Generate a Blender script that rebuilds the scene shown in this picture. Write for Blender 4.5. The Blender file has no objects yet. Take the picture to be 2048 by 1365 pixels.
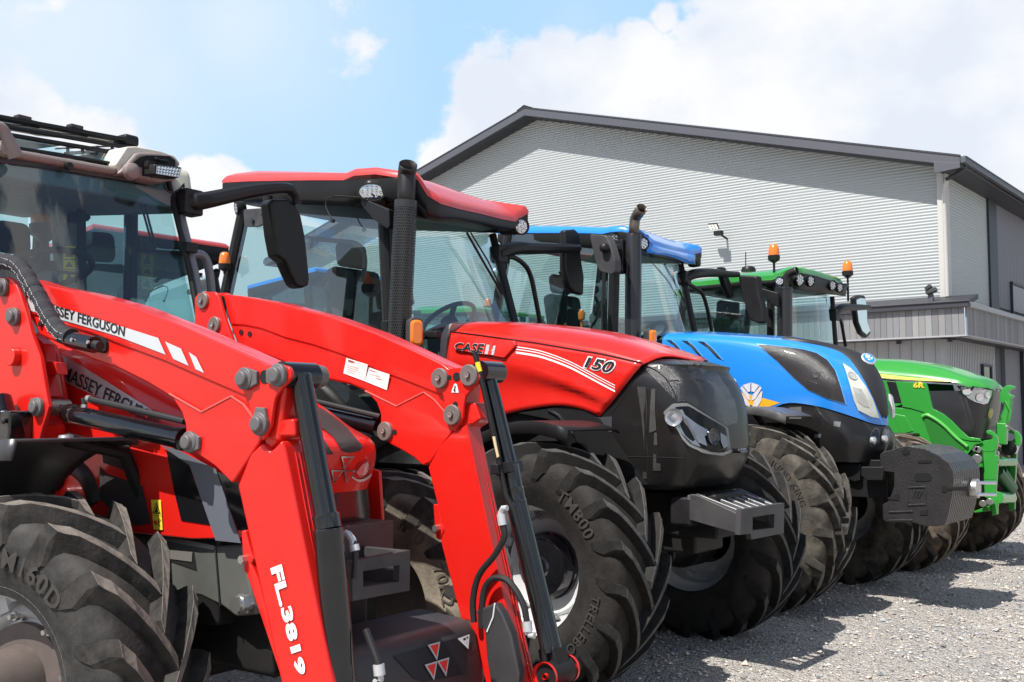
import bpy, bmesh, math, random
import numpy as np
from mathutils import Vector, Matrix
from mathutils.bvhtree import BVHTree

R = math.radians
random.seed(7); np.random.seed(7)
sc = bpy.context.scene
COL = sc.collection

# ---------------------------------------------------------------- camera
# world axes: +x = the way the tractors face, +y = away along the row, +z = up (metres)
F_PX, TILT, HEAD, EYE = 2080.0, R(3.98), R(39.2), 1.515
cam_d = bpy.data.cameras.new('camera')
cam_d.sensor_width = 36.0
cam_d.lens = F_PX / 2048.0 * 36.0
cam_d.clip_start, cam_d.clip_end = 0.1, 3000.0
cam = bpy.data.objects.new('camera', cam_d)
cam.location = (0, 0, EYE)
cam.rotation_euler = (math.pi / 2 + TILT, 0, HEAD)
COL.objects.link(cam)
sc.camera = cam

# ---------------------------------------------------------------- light and exposure
SUN_DIR = Vector((0.07, 0.62, -0.93)).normalized()       # the way the light travels
sun_d = bpy.data.lights.new('sun', 'SUN')
sun_d.energy = 5.0
sun_d.angle = R(0.53)
sun_d.color = (1.0, 0.955, 0.89)
sun = bpy.data.objects.new('sun', sun_d)
sun.rotation_euler = SUN_DIR.to_track_quat('-Z', 'Y').to_euler()
sun.location = (-5, -20, 30)
COL.objects.link(sun)
sc.view_settings.view_transform = 'Standard'
sc.view_settings.look = 'None'
sc.view_settings.gamma = 1.0
sc.view_settings.exposure = 0.42

# ---------------------------------------------------------------- sky with clouds (world directions)
def ray(u, v):
    """world direction through pixel (u, v) of the 2048 x 1365 photograph"""
    xc = (u - 1024) / F_PX; zc = (682.5 - v) / F_PX
    Y = math.cos(TILT) - zc * math.sin(TILT); z = math.sin(TILT) + zc * math.cos(TILT)
    return Vector((xc * math.cos(HEAD) - Y * math.sin(HEAD), xc * math.sin(HEAD) + Y * math.cos(HEAD), z))

def make_world():
    w = bpy.data.worlds.new('World'); sc.world = w; w.use_nodes = True
    nt = w.node_tree; N = nt.nodes; Lk = nt.links; N.clear()
    def node(t, **k):
        n = N.new(t)
        for a, b in k.items(): setattr(n, a, b)
        return n
    def math_(op, a, b=None, c=None, clamp=False):
        n = node('ShaderNodeMath', operation=op, use_clamp=clamp)
        for i, v in enumerate((a, b, c)):
            if v is None: continue
            if isinstance(v, (int, float)): n.inputs[i].default_value = v
            else: Lk.new(v, n.inputs[i])
        return n.outputs[0]
    out = node('ShaderNodeOutputWorld')
    sky = node('ShaderNodeTexSky', sky_type='NISHITA', sun_disc=False)
    s = -SUN_DIR
    sky.sun_elevation = math.asin(s.z)
    sky.sun_rotation = math.atan2(s.x, s.y)
    sky.air_density = 1.0; sky.dust_density = 1.2; sky.ozone_density = 1.5
    tc = node('ShaderNodeTexCoord')
    D = tc.outputs['Generated']
    # noise that breaks the cloud edges: stretched a little sideways
    mp = node('ShaderNodeMapping'); mp.inputs['Scale'].default_value = (1, 1, 1.35); Lk.new(D, mp.inputs[0])
    def noise(scale, detail, rough, off=0.0):
        n = node('ShaderNodeTexNoise'); n.inputs['Scale'].default_value = scale
        n.inputs['Detail'].default_value = detail; n.inputs['Roughness'].default_value = rough
        if off:
            m2 = node('ShaderNodeMapping'); m2.inputs['Location'].default_value = (off, off * .7, off * .3)
            Lk.new(mp.outputs[0], m2.inputs[0]); Lk.new(m2.outputs[0], n.inputs['Vector'])
        else: Lk.new(mp.outputs[0], n.inputs['Vector'])
        return n.outputs['Fac']
    n1 = noise(7.0, 9, .6); n4 = noise(21.0, 7, .6, 1.7); n2 = noise(2.4, 4, .5, 3.1); n3 = noise(6.0, 6, .55, 7.7)
    # (pixel of the centre, angular radius in pixels, weight): cumulus banks
    puffs = [((1840, 110), 400, 1), ((1500, 225), 290, 1), ((1980, 40), 300, .9), ((1700, 260), 230, .8), ((1180, 270), 200, .95), ((1000, 290), 165, .95), ((910, 320), 95, .85),
             ((965, 190), 95, .8), ((1285, 85), 60, .75), ((1330, 35), 48, .7), ((1225, 135), 62, .75), ((1690, 60), 215, 1), ((1060, 200), 95, .9), ((1170, 190), 80, .8), ((1100, 420), 260, 1),
             ((40, 280), 130, .95), ((190, 290), 105, .85), ((-150, 300), 200, 1), ((430, 400), 100, .9),
             ((370, 480), 140, .95), ((470, 620), 250, .9), ((240, 540), 190, .8), ((30, 500), 150, .7)]
    veils = [((90, 60), 430, .8), ((460, 40), 300, .62), ((300, 140), 280, .6), ((620, 30), 140, .3),
             ((1150, 40), 90, .2), ((1950, 330), 420, .6), ((480, 190), 70, .35)]
    def field(lst, k):
        acc = None
        for (px, rad, wt) in lst:
            d = ray(*px).normalized()
            vm = node('ShaderNodeVectorMath', operation='DOT_PRODUCT'); Lk.new(D, vm.inputs[0]); vm.inputs[1].default_value = d
            ang = math_('ARCCOSINE', math_('MINIMUM', vm.outputs['Value'], .99999))
            v = math_('MULTIPLY', math_('SUBTRACT', 1.0, math_('DIVIDE', ang, rad * k / F_PX)), wt)
            acc = v if acc is None else math_('MAXIMUM', acc, v)
        return acc
    f = field(puffs, 1.15)
    # elsewhere in the sky (seen in reflections): scattered cumulus
    sep = node('ShaderNodeSeparateXYZ'); Lk.new(D, sep.inputs[0])
    fwd = node('ShaderNodeVectorMath', operation='DOT_PRODUCT'); Lk.new(D, fwd.inputs[0])
    fwd.inputs[1].default_value = ray(1024, 500).normalized()
    behind = math_('MULTIPLY', math_('SUBTRACT', .70, fwd.outputs['Value'], clamp=True), 3.0, clamp=True)
    f2 = math_('MULTIPLY', math_('SUBTRACT', n2, .535), 3.2)
    f = math_('MAXIMUM', f, math_('MULTIPLY', f2, behind))
    edge = math_('ADD', math_('ADD', f, math_('MULTIPLY', math_('SUBTRACT', n1, .5), 1.25)), math_('MULTIPLY', math_('SUBTRACT', n4, .5), .55))
    mr = node('ShaderNodeMapRange', interpolation_type='SMOOTHSTEP')
    Lk.new(edge, mr.inputs['Value']); mr.inputs['From Min'].default_value = .08; mr.inputs['From Max'].default_value = .26
    cum = mr.outputs[0]
    fv = math_('ADD', field(veils, 1.3), math_('MULTIPLY', math_('SUBTRACT', n2, .5), .5))
    mv = node('ShaderNodeMapRange', interpolation_type='SMOOTHSTEP')
    Lk.new(fv, mv.inputs['Value']); mv.inputs['From Min'].default_value = -.05; mv.inputs['From Max'].default_value = .75
    infront = math_('MULTIPLY', math_('SUBTRACT', fwd.outputs['Value'], .70, clamp=True), 4.0, clamp=True)
    veil = math_('MAXIMUM', math_('MULTIPLY', mv.outputs[0], .9), math_('MULTIPLY', infront, 0))
    # clear sky colour
    hsv = node('ShaderNodeHueSaturation'); hsv.inputs['Saturation'].default_value = .92
    Lk.new(sky.outputs[0], hsv.inputs['Color'])
    mixh = node('ShaderNodeMix', data_type='RGBA'); Lk.new(math_('MULTIPLY', infront, .62), mixh.inputs['Factor']); Lk.new(hsv.outputs[0], mixh.inputs[6]); mixh.inputs[7].default_value = (4.7, 7.4, 10.2, 1)
    bg_sky = node('ShaderNodeBackground'); Lk.new(mixh.outputs[2], bg_sky.inputs[0]); bg_sky.inputs[1].default_value = SKY
    # cloud colour: white tops, faintly blue-grey folds
    cr = node('ShaderNodeMapRange'); Lk.new(n3, cr.inputs['Value'])
    cr.inputs['From Min'].default_value = .38; cr.inputs['From Max'].default_value = .58
    mixc = node('ShaderNodeMix', data_type='RGBA'); Lk.new(cr.outputs[0], mixc.inputs['Factor'])
    mixc.inputs[6].default_value = (.70, .75, .84, 1); mixc.inputs[7].default_value = (.86, .865, .88, 1)
    bg_c = node('ShaderNodeBackground'); Lk.new(mixc.outputs[2], bg_c.inputs[0]); bg_c.inputs[1].default_value = CLOUD
    bg_v = node('ShaderNodeBackground'); bg_v.inputs[0].default_value = (.70, .79, .95, 1); bg_v.inputs[1].default_value = CLOUD
    m1 = node('ShaderNodeMixShader'); Lk.new(veil, m1.inputs[0]); Lk.new(bg_sky.outputs[0], m1.inputs[1]); Lk.new(bg_v.outputs[0], m1.inputs[2])
    m2 = node('ShaderNodeMixShader'); Lk.new(cum, m2.inputs[0]); Lk.new(m1.outputs[0], m2.inputs[1]); Lk.new(bg_c.outputs[0], m2.inputs[2])
    Lk.new(m2.outputs[0], out.inputs[0])
SKY, CLOUD = 0.10, 0.86
make_world()

# ---------------------------------------------------------------- measuring frames
class Frame:
    """a ground frame (x forward, y left, z up); U() turns a pixel of the photograph into a point on a known plane"""
    def __init__(s, x, y, deg=0):
        s.x, s.y, s.a = x, y, R(deg)
        s.c, s.s = math.cos(s.a), math.sin(s.a)
        s.o = Vector((s.c * -x + s.s * -y, s.s * x - s.c * y, EYE))
    def d(s, p):
        w = ray(*p)
        return Vector((s.c * w.x + s.s * w.y, -s.s * w.x + s.c * w.y, w.z))
    def U(s, p, x=None, y=None, z=None, pl=None):
        d = s.d(p)
        if pl is not None: t = (pl[0] - s.o).dot(pl[1]) / d.dot(pl[1])
        elif y is not None: t = (y - s.o.y) / d.y
        elif x is not None: t = (x - s.o.x) / d.x
        else: t = (z - s.o.z) / d.z
        return s.o + d * t
    def xz(s, pts, y): return [(q.x, q.z) for q in (s.U(p, y=y) for p in pts)]
    def yz(s, pts, x): return [(q.y, q.z) for q in (s.U(p, x=x) for p in pts)]
WORLD = Frame(0, 0, 0)
# enlargements of the photograph used for measuring: origin and scale
CR = dict(A1=(0, 200, 2.73), A2=(0, 500, 2.73), A3=(0, 880, 2.815), A4=(340, 640, 2.73), A5=(420, 290, 3.33), A6=(760, 300, 3.25),
          A7=(680, 640, 2.967), A8=(480, 960, 2.844), B1=(1000, 620, 2.843), B2=(1000, 900, 2.935), B3=(980, 380, 4.014),
          B4=(1300, 480, 3.25), B5=(1460, 780, 3.25), B6=(1640, 560, 3.103), B7=(1700, 860, 4.014), B8=(1560, 200, 2.4375),
          C1=(1640, 540, 5.02), C2=(1800, 260, 8.258), C3=(820, 200, 4.876), C4=(1840, 760, 6.827), C6=(0, 1100, 5.15),
          C7=(340, 480, 8.53), C8=(0, 200, 5.12), D3=(0, 380, 4.876))
def q(k, *pts):
    a, b, s = CR[k]
    return [(a + x / s, b + y / s) for x, y in pts]
def q1(k, x, y): return q(k, (x, y))[0]

# ---------------------------------------------------------------- materials
MATS = {}
def mat(name, col, rough=.5, metal=0.0, coat=0.0, var=0.0, vscale=6.0, dirt=None, damt=0.0, dscale=5.0, bump=0.0, bscale=40.0,
        emit=None, spec=.5, coat_rough=.08):
    if name in MATS: return MATS[name]
    m = bpy.data.materials.new(name); m.use_nodes = True
    nt = m.node_tree; N = nt.nodes; Lk = nt.links
    b = N['Principled BSDF']
    b.inputs['Roughness'].default_value = rough; b.inputs['Metallic'].default_value = metal
    b.inputs['Coat Weight'].default_value = coat; b.inputs['Coat Roughness'].default_value = coat_rough
    b.inputs['Specular IOR Level'].default_value = spec
    c4 = (*col, 1)
    b.inputs['Base Color'].default_value = c4
    src = None
    if var or damt or bump:
        tc = N.new('ShaderNodeTexCoord')
    if var:
        n = N.new('ShaderNodeTexNoise'); n.inputs['Scale'].default_value = vscale; n.inputs['Detail'].default_value = 5
        Lk.new(tc.outputs['Object'], n.inputs['Vector'])
        mx = N.new('ShaderNodeMix'); mx.data_type = 'RGBA'
        mx.inputs[6].default_value = tuple(max(0, c * (1 - var)) for c in col) + (1,)
        mx.inputs[7].default_value = tuple(min(1, c * (1 + var)) for c in col) + (1,)
        Lk.new(n.outputs['Fac'], mx.inputs['Factor']); src = mx.outputs[2]
    if damt:
        n = N.new('ShaderNodeTexNoise'); n.inputs['Scale'].default_value = dscale; n.inputs['Detail'].default_value = 8; n.inputs['Roughness'].default_value = .65
        Lk.new(tc.outputs['Object'], n.inputs['Vector'])
        mr = N.new('ShaderNodeMapRange'); mr.inputs['From Min'].default_value = .5 - .16; mr.inputs['From Max'].default_value = .5 + .16
        mr.inputs['To Max'].default_value = damt
        Lk.new(n.outputs['Fac'], mr.inputs['Value'])
        mx = N.new('ShaderNodeMix'); mx.data_type = 'RGBA'; Lk.new(mr.outputs[0], mx.inputs['Factor'])
        if src: Lk.new(src, mx.inputs[6])
        else: mx.inputs[6].default_value = c4
        mx.inputs[7].default_value = (*dirt, 1); src = mx.outputs[2]
    if src: Lk.new(src, b.inputs['Base Color'])
    if bump:
        n = N.new('ShaderNodeTexNoise'); n.inputs['Scale'].default_value = bscale; n.inputs['Detail'].default_value = 6
        Lk.new(tc.outputs['Object'], n.inputs['Vector'])
        bp = N.new('ShaderNodeBump'); bp.inputs['Strength'].default_value = bump; bp.inputs['Distance'].default_value = .01
        Lk.new(n.outputs['Fac'], bp.inputs['Height']); Lk.new(bp.outputs[0], b.inputs['Normal'])
    if emit:
        b.inputs['Emission Color'].default_value = (*emit[0], 1); b.inputs['Emission Strength'].default_value = emit[1]
    MATS[name] = m
    return m
def glass(name, tint, refl=1.0, rough=0.0):
    if name in MATS: return MATS[name]
    m = bpy.data.materials.new(name); m.use_nodes = True
    nt = m.node_tree; N = nt.nodes; Lk = nt.links; N.clear()
    o = N.new('ShaderNodeOutputMaterial'); t = N.new('ShaderNodeBsdfTransparent'); t.inputs[0].default_value = (*tint, 1)
    g = N.new('ShaderNodeBsdfGlossy'); g.inputs['Roughness'].default_value = rough
    # Schlick reflection from either side of the sheet
    ge = N.new('ShaderNodeNewGeometry'); dt = N.new('ShaderNodeVectorMath'); dt.operation = 'DOT_PRODUCT'
    Lk.new(ge.outputs['Normal'], dt.inputs[0]); Lk.new(ge.outputs['Incoming'], dt.inputs[1])
    def M1(op, a, b):
        k = N.new('ShaderNodeMath'); k.operation = op
        for i, v in enumerate((a, b)):
            if isinstance(v, (int, float)): k.inputs[i].default_value = v
            elif v is not None: Lk.new(v, k.inputs[i])
        return k.outputs[0]
    f5 = M1('POWER', M1('SUBTRACT', 1.0, M1('ABSOLUTE', dt.outputs['Value'], None)), 5.0)
    mu = N.new('ShaderNodeMath'); mu.operation = 'MULTIPLY'; mu.use_clamp = True; mu.inputs[1].default_value = refl
    Lk.new(M1('ADD', M1('MULTIPLY', f5, .92), .08), mu.inputs[0])
    x = N.new('ShaderNodeMixShader'); Lk.new(mu.outputs[0], x.inputs[0]); Lk.new(t.outputs[0], x.inputs[1]); Lk.new(g.outputs[0], x.inputs[2])
    Lk.new(x.outputs[0], o.inputs[0]); MATS[name] = m
    return m

# ---------------------------------------------------------------- mesh helpers
class MB:
    def __init__(s): s.bm = bmesh.new()
    def face(s, pts):
        vs = [s.bm.verts.new(p) for p in pts]
        try: return s.bm.faces.new(vs)
        except ValueError: return None
    def prism(s, pts, vec):
        vec = Vector(vec); n = len(pts)
        a = [s.bm.verts.new(Vector(p)) for p in pts]; b = [s.bm.verts.new(Vector(p) + vec) for p in pts]
        s.bm.faces.new(a); s.bm.faces.new(b[::-1])
        for i in range(n): s.bm.faces.new((a[i], b[i], b[(i + 1) % n], a[(i + 1) % n]))
        return s
    def plate(s, xz, y0, y1): return s.prism([(x, y0, z) for x, z in xz], (0, y1 - y0, 0))
    def plate_x(s, yz, x0, x1): return s.prism([(x0, y, z) for y, z in yz], (x1 - x0, 0, 0))
    def plate_z(s, xy, z0, z1): return s.prism([(x, y, z0) for x, y in xy], (0, 0, z1 - z0))
    def box(s, c, d, rot=None):
        M = Matrix.Translation(Vector(c)) @ (rot.to_4x4() if rot else Matrix.Identity(4)) @ Matrix.Diagonal((*d, 1))
        bmesh.ops.create_cube(s.bm, size=1, matrix=M); return s
    def bar(s, p0, p1, w, h, up=(0, 0, 1)):
        """rectangular bar from p0 to p1, h across 'up', w across the other way"""
        p0, p1 = Vector(p0), Vector(p1); d = (p1 - p0); L = d.length; d.normalize()
        sd = d.cross(Vector(up)).normalized(); u = sd.cross(d).normalized()
        M = Matrix((d, sd, u)).transposed()
        return s.box((p0 + p1) / 2, (L, w, h), M)
    def rings(s, rings, closed=True, cap=True):
        vs = [[s.bm.verts.new(p) for p in r] for r in rings]; n = len(vs[0])
        for i in range(len(vs) - 1):
            for j in range(n if closed else n - 1):
                k = (j + 1) % n
                try: s.bm.faces.new((vs[i][j], vs[i][k], vs[i + 1][k], vs[i + 1][j]))
                except ValueError: pass
        if cap and closed:
            for r in (vs[0][::-1], vs[-1]):
                try: s.bm.faces.new(r)
                except ValueError: pass
        return s
    def tube(s, pts, r, n=12, cap=True, smooth=0):
        pts = [Vector(p) for p in pts]
        if smooth: pts = [Vector(p) for p in spline(pts, smooth)]
        m = len(pts); rr = r if isinstance(r, (list, tuple)) else [r] * m
        if len(rr) != m: rr = [float(np.interp(i / (m - 1), np.linspace(0, 1, len(rr)), rr)) for i in range(m)]
        t0 = (pts[1] - pts[0]).normalized()
        nrm = t0.orthogonal().normalized(); out = []
        for i, p in enumerate(pts):
            t = (pts[min(i + 1, m - 1)] - pts[max(i - 1, 0)]).normalized()
            nrm = (nrm - t * nrm.dot(t)).normalized(); b = t.cross(nrm)
            out.append([p + (nrm * math.cos(2 * math.pi * k / n) + b * math.sin(2 * math.pi * k / n)) * rr[i] for k in range(n)])
        return s.rings(out, True, cap)
    def cyl(s, p0, p1, r, n=24, r1=None): return s.tube([p0, p1], [r, r if r1 is None else r1], n)
    def pipe(s, p0, p1, ro, ri, n=28):
        p0, p1 = Vector(p0), Vector(p1); t = (p1 - p0).normalized(); u = t.orthogonal().normalized(); v = t.cross(u)
        def ring(p, r): return [p + (u * math.cos(2 * math.pi * k / n) + v * math.sin(2 * math.pi * k / n)) * r for k in range(n)]
        return s.rings([ring(p0, ri), ring(p0, ro), ring(p1, ro), ring(p1, ri), ring(p0, ri)], True, False)
    def lathe(s, prof, o, axis, n=48, closed=False):
        """prof: (along, radius)"""
        o = Vector(o); t = Vector(axis).normalized(); u = t.orthogonal().normalized(); v = t.cross(u)
        rg = [[o + t * a + (u * math.cos(2 * math.pi * k / n) + v * math.sin(2 * math.pi * k / n)) * r for k in range(n)] for a, r in prof]
        return s.rings(rg, True, not closed)
    def grid(s, rows):
        vs = [[s.bm.verts.new(p) for p in r] for r in rows]
        for i in range(len(vs) - 1):
            for j in range(len(vs[0]) - 1):
                try: s.bm.faces.new((vs[i][j], vs[i][j + 1], vs[i + 1][j + 1], vs[i + 1][j]))
                except ValueError: pass
        return s
    def mirror(s):
        g = s.bm.verts[:] + s.bm.edges[:] + s.bm.faces[:]
        r = bmesh.ops.duplicate(s.bm, geom=g)
        nv = [e for e in r['geom'] if isinstance(e, bmesh.types.BMVert)]
        for v in nv: v.co.y = -v.co.y
        bmesh.ops.reverse_faces(s.bm, faces=[e for e in r['geom'] if isinstance(e, bmesh.types.BMFace)])
        bmesh.ops.remove_doubles(s.bm, verts=s.bm.verts, dist=1e-4); return s
def spline(pts, n):
    """n points evenly along a Catmull-Rom curve through pts"""
    P = np.array([list(p) for p in pts], float)
    if len(P) == 1: return np.repeat(P, n, 0)
    Q = np.vstack([2 * P[0] - P[1], P, 2 * P[-1] - P[-2]]); out = []
    for i in range(1, len(Q) - 2):
        for t in np.linspace(0, 1, 16, endpoint=False):
            a, b, c, d = Q[i - 1], Q[i], Q[i + 1], Q[i + 2]
            out.append(.5 * (2 * b + (c - a) * t + (2 * a - 5 * b + 4 * c - d) * t * t + (3 * b - a - 3 * c + d) * t ** 3))
    out.append(P[-1]); out = np.array(out)
    L = np.concatenate([[0], np.cumsum(np.linalg.norm(np.diff(out, axis=0), axis=1))])
    return np.array([[np.interp(x, L, out[:, k]) for k in range(P.shape[1])] for x in np.linspace(0, L[-1], n)])
def round_poly(pts, r, k=4):
    """round the corners of a 2-D outline; r is one radius or one per corner"""
    out = []; n = len(pts)
    for i in range(n):
        p0, p, p1 = (np.array(pts[j % n], float) for j in (i - 1, i, i + 1))
        rr = r[i] if isinstance(r, (list, tuple)) else r
        a, b = p0 - p, p1 - p; la, lb = np.linalg.norm(a), np.linalg.norm(b)
        e = min(rr, .45 * la, .45 * lb)
        if e < 1e-4: out.append(tuple(p)); continue
        A, B = p + a / la * e, p + b / lb * e
        for t in np.linspace(0, 1, k + 1): out.append(tuple((1 - t) ** 2 * A + 2 * t * (1 - t) * p + t * t * B))
    return out
def obj(name, mb, m, parent=None, bevel=0.0, seg=2, smooth=True, solid=0.0, subsurf=0, ang=35, label=None, recalc=True, wn=True):
    me = bpy.data.meshes.new(name)
    if recalc: bmesh.ops.recalc_face_normals(mb.bm, faces=mb.bm.faces)
    mb.bm.to_mesh(me); mb.bm.free()
    for k in (m if isinstance(m, (list, tuple)) else [m]): me.materials.append(k)
    o = bpy.data.objects.new(name, me); COL.objects.link(o)
    if parent: o.parent = parent
    if smooth:
        me.polygons.foreach_set('use_smooth', [True] * len(me.polygons)); me.set_sharp_from_angle(angle=R(ang))
    if solid:
        d = o.modifiers.new('solid', 'SOLIDIFY'); d.thickness = solid; d.offset = -1
    if subsurf:
        d = o.modifiers.new('sub', 'SUBSURF'); d.levels = d.render_levels = subsurf
    if bevel:
        d = o.modifiers.new('bevel', 'BEVEL'); d.width = bevel; d.segments = seg; d.limit_method = 'ANGLE'; d.angle_limit = R(38); d.use_clamp_overlap = True
        if smooth and wn:
            me.set_sharp_from_angle(angle=R(180)); d = o.modifiers.new('wn', 'WEIGHTED_NORMAL'); d.keep_sharp = False
    if label: o['label'] = label
    return o
def tag(o, label, cat, group=None, kind=None):
    o['label'] = label; o['category'] = cat
    if group: o['group'] = group
    if kind: o['kind'] = kind
    return o
def empty(name, loc=(0, 0, 0), rz=0, parent=None):
    o = bpy.data.objects.new(name, None); o.empty_display_size = .2; COL.objects.link(o)
    o.location = loc; o.rotation_euler = (0, 0, rz)
    if parent: o.parent = parent
    return o
def copy_tree(o, parent=None):
    c = o.copy(); COL.objects.link(c); c.parent = parent
    for ch in list(o.children): copy_tree(ch, c)
    return c

# ---------------------------------------------------------------- panels traced on known planes, lettering, decals
def panel(fr, rows, n=20, m=3, mirror=False, smooth_rows=True, shift=(0, 0, 0)):
    """skin a sheet over rows; a row is a list of (pixel, y) or 3-D points"""
    R3 = []
    for row in rows:
        pts = []
        for e in row:
            if len(e) == 2: pts.append(fr.U(e[0], y=e[1]))
            else: pts.append(Vector(e))
        R3.append(spline(pts, n))
    A = np.array(R3)
    if m > 1 and len(rows) > 2 and smooth_rows:
        cols = [spline(A[:, j], (len(rows) - 1) * m + 1) for j in range(n)]
        A = np.array(cols).transpose(1, 0, 2)
    A = A + np.array(shift)
    mb = MB(); mb.grid([[tuple(p) for p in r] for r in A])
    if mirror: mb.mirror()
    return mb
def bvh(*objs):
    bpy.context.view_layer.update()
    dg = bpy.context.evaluated_depsgraph_get(); trees = []
    for o in objs: trees.append(BVHTree.FromObject(o, dg))
    return trees
def hit(fr, trees, p, search=40):
    """first surface met along the sight line; near an outline it looks for the closest pixel that meets the surface"""
    h = hit1(fr, trees, p)
    r = 2.0
    while h is None and r < search:
        for k in range(12):
            h = hit1(fr, trees, (p[0] + r * math.cos(k * .5236), p[1] + r * math.sin(k * .5236)))
            if h: break
        r *= 1.5
    return h
def hit1(fr, trees, p):
    d = fr.d(p).normalized(); best = None
    for t in trees:
        r = t.ray_cast(fr.o, d)
        if r[0] is not None and (best is None or r[3] < best[3]): best = r
    if best is None: return None
    n = best[1]
    if n.dot(d) > 0: n = -n
    return best[0], n
def lift(fr, trees, pts, off):
    out = []; last = None
    for p in pts:
        h = hit1(fr, trees, p)
        if h is None: out.append(None)
        else: out.append(h[0] + h[1] * off); last = h
    good = [i for i, o in enumerate(out) if o is not None]
    if not good: return None
    for i, o in enumerate(out):
        if o is None:
            j = min(good, key=lambda k: abs(k - i)); d = fr.d(pts[i]); nn = hit1(fr, trees, pts[j])[1]
            t = (out[j] - fr.o).dot(nn) / d.dot(nn); out[i] = fr.o + d * t
    return out
def decal(name, fr, trees, polys, m, parent, off=.003, sub=0, label=None):
    """flat patches lying on the traced surface: each polygon is a list of pixels"""
    mb = MB()
    for poly in polys:
        pts = lift(fr, trees, poly, off)
        if pts: mb.face(pts)
    if sub:
        bmesh.ops.triangulate(mb.bm, faces=mb.bm.faces[:]); 
    return obj(name, mb, m, parent, smooth=False, label=label)
def flat_decal(name, fr, y, polys, m, parent):
    mb = MB()
    for poly in polys: mb.face([fr.U(p, y=y) for p in poly])
    return obj(name, mb, m, parent, smooth=False)
def strip_poly(top, bot, n=14):
    """quads along a band between two pixel curves"""
    a, b = spline(top, n), spline(bot, n)
    return [[tuple(a[i]), tuple(a[i + 1]), tuple(b[i + 1]), tuple(b[i])] for i in range(n - 1)]
def text2d(body, shear=0.0, weight=0.0, spacing=1.0):
    cu = bpy.data.curves.new('t', 'FONT'); cu.body = body; cu.shear = shear; cu.offset = weight; cu.space_character = spacing
    cu.resolution_u = 3; cu.fill_mode = 'BOTH'
    o = bpy.data.objects.new('t', cu); COL.objects.link(o); bpy.context.view_layer.update()
    dg = bpy.context.evaluated_depsgraph_get(); me = o.evaluated_get(dg).to_mesh()
    V = np.array([v.co[:2] for v in me.vertices]); Fc = [tuple(p.vertices) for p in me.polygons]
    o.evaluated_get(dg).to_mesh_clear(); bpy.data.objects.remove(o); bpy.data.curves.remove(cu)
    lo, hi = V.min(0), V.max(0)
    return (V - lo) / (hi - lo), Fc, (hi - lo)
def bilin(quad, V):
    """quad: top-left, top-right, bottom-right, bottom-left"""
    tl, tr, br, bl = (np.array(p, float) for p in quad)
    u, v = V[:, :1], V[:, 1:2]
    return (1 - v) * ((1 - u) * bl + u * br) + v * ((1 - u) * tl + u * tr)
def lettering(name, fr, trees, body, quad, m, parent, shear=0.0, weight=0.0, off=.004, spacing=1.0, crop=None):
    V, Fc, _ = text2d(body, shear, weight, spacing)
    P = bilin(quad, V); pts = lift(fr, trees, [tuple(p) for p in P], off)
    mb = MB(); vs = [mb.bm.verts.new(p) for p in pts]
    for f in Fc:
        try: mb.bm.faces.new([vs[i] for i in f])
        except ValueError: pass
    return obj(name, mb, m, parent, smooth=False, recalc=False)
# ================================================================ materials used throughout
M_red = mat('red_paint', (.66, .012, .008), .34, coat=.45, var=.05, vscale=3, dirt=(.40, .05, .03), damt=.12, dscale=9, spec=.3)
M_red_case = mat('hood_red_paint', (.66, .014, .009), .28, coat=.6, var=.04, dirt=(.5, .12, .09), damt=.08, dscale=6, spec=.4)
M_red_roof = mat('faded_red_roof', (.60, .055, .05), .40, coat=.4, var=.1)
M_blue = mat('blue_paint', (.020, .245, .77), .24, coat=.7, var=.04)
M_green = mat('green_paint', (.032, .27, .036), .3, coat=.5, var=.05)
M_yellow = mat('yellow_paint', (.80, .62, .06), .4)
M_blk = mat('black_plastic', (.011, .011, .012), .42, var=.2, dirt=(.09, .085, .08), damt=.06, spec=.3)
M_blk_gl = mat('black_gloss', (.008, .008, .01), .12, coat=.6)
M_blk_cyl = mat('black_cylinder_paint', (.005, .0055, .007), .16, coat=.6, dirt=(.12, .12, .12), damt=.03, dscale=12, spec=.35)
M_blk_dusty = mat('dusty_black_panel', (.009, .0088, .009), .30, coat=.15, dirt=(.065, .06, .056), damt=.12, dscale=3.0, spec=.3)
M_dark = mat('dark_metal', (.010, .010, .011), .55, dirt=(.06, .052, .046), damt=.2, spec=.25)
M_char = mat('charcoal_cast', (.036, .036, .040), .5, spec=.35, dirt=(.16, .15, .14), damt=.25)
M_cap = mat('grey_plastic_cap', (.10, .095, .10), .5, dirt=(.22, .2, .18), damt=.25, dscale=20)
M_silver = mat('silver_paint', (.56, .57, .59), .38, metal=.25, coat=.3, dirt=(.3, .27, .22), damt=.12)
M_rim = mat('silver_rim', (.60, .61, .63), .42, metal=.1, dirt=(.34, .31, .27), damt=.2, dscale=9)
M_chrome = mat('chrome_rod', (.75, .76, .78), .12, metal=1.0)
M_steel = mat('zinc_bolt', (.55, .55, .53), .35, metal=.9)
M_white = mat('white_decal', (.80, .80, .80), .45)
M_sdec = mat('silver_decal', (.50, .51, .54), .33, metal=.4)
M_bdec = mat('black_decal', (.012, .012, .014), .4)
M_ydec = mat('yellow_decal', (.75, .55, .03), .45)
M_paper = mat('paper_label', (.78, .76, .73), .7)
M_orange = mat('amber_lens', (.85, .19, .008), .18, coat=.8, spec=.6)
M_lens = mat('lamp_lens', (.72, .74, .76), .08, metal=.65, coat=.8, var=.35, vscale=60)
M_refl = mat('lamp_reflector', (.8, .82, .85), .12, metal=1.0, var=.3, vscale=40)
M_mirror = mat('mirror_glass', (.88, .89, .9), .03, metal=1.0)
M_seat = mat('dark_upholstery', (.02, .02, .022), .8)
M_int = mat('cab_trim', (.10, .105, .11), .7, var=.15)
M_hose = mat('black_rubber_hose', (.014, .014, .015), .55)
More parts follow.
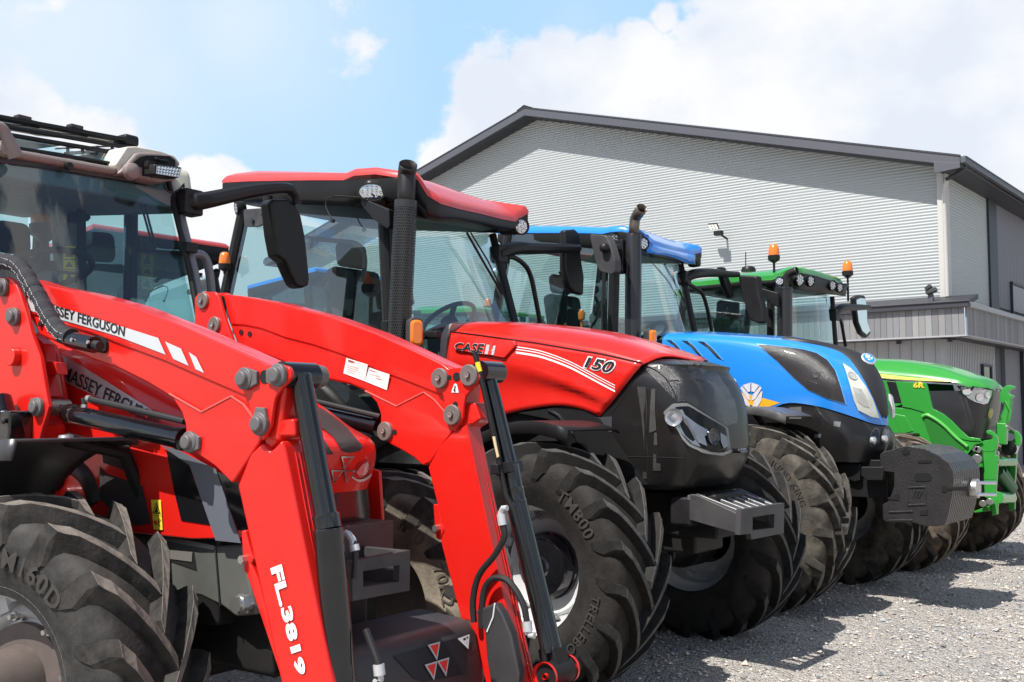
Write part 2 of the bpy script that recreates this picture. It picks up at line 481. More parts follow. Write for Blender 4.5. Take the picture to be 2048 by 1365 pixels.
M_cloth = mat('black_woven_sleeve', (.026, .026, .032), .85, bump=.5, bscale=160)
M_brown = mat('primer_brown_hub', (.10, .078, .070), .55, dirt=(.2, .17, .15), damt=.3, dscale=10)
M_mauve = mat('red_bounce_cream_roof', (.24, .20, .19), .5, var=.05, dirt=(.17, .11, .10), damt=.35, dscale=3)  # mauve stands in for red light bounced under the cream roof
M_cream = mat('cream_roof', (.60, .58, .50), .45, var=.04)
M_gold = mat('harvest_yellow', (.85, .42, .02), .4)
G_clear = glass('cab_glass', (.68, .85, .85), 2.2)
G_front = glass('windscreen_glass', (.62, .87, .92), 1.5)
G_lamp = glass('lamp_cover_glass', (.9, .92, .93), 1.4)

# ================================================================ ground
def gravel_material():
    m = bpy.data.materials.new('crushed_gravel'); m.use_nodes = True
    nt = m.node_tree; N = nt.nodes; Lk = nt.links; b = N['Principled BSDF']; b.inputs['Roughness'].default_value = .9
    b.inputs['Specular IOR Level'].default_value = .25
    tc = N.new('ShaderNodeTexCoord')
    def vor(scale):
        v = N.new('ShaderNodeTexVoronoi'); v.inputs['Scale'].default_value = scale; v.inputs['Randomness'].default_value = 1
        Lk.new(tc.outputs['Object'], v.inputs['Vector']); return v
    v1, v2 = vor(34), vor(75)
    sep = N.new('ShaderNodeSeparateColor'); Lk.new(v1.outputs['Color'], sep.inputs[0])
    sep2 = N.new('ShaderNodeSeparateColor'); Lk.new(v2.outputs['Color'], sep2.inputs[0])
    ramp = N.new('ShaderNodeValToRGB'); Lk.new(sep.outputs[0], ramp.inputs[0])
    cs = [(0, (.24, .24, .24)), (.3, (.44, .425, .405)), (.55, (.56, .525, .475)), (.75, (.41, .41, .42)), (.9, (.70, .64, .56)), (1, (.85, .81, .75))]
    el = ramp.color_ramp.elements
    for i, (p, c) in enumerate(cs):
        e = el[i] if i < 2 else el.new(p)
        e.position = p; e.color = (*c, 1)
    ramp2 = N.new('ShaderNodeValToRGB'); Lk.new(sep2.outputs[0], ramp2.inputs[0])
    ramp2.color_ramp.elements[0].color = (.32, .315, .31, 1); ramp2.color_ramp.elements[1].color = (.70, .655, .60, 1)
    mx = N.new('ShaderNodeMix'); mx.data_type = 'RGBA'; mx.inputs['Factor'].default_value = .45
    Lk.new(ramp.outputs[0], mx.inputs[6]); Lk.new(ramp2.outputs[0], mx.inputs[7])
    n = N.new('ShaderNodeTexNoise'); n.inputs['Scale'].default_value = .7; n.inputs['Detail'].default_value = 5; Lk.new(tc.outputs['Object'], n.inputs['Vector'])
    mr = N.new('ShaderNodeMapRange'); Lk.new(n.outputs['Fac'], mr.inputs['Value']); mr.inputs['From Min'].default_value = .35; mr.inputs['From Max'].default_value = .65
    mr.inputs['To Min'].default_value = 0; mr.inputs['To Max'].default_value = .6
    mx2 = N.new('ShaderNodeMix'); mx2.data_type = 'RGBA'; Lk.new(mr.outputs[0], mx2.inputs['Factor']); Lk.new(mx.outputs[2], mx2.inputs[6])
    mx2.inputs[7].default_value = (.70, .63, .55, 1)
    Lk.new(mx2.outputs[2], b.inputs['Base Color'])
    ad = N.new('ShaderNodeMath'); ad.operation = 'ADD'; Lk.new(v1.outputs['Distance'], ad.inputs[0]); Lk.new(v2.outputs['Distance'], ad.inputs[1])
    bp = N.new('ShaderNodeBump'); bp.inputs['Strength'].default_value = 1.0; bp.inputs['Distance'].default_value = .03; bp.invert = True
    Lk.new(ad.outputs[0], bp.inputs['Height']); Lk.new(bp.outputs[0], b.inputs['Normal'])
    return m
M_gravel = gravel_material()
mb = MB(); mb.face([(-700, -700, 0), (700, -700, 0), (700, 700, 0), (-700, 700, 0)])
o = obj('ground', mb, M_gravel, smooth=False); o['kind'] = 'structure'; o['label'] = 'grey crushed gravel yard under the tractors'
def scatter_stones():
    """loose angular stones lying on the gravel around the parked row"""
    rng = np.random.default_rng(3)
    base = np.array([(1, 0, 0), (-1, 0, 0), (0, 1, 0), (0, -1, 0), (0, 0, 1), (0, 0, -.6), (.6, .6, .55), (-.6, .6, .5)], float)
    tri = [(0, 6, 4), (6, 2, 4), (2, 7, 4), (7, 1, 4), (1, 3, 4), (3, 0, 4), (0, 5, 6), (6, 5, 2), (2, 5, 7), (7, 5, 1), (1, 5, 3), (3, 5, 0)]
    V, Fc, mi = [], [], []
    n = 32000
    x = rng.uniform(-5.2, 1.2, n); y = rng.uniform(2.0, 16, n)
    for i in range(n):
        s = rng.lognormal(-4.55, .36); a = rng.uniform(0, 6.28); c, sn = math.cos(a), math.sin(a)
        P = base * rng.uniform(.55, 1.25, (8, 3)) * np.array([1, .8, .62]) * s
        P = np.stack([P[:, 0] * c - P[:, 1] * sn + x[i], P[:, 0] * sn + P[:, 1] * c + y[i], P[:, 2] + s * .25], 1)
        k = len(V); V.extend(P.tolist()); Fc.extend([tuple(j + k for j in t) for t in tri]); mi.extend([int(rng.choice(4, p=[.45, .3, .15, .1]))] * len(tri))
    me = bpy.data.meshes.new('gravel'); me.from_pydata(V, [], Fc)
    for nm, c in (('stone_grey', (.36, .355, .35)), ('stone_warm', (.50, .44, .38)), ('stone_dark', (.18, .18, .19)), ('stone_pale', (.72, .68, .62))):
        me.materials.append(mat(nm, c, .85, var=.25, vscale=30, spec=.3))
    me.polygons.foreach_set('material_index', mi)
    o = bpy.data.objects.new('gravel', me); COL.objects.link(o)
    o['kind'] = 'stuff'; o['label'] = 'loose grey stones lying on the gravel yard'; o['category'] = 'gravel'
scatter_stones()

# ================================================================ the dealership shed
def build_shed():
    M_corr = mat('galvanised_sheet', (.37, .395, .40), .45, metal=.1, var=.05, vscale=.4)
    M_fas = mat('charcoal_flashing', (.085, .088, .105), .45, var=.04)
    M_fas2 = mat('dark_soffit', (.035, .036, .045), .55)
    M_trim = mat('pale_corner_trim', (.50, .495, .47), .5)
    M_navy = mat('navy_column_cladding', (.022, .028, .042), .5)
    M_panel = mat('grey_wall_panel', (.165, .165, .19), .6, var=.05)
    M_zinc = mat('grey_ribbed_sheet', (.40, .40, .42), .45, metal=.2, var=.05, vscale=1.5)
    M_win = mat('dark_window_glass', (.015, .018, .025), .08, coat=.5)
    sh = empty('warehouse', (-20.9, 27, 0)); tag(sh, 'pale corrugated metal shed with charcoal gable trim behind the tractors', 'building')
    T = (20.9, -27, 0)
    def put(name, mb, m, **k):
        bmesh.ops.translate(mb.bm, verts=mb.bm.verts, vec=T)
        return obj(name, mb, m, sh, **k)
    cx, rx, lx = -7.95, -20.95, -33.95           # right corner, ridge, left corner
    eave, slope = 7.70, .2765
    def ztop(x): return eave + (abs(rx - cx) - abs(x - rx)) * slope
    # corrugated gable: real waves, rows clipped under the roof
    pitch, amp = .080, .0085
    mb = MB(); z = 4.40; prev = None; ph = [0, .25, .5, .75]
    rows = []
    zz = np.arange(3.2, ztop(rx), pitch / 4)
    for i, z in enumerate(zz):
        off = amp * math.sin(i * math.pi / 2 + .4)
        half = 13.0 if z <= eave else 13.0 - (z - eave) / slope
        if half < .05: break
        rows.append([(rx - half, 27 - off, z), (rx + half, 27 - off, z)])
    mb.grid(rows); put('gable_wall', mb, M_corr, ang=80)
    # corrugated strip of the side wall up to the navy column, then flat panels
    mb = MB(); rows = []
    for i, z in enumerate(np.arange(4.3, eave + .04, pitch / 4)):
        off = amp * math.sin(i * math.pi / 2 + .4)
        rows.append([(cx + off, 27.0, z), (cx + off, 30.9, z)])
    mb.grid(rows); put('side_wall', mb, M_corr, ang=80)
    mb = MB(); mb.box((cx - .02, 31.3, 3.9), (.16, .82, 7.8)); put('column', mb, M_navy, bevel=.01)
    mb = MB()
    y = 31.72
    while y < 46:
        mb.box((cx - .05, y + .19, 6.2), (.1, .375, 3.3)); y += .385
    put('wall_panel', mb, M_panel, bevel=.006)
    mb = MB(); mb.box((cx - .12, 45, 3.9), (.1, 26, 7.9)); put('backing_wall', mb, M_panel)
    mb = MB()
    for k in range(16): mb.box((cx + .03, 33.35 + k * .115, 4.95), (.05, .06, .72))
    mb.box((cx + .02, 34.3, 4.95), (.03, 2.1, .78)); put('louvre_window', mb, M_zinc, bevel=.004)
    mb = MB(); mb.box((cx + .03, 33.2, 4.95), (.09, .07, .95)); mb.box((cx + .03, 34.3, 5.38), (.09, 2.3, .07)); put('window_frame', mb, M_navy)
    mb = MB(); mb.box((cx - .06, 26.95, 6.05), (.16, .08, 3.25)); mb.box((cx + .05, 27.06, 6.05), (.06, .24, 3.25)); put('corner_trim', mb, M_trim, bevel=.006)
    # roof: two slabs, deep bargeboard, soffit boards, gutter, ridge cap, standing ribs
    y0, y1, ov = 26.36, 62.0, .60
    for sgn in (1, -1):
        def X(d): return rx + sgn * d
        D = 13.0 + ov
        zr, ze = ztop(rx) + .22, ztop(rx) + .22 - D * slope
        mb = MB(); mb.prism([(X(0), y0, zr), (X(D), y0, ze), (X(D), y0, ze + .05), (X(0), y0, zr + .05)], (0, y1 - y0, 0)); put('roof', mb, M_zinc)
        mb = MB(); mb.prism([(X(0), y0 - .03, zr - .21), (X(D), y0 - .03, ze - .21 ), (X(D), y0 - .03, ze + .03), (X(0), y0 - .03, zr + .03)], (0, .05, 0))
        if sgn > 0: mb.prism([(X(D - .62), y0 - .035, ze + .0), (X(D), y0 - .035, ze - .12), (X(D), y0 - .035, ze - .25), (X(D - .62), y0 - .035, ze - .30)], (0, .05, 0))
        put('bargeboard', mb, M_fas, bevel=.006)
        mb = MB(); mb.prism([(X(0), y0 - .045, zr + .03), (X(D), y0 - .045, ze + .03), (X(D), y0 - .045, ze + .075), (X(0), y0 - .045, zr + .075)], (0, .12, 0)); put('roof_edge_trim', mb, M_fas2)
        mb = MB(); mb.prism([(X(0), y0 + .02, zr - .2), (X(D), y0 + .02, ze - .2), (X(D), y0 + .02, ze - .17), (X(0), y0 + .02, zr - .17)], (0, .66, 0)); put('soffit', mb, M_fas2)
        mb = MB(); mb.box((X(D - .3), (y0 + y1) / 2, ze - .19), (.62, y1 - y0 - .1, .03)); put('soffit', mb, M_fas2)
        mb = MB(); mb.box((X(D + .06), (y0 + y1) / 2, ze - .06), (.13, y1 - y0, .14)); mb.box((X(D + .07), (y0 + y1) / 2, ze + .02), (.16, y1 - y0, .03)); put('gutter', mb, M_fas, bevel=.012)
        if sgn > 0:
            mb = MB()
            for k in range(118):
                y = y0 + .1 + k * .3; mb.prism([(X(D + .06), y, ze + .045), (X(.2), y, zr + .045), (X(.2), y, zr + .085), (X(D + .06), y, ze + .085)], (0, .07, 0))
            put('roof_rib', mb, mat('bright_roof_sheet', (.7, .71, .72), .3, metal=.5))['kind'] = 'stuff'
    mb = MB(); mb.prism([(rx - .32, y0 - .06, ztop(rx) + .22), (rx, y0 - .06, ztop(rx) + .31), (rx + .32, y0 - .06, ztop(rx) + .22), (rx, y0 - .06, ztop(rx) + .36)], (0, y1 - y0, 0)); put('ridge_cap', mb, M_fas2)
    # downpipe from the gutter round the corner
    P = [WORLD.U(p, y=26.75) for p in q('C2', (1075, 570), (1060, 640), (960, 720), (760, 825))]
    mb = MB(); mb.tube(P, .052, 12); put('downpipe_elbow', mb, M_fas2)
    mb = MB(); mb.tube([P[-1] + Vector((.04, .02, .02)), P[-1] + Vector((-.06, .06, -.14)), (-7.89, 26.84, 7.1), (-7.89, 26.84, 4.42)], .052, 12); put('downpipe', mb, M_trim)
    # lower wing with its plank-clad fascia
    fy, fx, zb, zt = 25.75, -7.15, 3.375, 4.03
    rng = random.Random(5)
    def planks(name, horiz, a0, a1, w0):
        a = a0
        cols = [mat('plank_grey_%s' % nm, c, .65, var=.08, vscale=14) for nm, c in (('mid', (.20, .20, .21)), ('pale', (.26, .26, .265)), ('dark', (.17, .17, .18)), ('warm', (.225, .22, .22)))]
        mb = MB(); idx = []
        while a < a1 - .02:
            w = min(w0, a1 - a); k = rng.choice([0, 0, 1, 2, 2, 3, 3])
            n0 = len(mb.bm.faces)
            if horiz: mb.box((a + w / 2, fy + .02, (zb + zt) / 2), (w - .008, .04, zt - zb))
            else: mb.box((fx - .02, a + w / 2, (zb + zt) / 2), (.04, w - .008, zt - zb))
            for f in list(mb.bm.faces)[n0:]: f.material_index = k
            a += w
        put(name, mb, cols, smooth=False)
    planks('fascia_cladding', True, -36, fx - .05, .155)
    planks('fascia_cladding', False, fy + .05, 44, .155)
    mb = MB(); mb.box(((fx - 36) / 2, fy + .1, zb - .02), (36 + fx + .03, .24, .035)); mb.box((fx - .1, 35, zb - .02), (.22, 18.4, .035)); put('fascia_bottom_trim', mb, mat('pale_edge_trim', (.35, .35, .37), .5))
    mb = MB(); mb.box(((fx - 36) / 2 + .03, fy - .04, zt + .055), (36 + fx + .1, .13, .13)); mb.box(((fx - 36) / 2 + .03, fy - .05, zt + .13), (36 + fx + .13, .17, .03)); put('gutter', mb, M_fas2, bevel=.01)
    mb = MB(); mb.box((fx + .04, 35, zt + .055), (.13, 18.4, .12)); put('gutter', mb, mat('pale_edge_trim', (.35, .35, .37), .5), bevel=.01)
    mb = MB(); mb.prism([(-36, fy + .1, zt + .1), (-36, 27, zt + .42), (-36, 27, zt + .3), (-36, fy + .1, zt)], (28.8, 0, 0)); mb.prism([(fx - .06, 27, zt + .1), (cx, 27, zt + .42), (cx, 27, zt + .3), (fx - .06, 27, zt)], (0, 17, 0)); put('wing_roof', mb, M_fas2)
    mb = MB(); mb.box(((cx - 36) / 2, 26.4, zb - .01), (28.6, 1.2, .03)); mb.box((cx + .4, 35, zb - .01), (.74, 18, .03)); put('soffit', mb, M_fas2)
    # wall under the fascia: wide flat sheets in front, ribbed sheets on the side
    mb = MB(); wx, wy = -7.86, 26.62; x = -36
    while x < wx - .1:
        mb.box((x + .14, wy + .03, 1.7), (.262, .05, 3.36)); mb.box((x + .285, wy + .0, 1.7), (.03, .05, 3.36)); x += .29
    put('front_cladding', mb, M_zinc, bevel=.005)
    mb = MB(); y = wy + .1
    while y < 30.9:
        mb.box((wx, y, 1.7), (.05, .07, 3.36)); mb.box((wx - .025, y + .07, 1.7), (.03, .08, 3.36)); y += .145
    put('side_cladding', mb, M_zinc, bevel=.004)
    mb = MB(); mb.box((wx - .09, wy + .06, 1.7), (.2, .13, 3.37)); put('corner_trim', mb, M_zinc, bevel=.006)
    mb = MB(); mb.box((wx + .045, 29.85, 1.9), (.03, .72, 1.75)); w = put('window', mb, M_win)
    mb = MB(); mb.box((wx + .05, 29.85, 2.80), (.08, .86, .06)); mb.box((wx + .05, 29.46, 1.9), (.08, .06, 1.75)); mb.box((wx + .05, 30.24, 1.9), (.08, .06, 1.75)); f = put('window_frame', mb, M_navy)
    mb = MB(); mb.box((wx + .0, 32.6, 1.7), (.1, 1.65, 3.4)); put('wall_panel', mb, M_panel)
    mb = MB(); mb.box((wx + .05, 35.2, 1.7), (.1, 3.4, 3.4)); put('shop_window', mb, M_win)
    mb = MB(); mb.box((wx + .09, 33.5, 1.7), (.12, .1, 3.4)); mb.box((wx + .09, 34.9, 1.7), (.12, .1, 3.4)); put('window_frame', mb, M_navy)
    for x, y in ((-9.0, 26.5), (-7.75, 26.5)):
        mb = MB(); mb.cyl((x, y, zb - .02), (x, y, zb - .11), .06, 16); put('soffit_lamp', mb, M_fas2)
    # roof-top floodlights
    def flood(px_head, px_arm, yy, label):
        A = [WORLD.U(p, y=yy) for p in px_head]; c = sum(A, Vector()) / 4
        fl = empty('floodlight', (c.x, 27, c.z)); tag(fl, label, 'floodlight')
        L = lambda v: (v[0] - c.x, v[1] - 27, v[2] - c.z)
        nrm = (A[1] - A[0]).cross(A[3] - A[0]).normalized(); nrm = nrm if nrm.y < 0 else -nrm
        nrm = Vector((0, -.75, -.5)).normalized()
        mb = MB(); mb.prism([L(p) for p in A], -nrm * .06); obj('housing', mb, M_dark, fl, bevel=.006)
        mb = MB()
        for k in range(3):
            a, b = k / 3 + .035, (k + 1) / 3 - .035
            f = lambda u, v: A[0].lerp(A[1], u).lerp(A[3].lerp(A[2], u), v) + nrm * .004
            mb.face([L(f(a, .1)), L(f(b, .1)), L(f(b, .93)), L(f(a, .93))])
        obj('lens', mb, mat('floodlight_lens', (.75, .75, .70), .2, coat=.5), fl, smooth=False)
        m1 = (A[2] + A[3]) / 2
        mb = MB(); mb.box(L(m1 + Vector((.08, .08, -.09))), (.24, .16, .13)); mb.tube([L(m1 + Vector((.10, .08, -.10))), L((m1.x + .13, 26.80, m1.z - .17)), L((m1.x + .13, 27.0, m1.z - .2))], .03, 8)
        obj('bracket', mb, M_dark, fl, bevel=.008)
    E = (1400, 440, 17.07)
    CR['E'] = E
    flood(q('E', (255, 150), (560, 130), (650, 335), (350, 360)), None, 26.5, 'small dark floodlight with three lenses high on the pale gable wall')
    s2 = empty('security_light', (-8.15, 26.4, 4.45)); tag(s2, 'small grey lamp on a post above the gutter at the shed corner', 'lamp')
    mb = MB(); mb.box((0, 0, -.15), (.12, .1, .34)); obj('post', mb, M_fas, s2, bevel=.01)
    mb = MB(); mb.box((.03, -.04, .08), (.26, .16, .11), Matrix.Rotation(R(-18), 3, 'Y')); mb.box((-.03, -.06, .17), (.16, .16, .1), Matrix.Rotation(R(-35), 3, 'Y')); obj('lamp_head', mb, M_char, s2, bevel=.02)
build_shed()
# ================================================================ wheels
def rubber(name, dust, amt, base=(.020, .0195, .019), scale=7.0, rough=.72):
    return mat(name, base, rough, dirt=dust, damt=amt, dscale=scale, bump=.25, bscale=55, spec=.2)
def sidewall_at(prof, r):
    """axial position of the carcass at radius r on the outer side"""
    pts = sorted([(rr, a) for a, rr in prof if a > 0])
    return float(np.interp(r, [p[0] for p in pts], [p[1] for p in pts]))
def make_wheel(parent, loc, Rt, W, rim_r, side, lugs=18, lug_h=.064, lug_w=.046, rake=29, steer=0.0, mats=None, phase=0.0, texts=(), offset=.06,
               hub='black', blocky=False, open_in=True, n=96, hub_len=.12, hub_r=.17, bolts=8, bolt_r=.235):
    """side = -1: the outer face looks to the tractor's right. Built round the axle axis y; lugs lead at the tread centre."""
    m_tyre, m_lug, m_rim, m_hub = mats[:4]; m_top = mats[4] if len(mats) > 4 else m_lug
    w = empty('wheel', loc, R(steer), parent)
    rc = Rt - lug_h
    hw = W / 2
    prof = [(-hw * .80, rim_r - .012), (-hw * .86, rim_r + .02), (-hw * .985, rim_r + (rc - rim_r) * .35), (-hw * 1.0, rim_r + (rc - rim_r) * .55), (-hw * .97, rim_r + (rc - rim_r) * .78),
            (-hw * .90, rc - .022), (-hw * .78, rc - .004), (-hw * .4, rc + .006), (0, rc + .010)]
    prof = prof + [(-a, r) for a, r in prof[-2::-1]]
    sp = [tuple(p) for p in spline(prof, 34)]
    mb = MB(); mb.lathe(sp, (0, 0, 0), (0, 1, 0), n, closed=True)
    # lugs
    def lug(s, th0, jit):
        secs = []
        T = [0, .12, .35, .6, .82, .95, 1.0]
        for t in T:
            a = s * (-.02 + t * (hw * .99 + .02))
            da = R(rake) * (t ** .9)
            wt = (lug_w * (.9 + .25 * t)) * jit; wb = wt + .034
            top = Rt - .006 * t * t - (.012 if t > .9 else 0); base = rc - .03 - (.05 * max(0, t - .7) / .3)
            secs.append((a, da, wt, wb, top, base))
        # the lug runs on down the shoulder and ends in a blunt slope
        secs.append((s * hw * 1.03, R(rake) * 1.04, lug_w * 1.2, lug_w * 1.7, Rt - .062, rc - .085))
        secs.append((s * hw * 1.035, R(rake) * 1.10, lug_w * .95, lug_w * 1.5, rc - .085, rc - .12))
        secs.append((s * hw * 1.0, R(rake) * 1.14, lug_w * .5, lug_w * 1.0, rc - .135, rc - .15))
        rg = []
        for a, da, wt, wb, top, base in secs:
            th = th0 + da   # angle measured so that the outer end lags
            def pt(r, d): 
                g = th + d / Rt
                return (r * math.cos(g), a, r * math.sin(g))
            rg.append([pt(base, -wb / 2), pt(top, -wt / 2), pt(top, wt / 2), pt(base, wb / 2)])
        mb2.rings(rg, True, True)
    rng = random.Random(int(Rt * 1000) + lugs)
    mb2 = MB()
    if blocky:
        # worn multi-block tread: two broken rows a side
        for s in (1, -1):
            for i in range(lugs):
                th0 = 2 * math.pi * (i + (.5 if s > 0 else 0)) / lugs + phase
                for (t0, t1, wk, lag) in ((.02, .42, 1.25, 0), (.48, 1.0, 1.45, .10)):
                    secs = []
                    for t in np.linspace(t0, t1, 4):
                        a = s * t * hw * 1.0; da = R(rake) * t + lag * .4
                        wt = lug_w * wk * (1 + .25 * math.sin(t * 9 + i)) * rng.uniform(.9, 1.1); wb = wt + .03
                        secs.append((a, da, wt, wb, Rt - .012 * t * t - rng.uniform(0, .006), rc - .03 - .06 * max(0, t - .7)))
                    if t1 > .9: secs.append((s * hw * 1.01, R(rake) + lag * .4, lug_w * 1.3, lug_w * 1.6, Rt - .07, rc - .10))
                    rg = []
                    for a, da, wt, wb, top, base in secs:
                        def pt(r, d):
                            g = th0 + da + d / Rt
                            return (r * math.cos(g), a, r * math.sin(g))
                        rg.append([pt(base, -wb / 2), pt(top, -wt / 2), pt(top, wt / 2), pt(base, wb / 2)])
                    mb2.rings(rg, True, True)
    else:
        for s in (1, -1):
            for i in range(lugs):
                lug(s, 2 * math.pi * (i + (.5 if s > 0 else 0)) / lugs + phase, rng.uniform(.94, 1.06))
    ty = obj('tyre', mb, m_tyre, w, ang=50)
    lg = obj('tread_lugs', mb2, m_lug, w, bevel=.006, seg=1, smooth=False)
    lg['kind'] = 'part'; del lg['kind']
    # fold the tread into the tyre so that it stays one piece
    me = ty.data; bm = bmesh.new(); bm.from_mesh(me); k = len(bm.faces)
    dg = bpy.context.evaluated_depsgraph_get(); bpy.context.view_layer.update(); dg = bpy.context.evaluated_depsgraph_get()
    em = lg.evaluated_get(dg).to_mesh(); bm.from_mesh(em); lg.evaluated_get(dg).to_mesh_clear()
    bm.faces.ensure_lookup_table()
    for f in bm.faces[k:]:
        f.smooth = False; f.material_index = 2 if min(math.hypot(v.co.x, v.co.z) for v in f.verts) > Rt - .022 else 1
    bm.to_mesh(me); bm.free(); me.materials.append(m_lug); me.materials.append(m_top)
    bpy.data.objects.remove(lg)
    # raised lettering on the outer side wall
    for body, th_mid, r_mid, size, wgt, sd in texts:
        V, Fc, ext = text2d(body, 0, wgt, 1.12)
        wdt = ext[0] / ext[1] * size
        mbt = MB(); vs = []
        for u, v in V:
            r = r_mid + (v - .5) * size
            th = R(th_mid) - (u - .5) * wdt / r_mid          # clockwise as seen from the outside (side -1)
            a = sidewall_at(sp, r) + .009
            if sd < 0: vs.append(mbt.bm.verts.new((r * math.cos(th), -a, r * math.sin(th))))
            else: vs.append(mbt.bm.verts.new((r * math.cos(math.pi - th), a, r * math.sin(math.pi - th))))
        for f in Fc:
            try: mbt.bm.faces.new([vs[i] for i in f])
            except ValueError: pass
        obj('tyre_lettering', mbt, mat('raised_rubber', (.042, .038, .034), .65), w, smooth=False)
    # rim: outer lip, well, dished disc
    s = side; lip = hw * .80
    mb = MB()
    mb.lathe([(-lip, rim_r + .002), (-lip - .012, rim_r + .020), (-lip - .004, rim_r + .022), (-lip + .012, rim_r - .004), (-lip + .05, rim_r - .016), (-lip + .09, rim_r - .02), (-lip + .12, rim_r - .05), (lip - .12, rim_r - .05), (lip - .09, rim_r - .02),
              (lip - .05, rim_r - .016), (lip - .012, rim_r - .004), (lip + .004, rim_r + .022), (lip + .012, rim_r + .020), (lip, rim_r + .002)], (0, 0, 0), (0, 1, 0), 72, closed=True)
    o = s * offset
    mb.lathe([(o + s * .0, .05), (o + s * .0, .20), (o + s * .035, rim_r * .72), (o - s * .03, rim_r - .045), (o - s * .045, rim_r - .045), (o + s * .02, rim_r * .70), (o - s * .015, .20), (o - s * .015, .05)], (0, 0, 0), (0, 1, 0), 64, closed=True)
    for k in range(bolts):          # rim lugs bolted to the disc
        a = 2 * math.pi * (k + .5) / bolts; c = (math.cos(a) * (rim_r - .055), o - s * .01, math.sin(a) * (rim_r - .055))
        mb.box(c, (.05, .09, .05), Matrix.Rotation(-a, 3, 'Y'))
    nf = len(mb.bm.faces)
    for k in range(bolts):
        a = 2 * math.pi * (k + .2) / bolts; c = Vector((math.cos(a) * bolt_r, o, math.sin(a) * bolt_r))
        mb.cyl(c, c + Vector((0, s * .02, 0)), .021, 16); mb.cyl(c + Vector((0, s * .02, 0)), c + Vector((0, s * .042, 0)), .016, 6); mb.cyl(c + Vector((0, s * .042, 0)), c + Vector((0, s * .062, 0)), .009, 10)
    mb.bm.faces.ensure_lookup_table()
    for f in mb.bm.faces[nf:]: f.material_index = 1
    obj('rim', mb, [m_rim, M_steel], w, ang=40)
    mb = MB()
    mb.lathe([(o - s * .02, .19), (o + s * .03, .19), (o + s * .035, hub_r + .012), (o + s * (hub_len - .03), hub_r), (o + s * (hub_len - .01), hub_r - .006), (o + s * hub_len, hub_r - .025), (o + s * hub_len, .06), (o + s * (hub_len + .012), .05), (o + s * (hub_len + .012), .001)], (0, 0, 0), (0, 1, 0), 48)
    obj('hub', mb, m_hub, w, ang=35)
    return w
def axle(parent, track, z, hw=.09):
    mb = MB(); mb.bar((0, -track / 2 + .25, z), (0, track / 2 - .25, z), .16, .15); mb.box((0, 0, z + .02), (.34, .42, .26)); mb.cyl((0, -track / 2 + .05, z), (0, -track / 2 + .30, z), .19, 24); mb.cyl((0, track / 2 - .30, z), (0, track / 2 - .05, z), .19, 24); mb.cyl((0, track / 2 - .55, z), (0, track / 2 - .3, z), .12, 24, .15)
    mb.cyl((-.16, -track / 2 + .3, z - .02), (-.16, track / 2 - .3, z - .02), .03, 12)
    return obj('front_axle', mb, M_dark, parent, bevel=.012)
RUB_MF = (rubber('dusty_tyre', (.085, .080, .076), .6, scale=9), rubber('dusty_tread', (.075, .068, .062), .75, scale=14), M_rim, M_brown, rubber('dusty_tread_top', (.19, .168, .145), .95, base=(.10, .092, .083), scale=18))
RUB_CA = (rubber('tyre_rubber', (.048, .043, .039), .6, base=(.015, .0145, .014), scale=8), rubber('tread_rubber', (.035, .033, .031), .6, base=(.013, .0127, .0125), scale=14), M_rim, M_blk_gl, rubber('tread_rubber_top', (.098, .094, .090), .8, base=(.05, .048, .046), scale=22))
RUB_NH = (rubber('worn_tyre', (.13, .114, .092), .85, scale=8), rubber('worn_tread', (.075, .068, .058), .8, scale=13), M_rim, M_dark, rubber('worn_tread_top', (.19, .172, .148), .9, base=(.09, .083, .074), scale=16))
RUB_JD = (rubber('muddy_tyre', (.17, .128, .092), .9, scale=6), rubber('muddy_tread', (.13, .10, .075), .9, scale=9), M_yellow, M_green, rubber('muddy_tread_top', (.24, .185, .14), .92, base=(.12, .10, .08), scale=10))
def rear_wheels(parent, x, track, Rt, W, rim_r, mats, lugs=20):
    for s in (-1, 1):
        make_wheel(parent, (x, s * track / 2, Rt - .03), Rt, W, rim_r, s, lugs=lugs, lug_h=.055, lug_w=.06, mats=mats, offset=.02, hub_len=.16, n=72)
# ================================================================ helpers shared by the tractors
def led_lamp(parent, c, d, r=.075, depth=.07, name='work_lamp', n=7, body=None):
    """round work lamp with a cluster of leds; d is the direction it faces"""
    c = Vector(c); d = Vector(d).normalized(); u = d.orthogonal().normalized(); v = d.cross(u)
    mb = MB(); mb.lathe([(-depth, r * .55), (-depth * .6, r * .95), (0, r), (.006, r), (.006, r * .86), (-.012, r * .82), (-.014, .001)], c, d, 32)
    h = obj(name, mb, body or M_blk, parent)
    mb = MB(); mb.lathe([(-.010, r * .80), (-.004, r * .80), (.0, r * .5), (.0, .001)], c, d, 28)
    obj('lens', mb, M_lens, h)
    mb = MB()
    for k in range(n):
        a = 2 * math.pi * k / max(1, n - 1); p = c + d * .002 + ((u * math.cos(a) + v * math.sin(a)) * r * .5 if k < n - 1 else Vector((0, 0, 0)))
        mb.lathe([(0, r * .21), (.004, r * .19), (.001, r * .10), (.003, .001)], p, d, 12)
    obj('led_cluster', mb, M_refl, h)
    return h
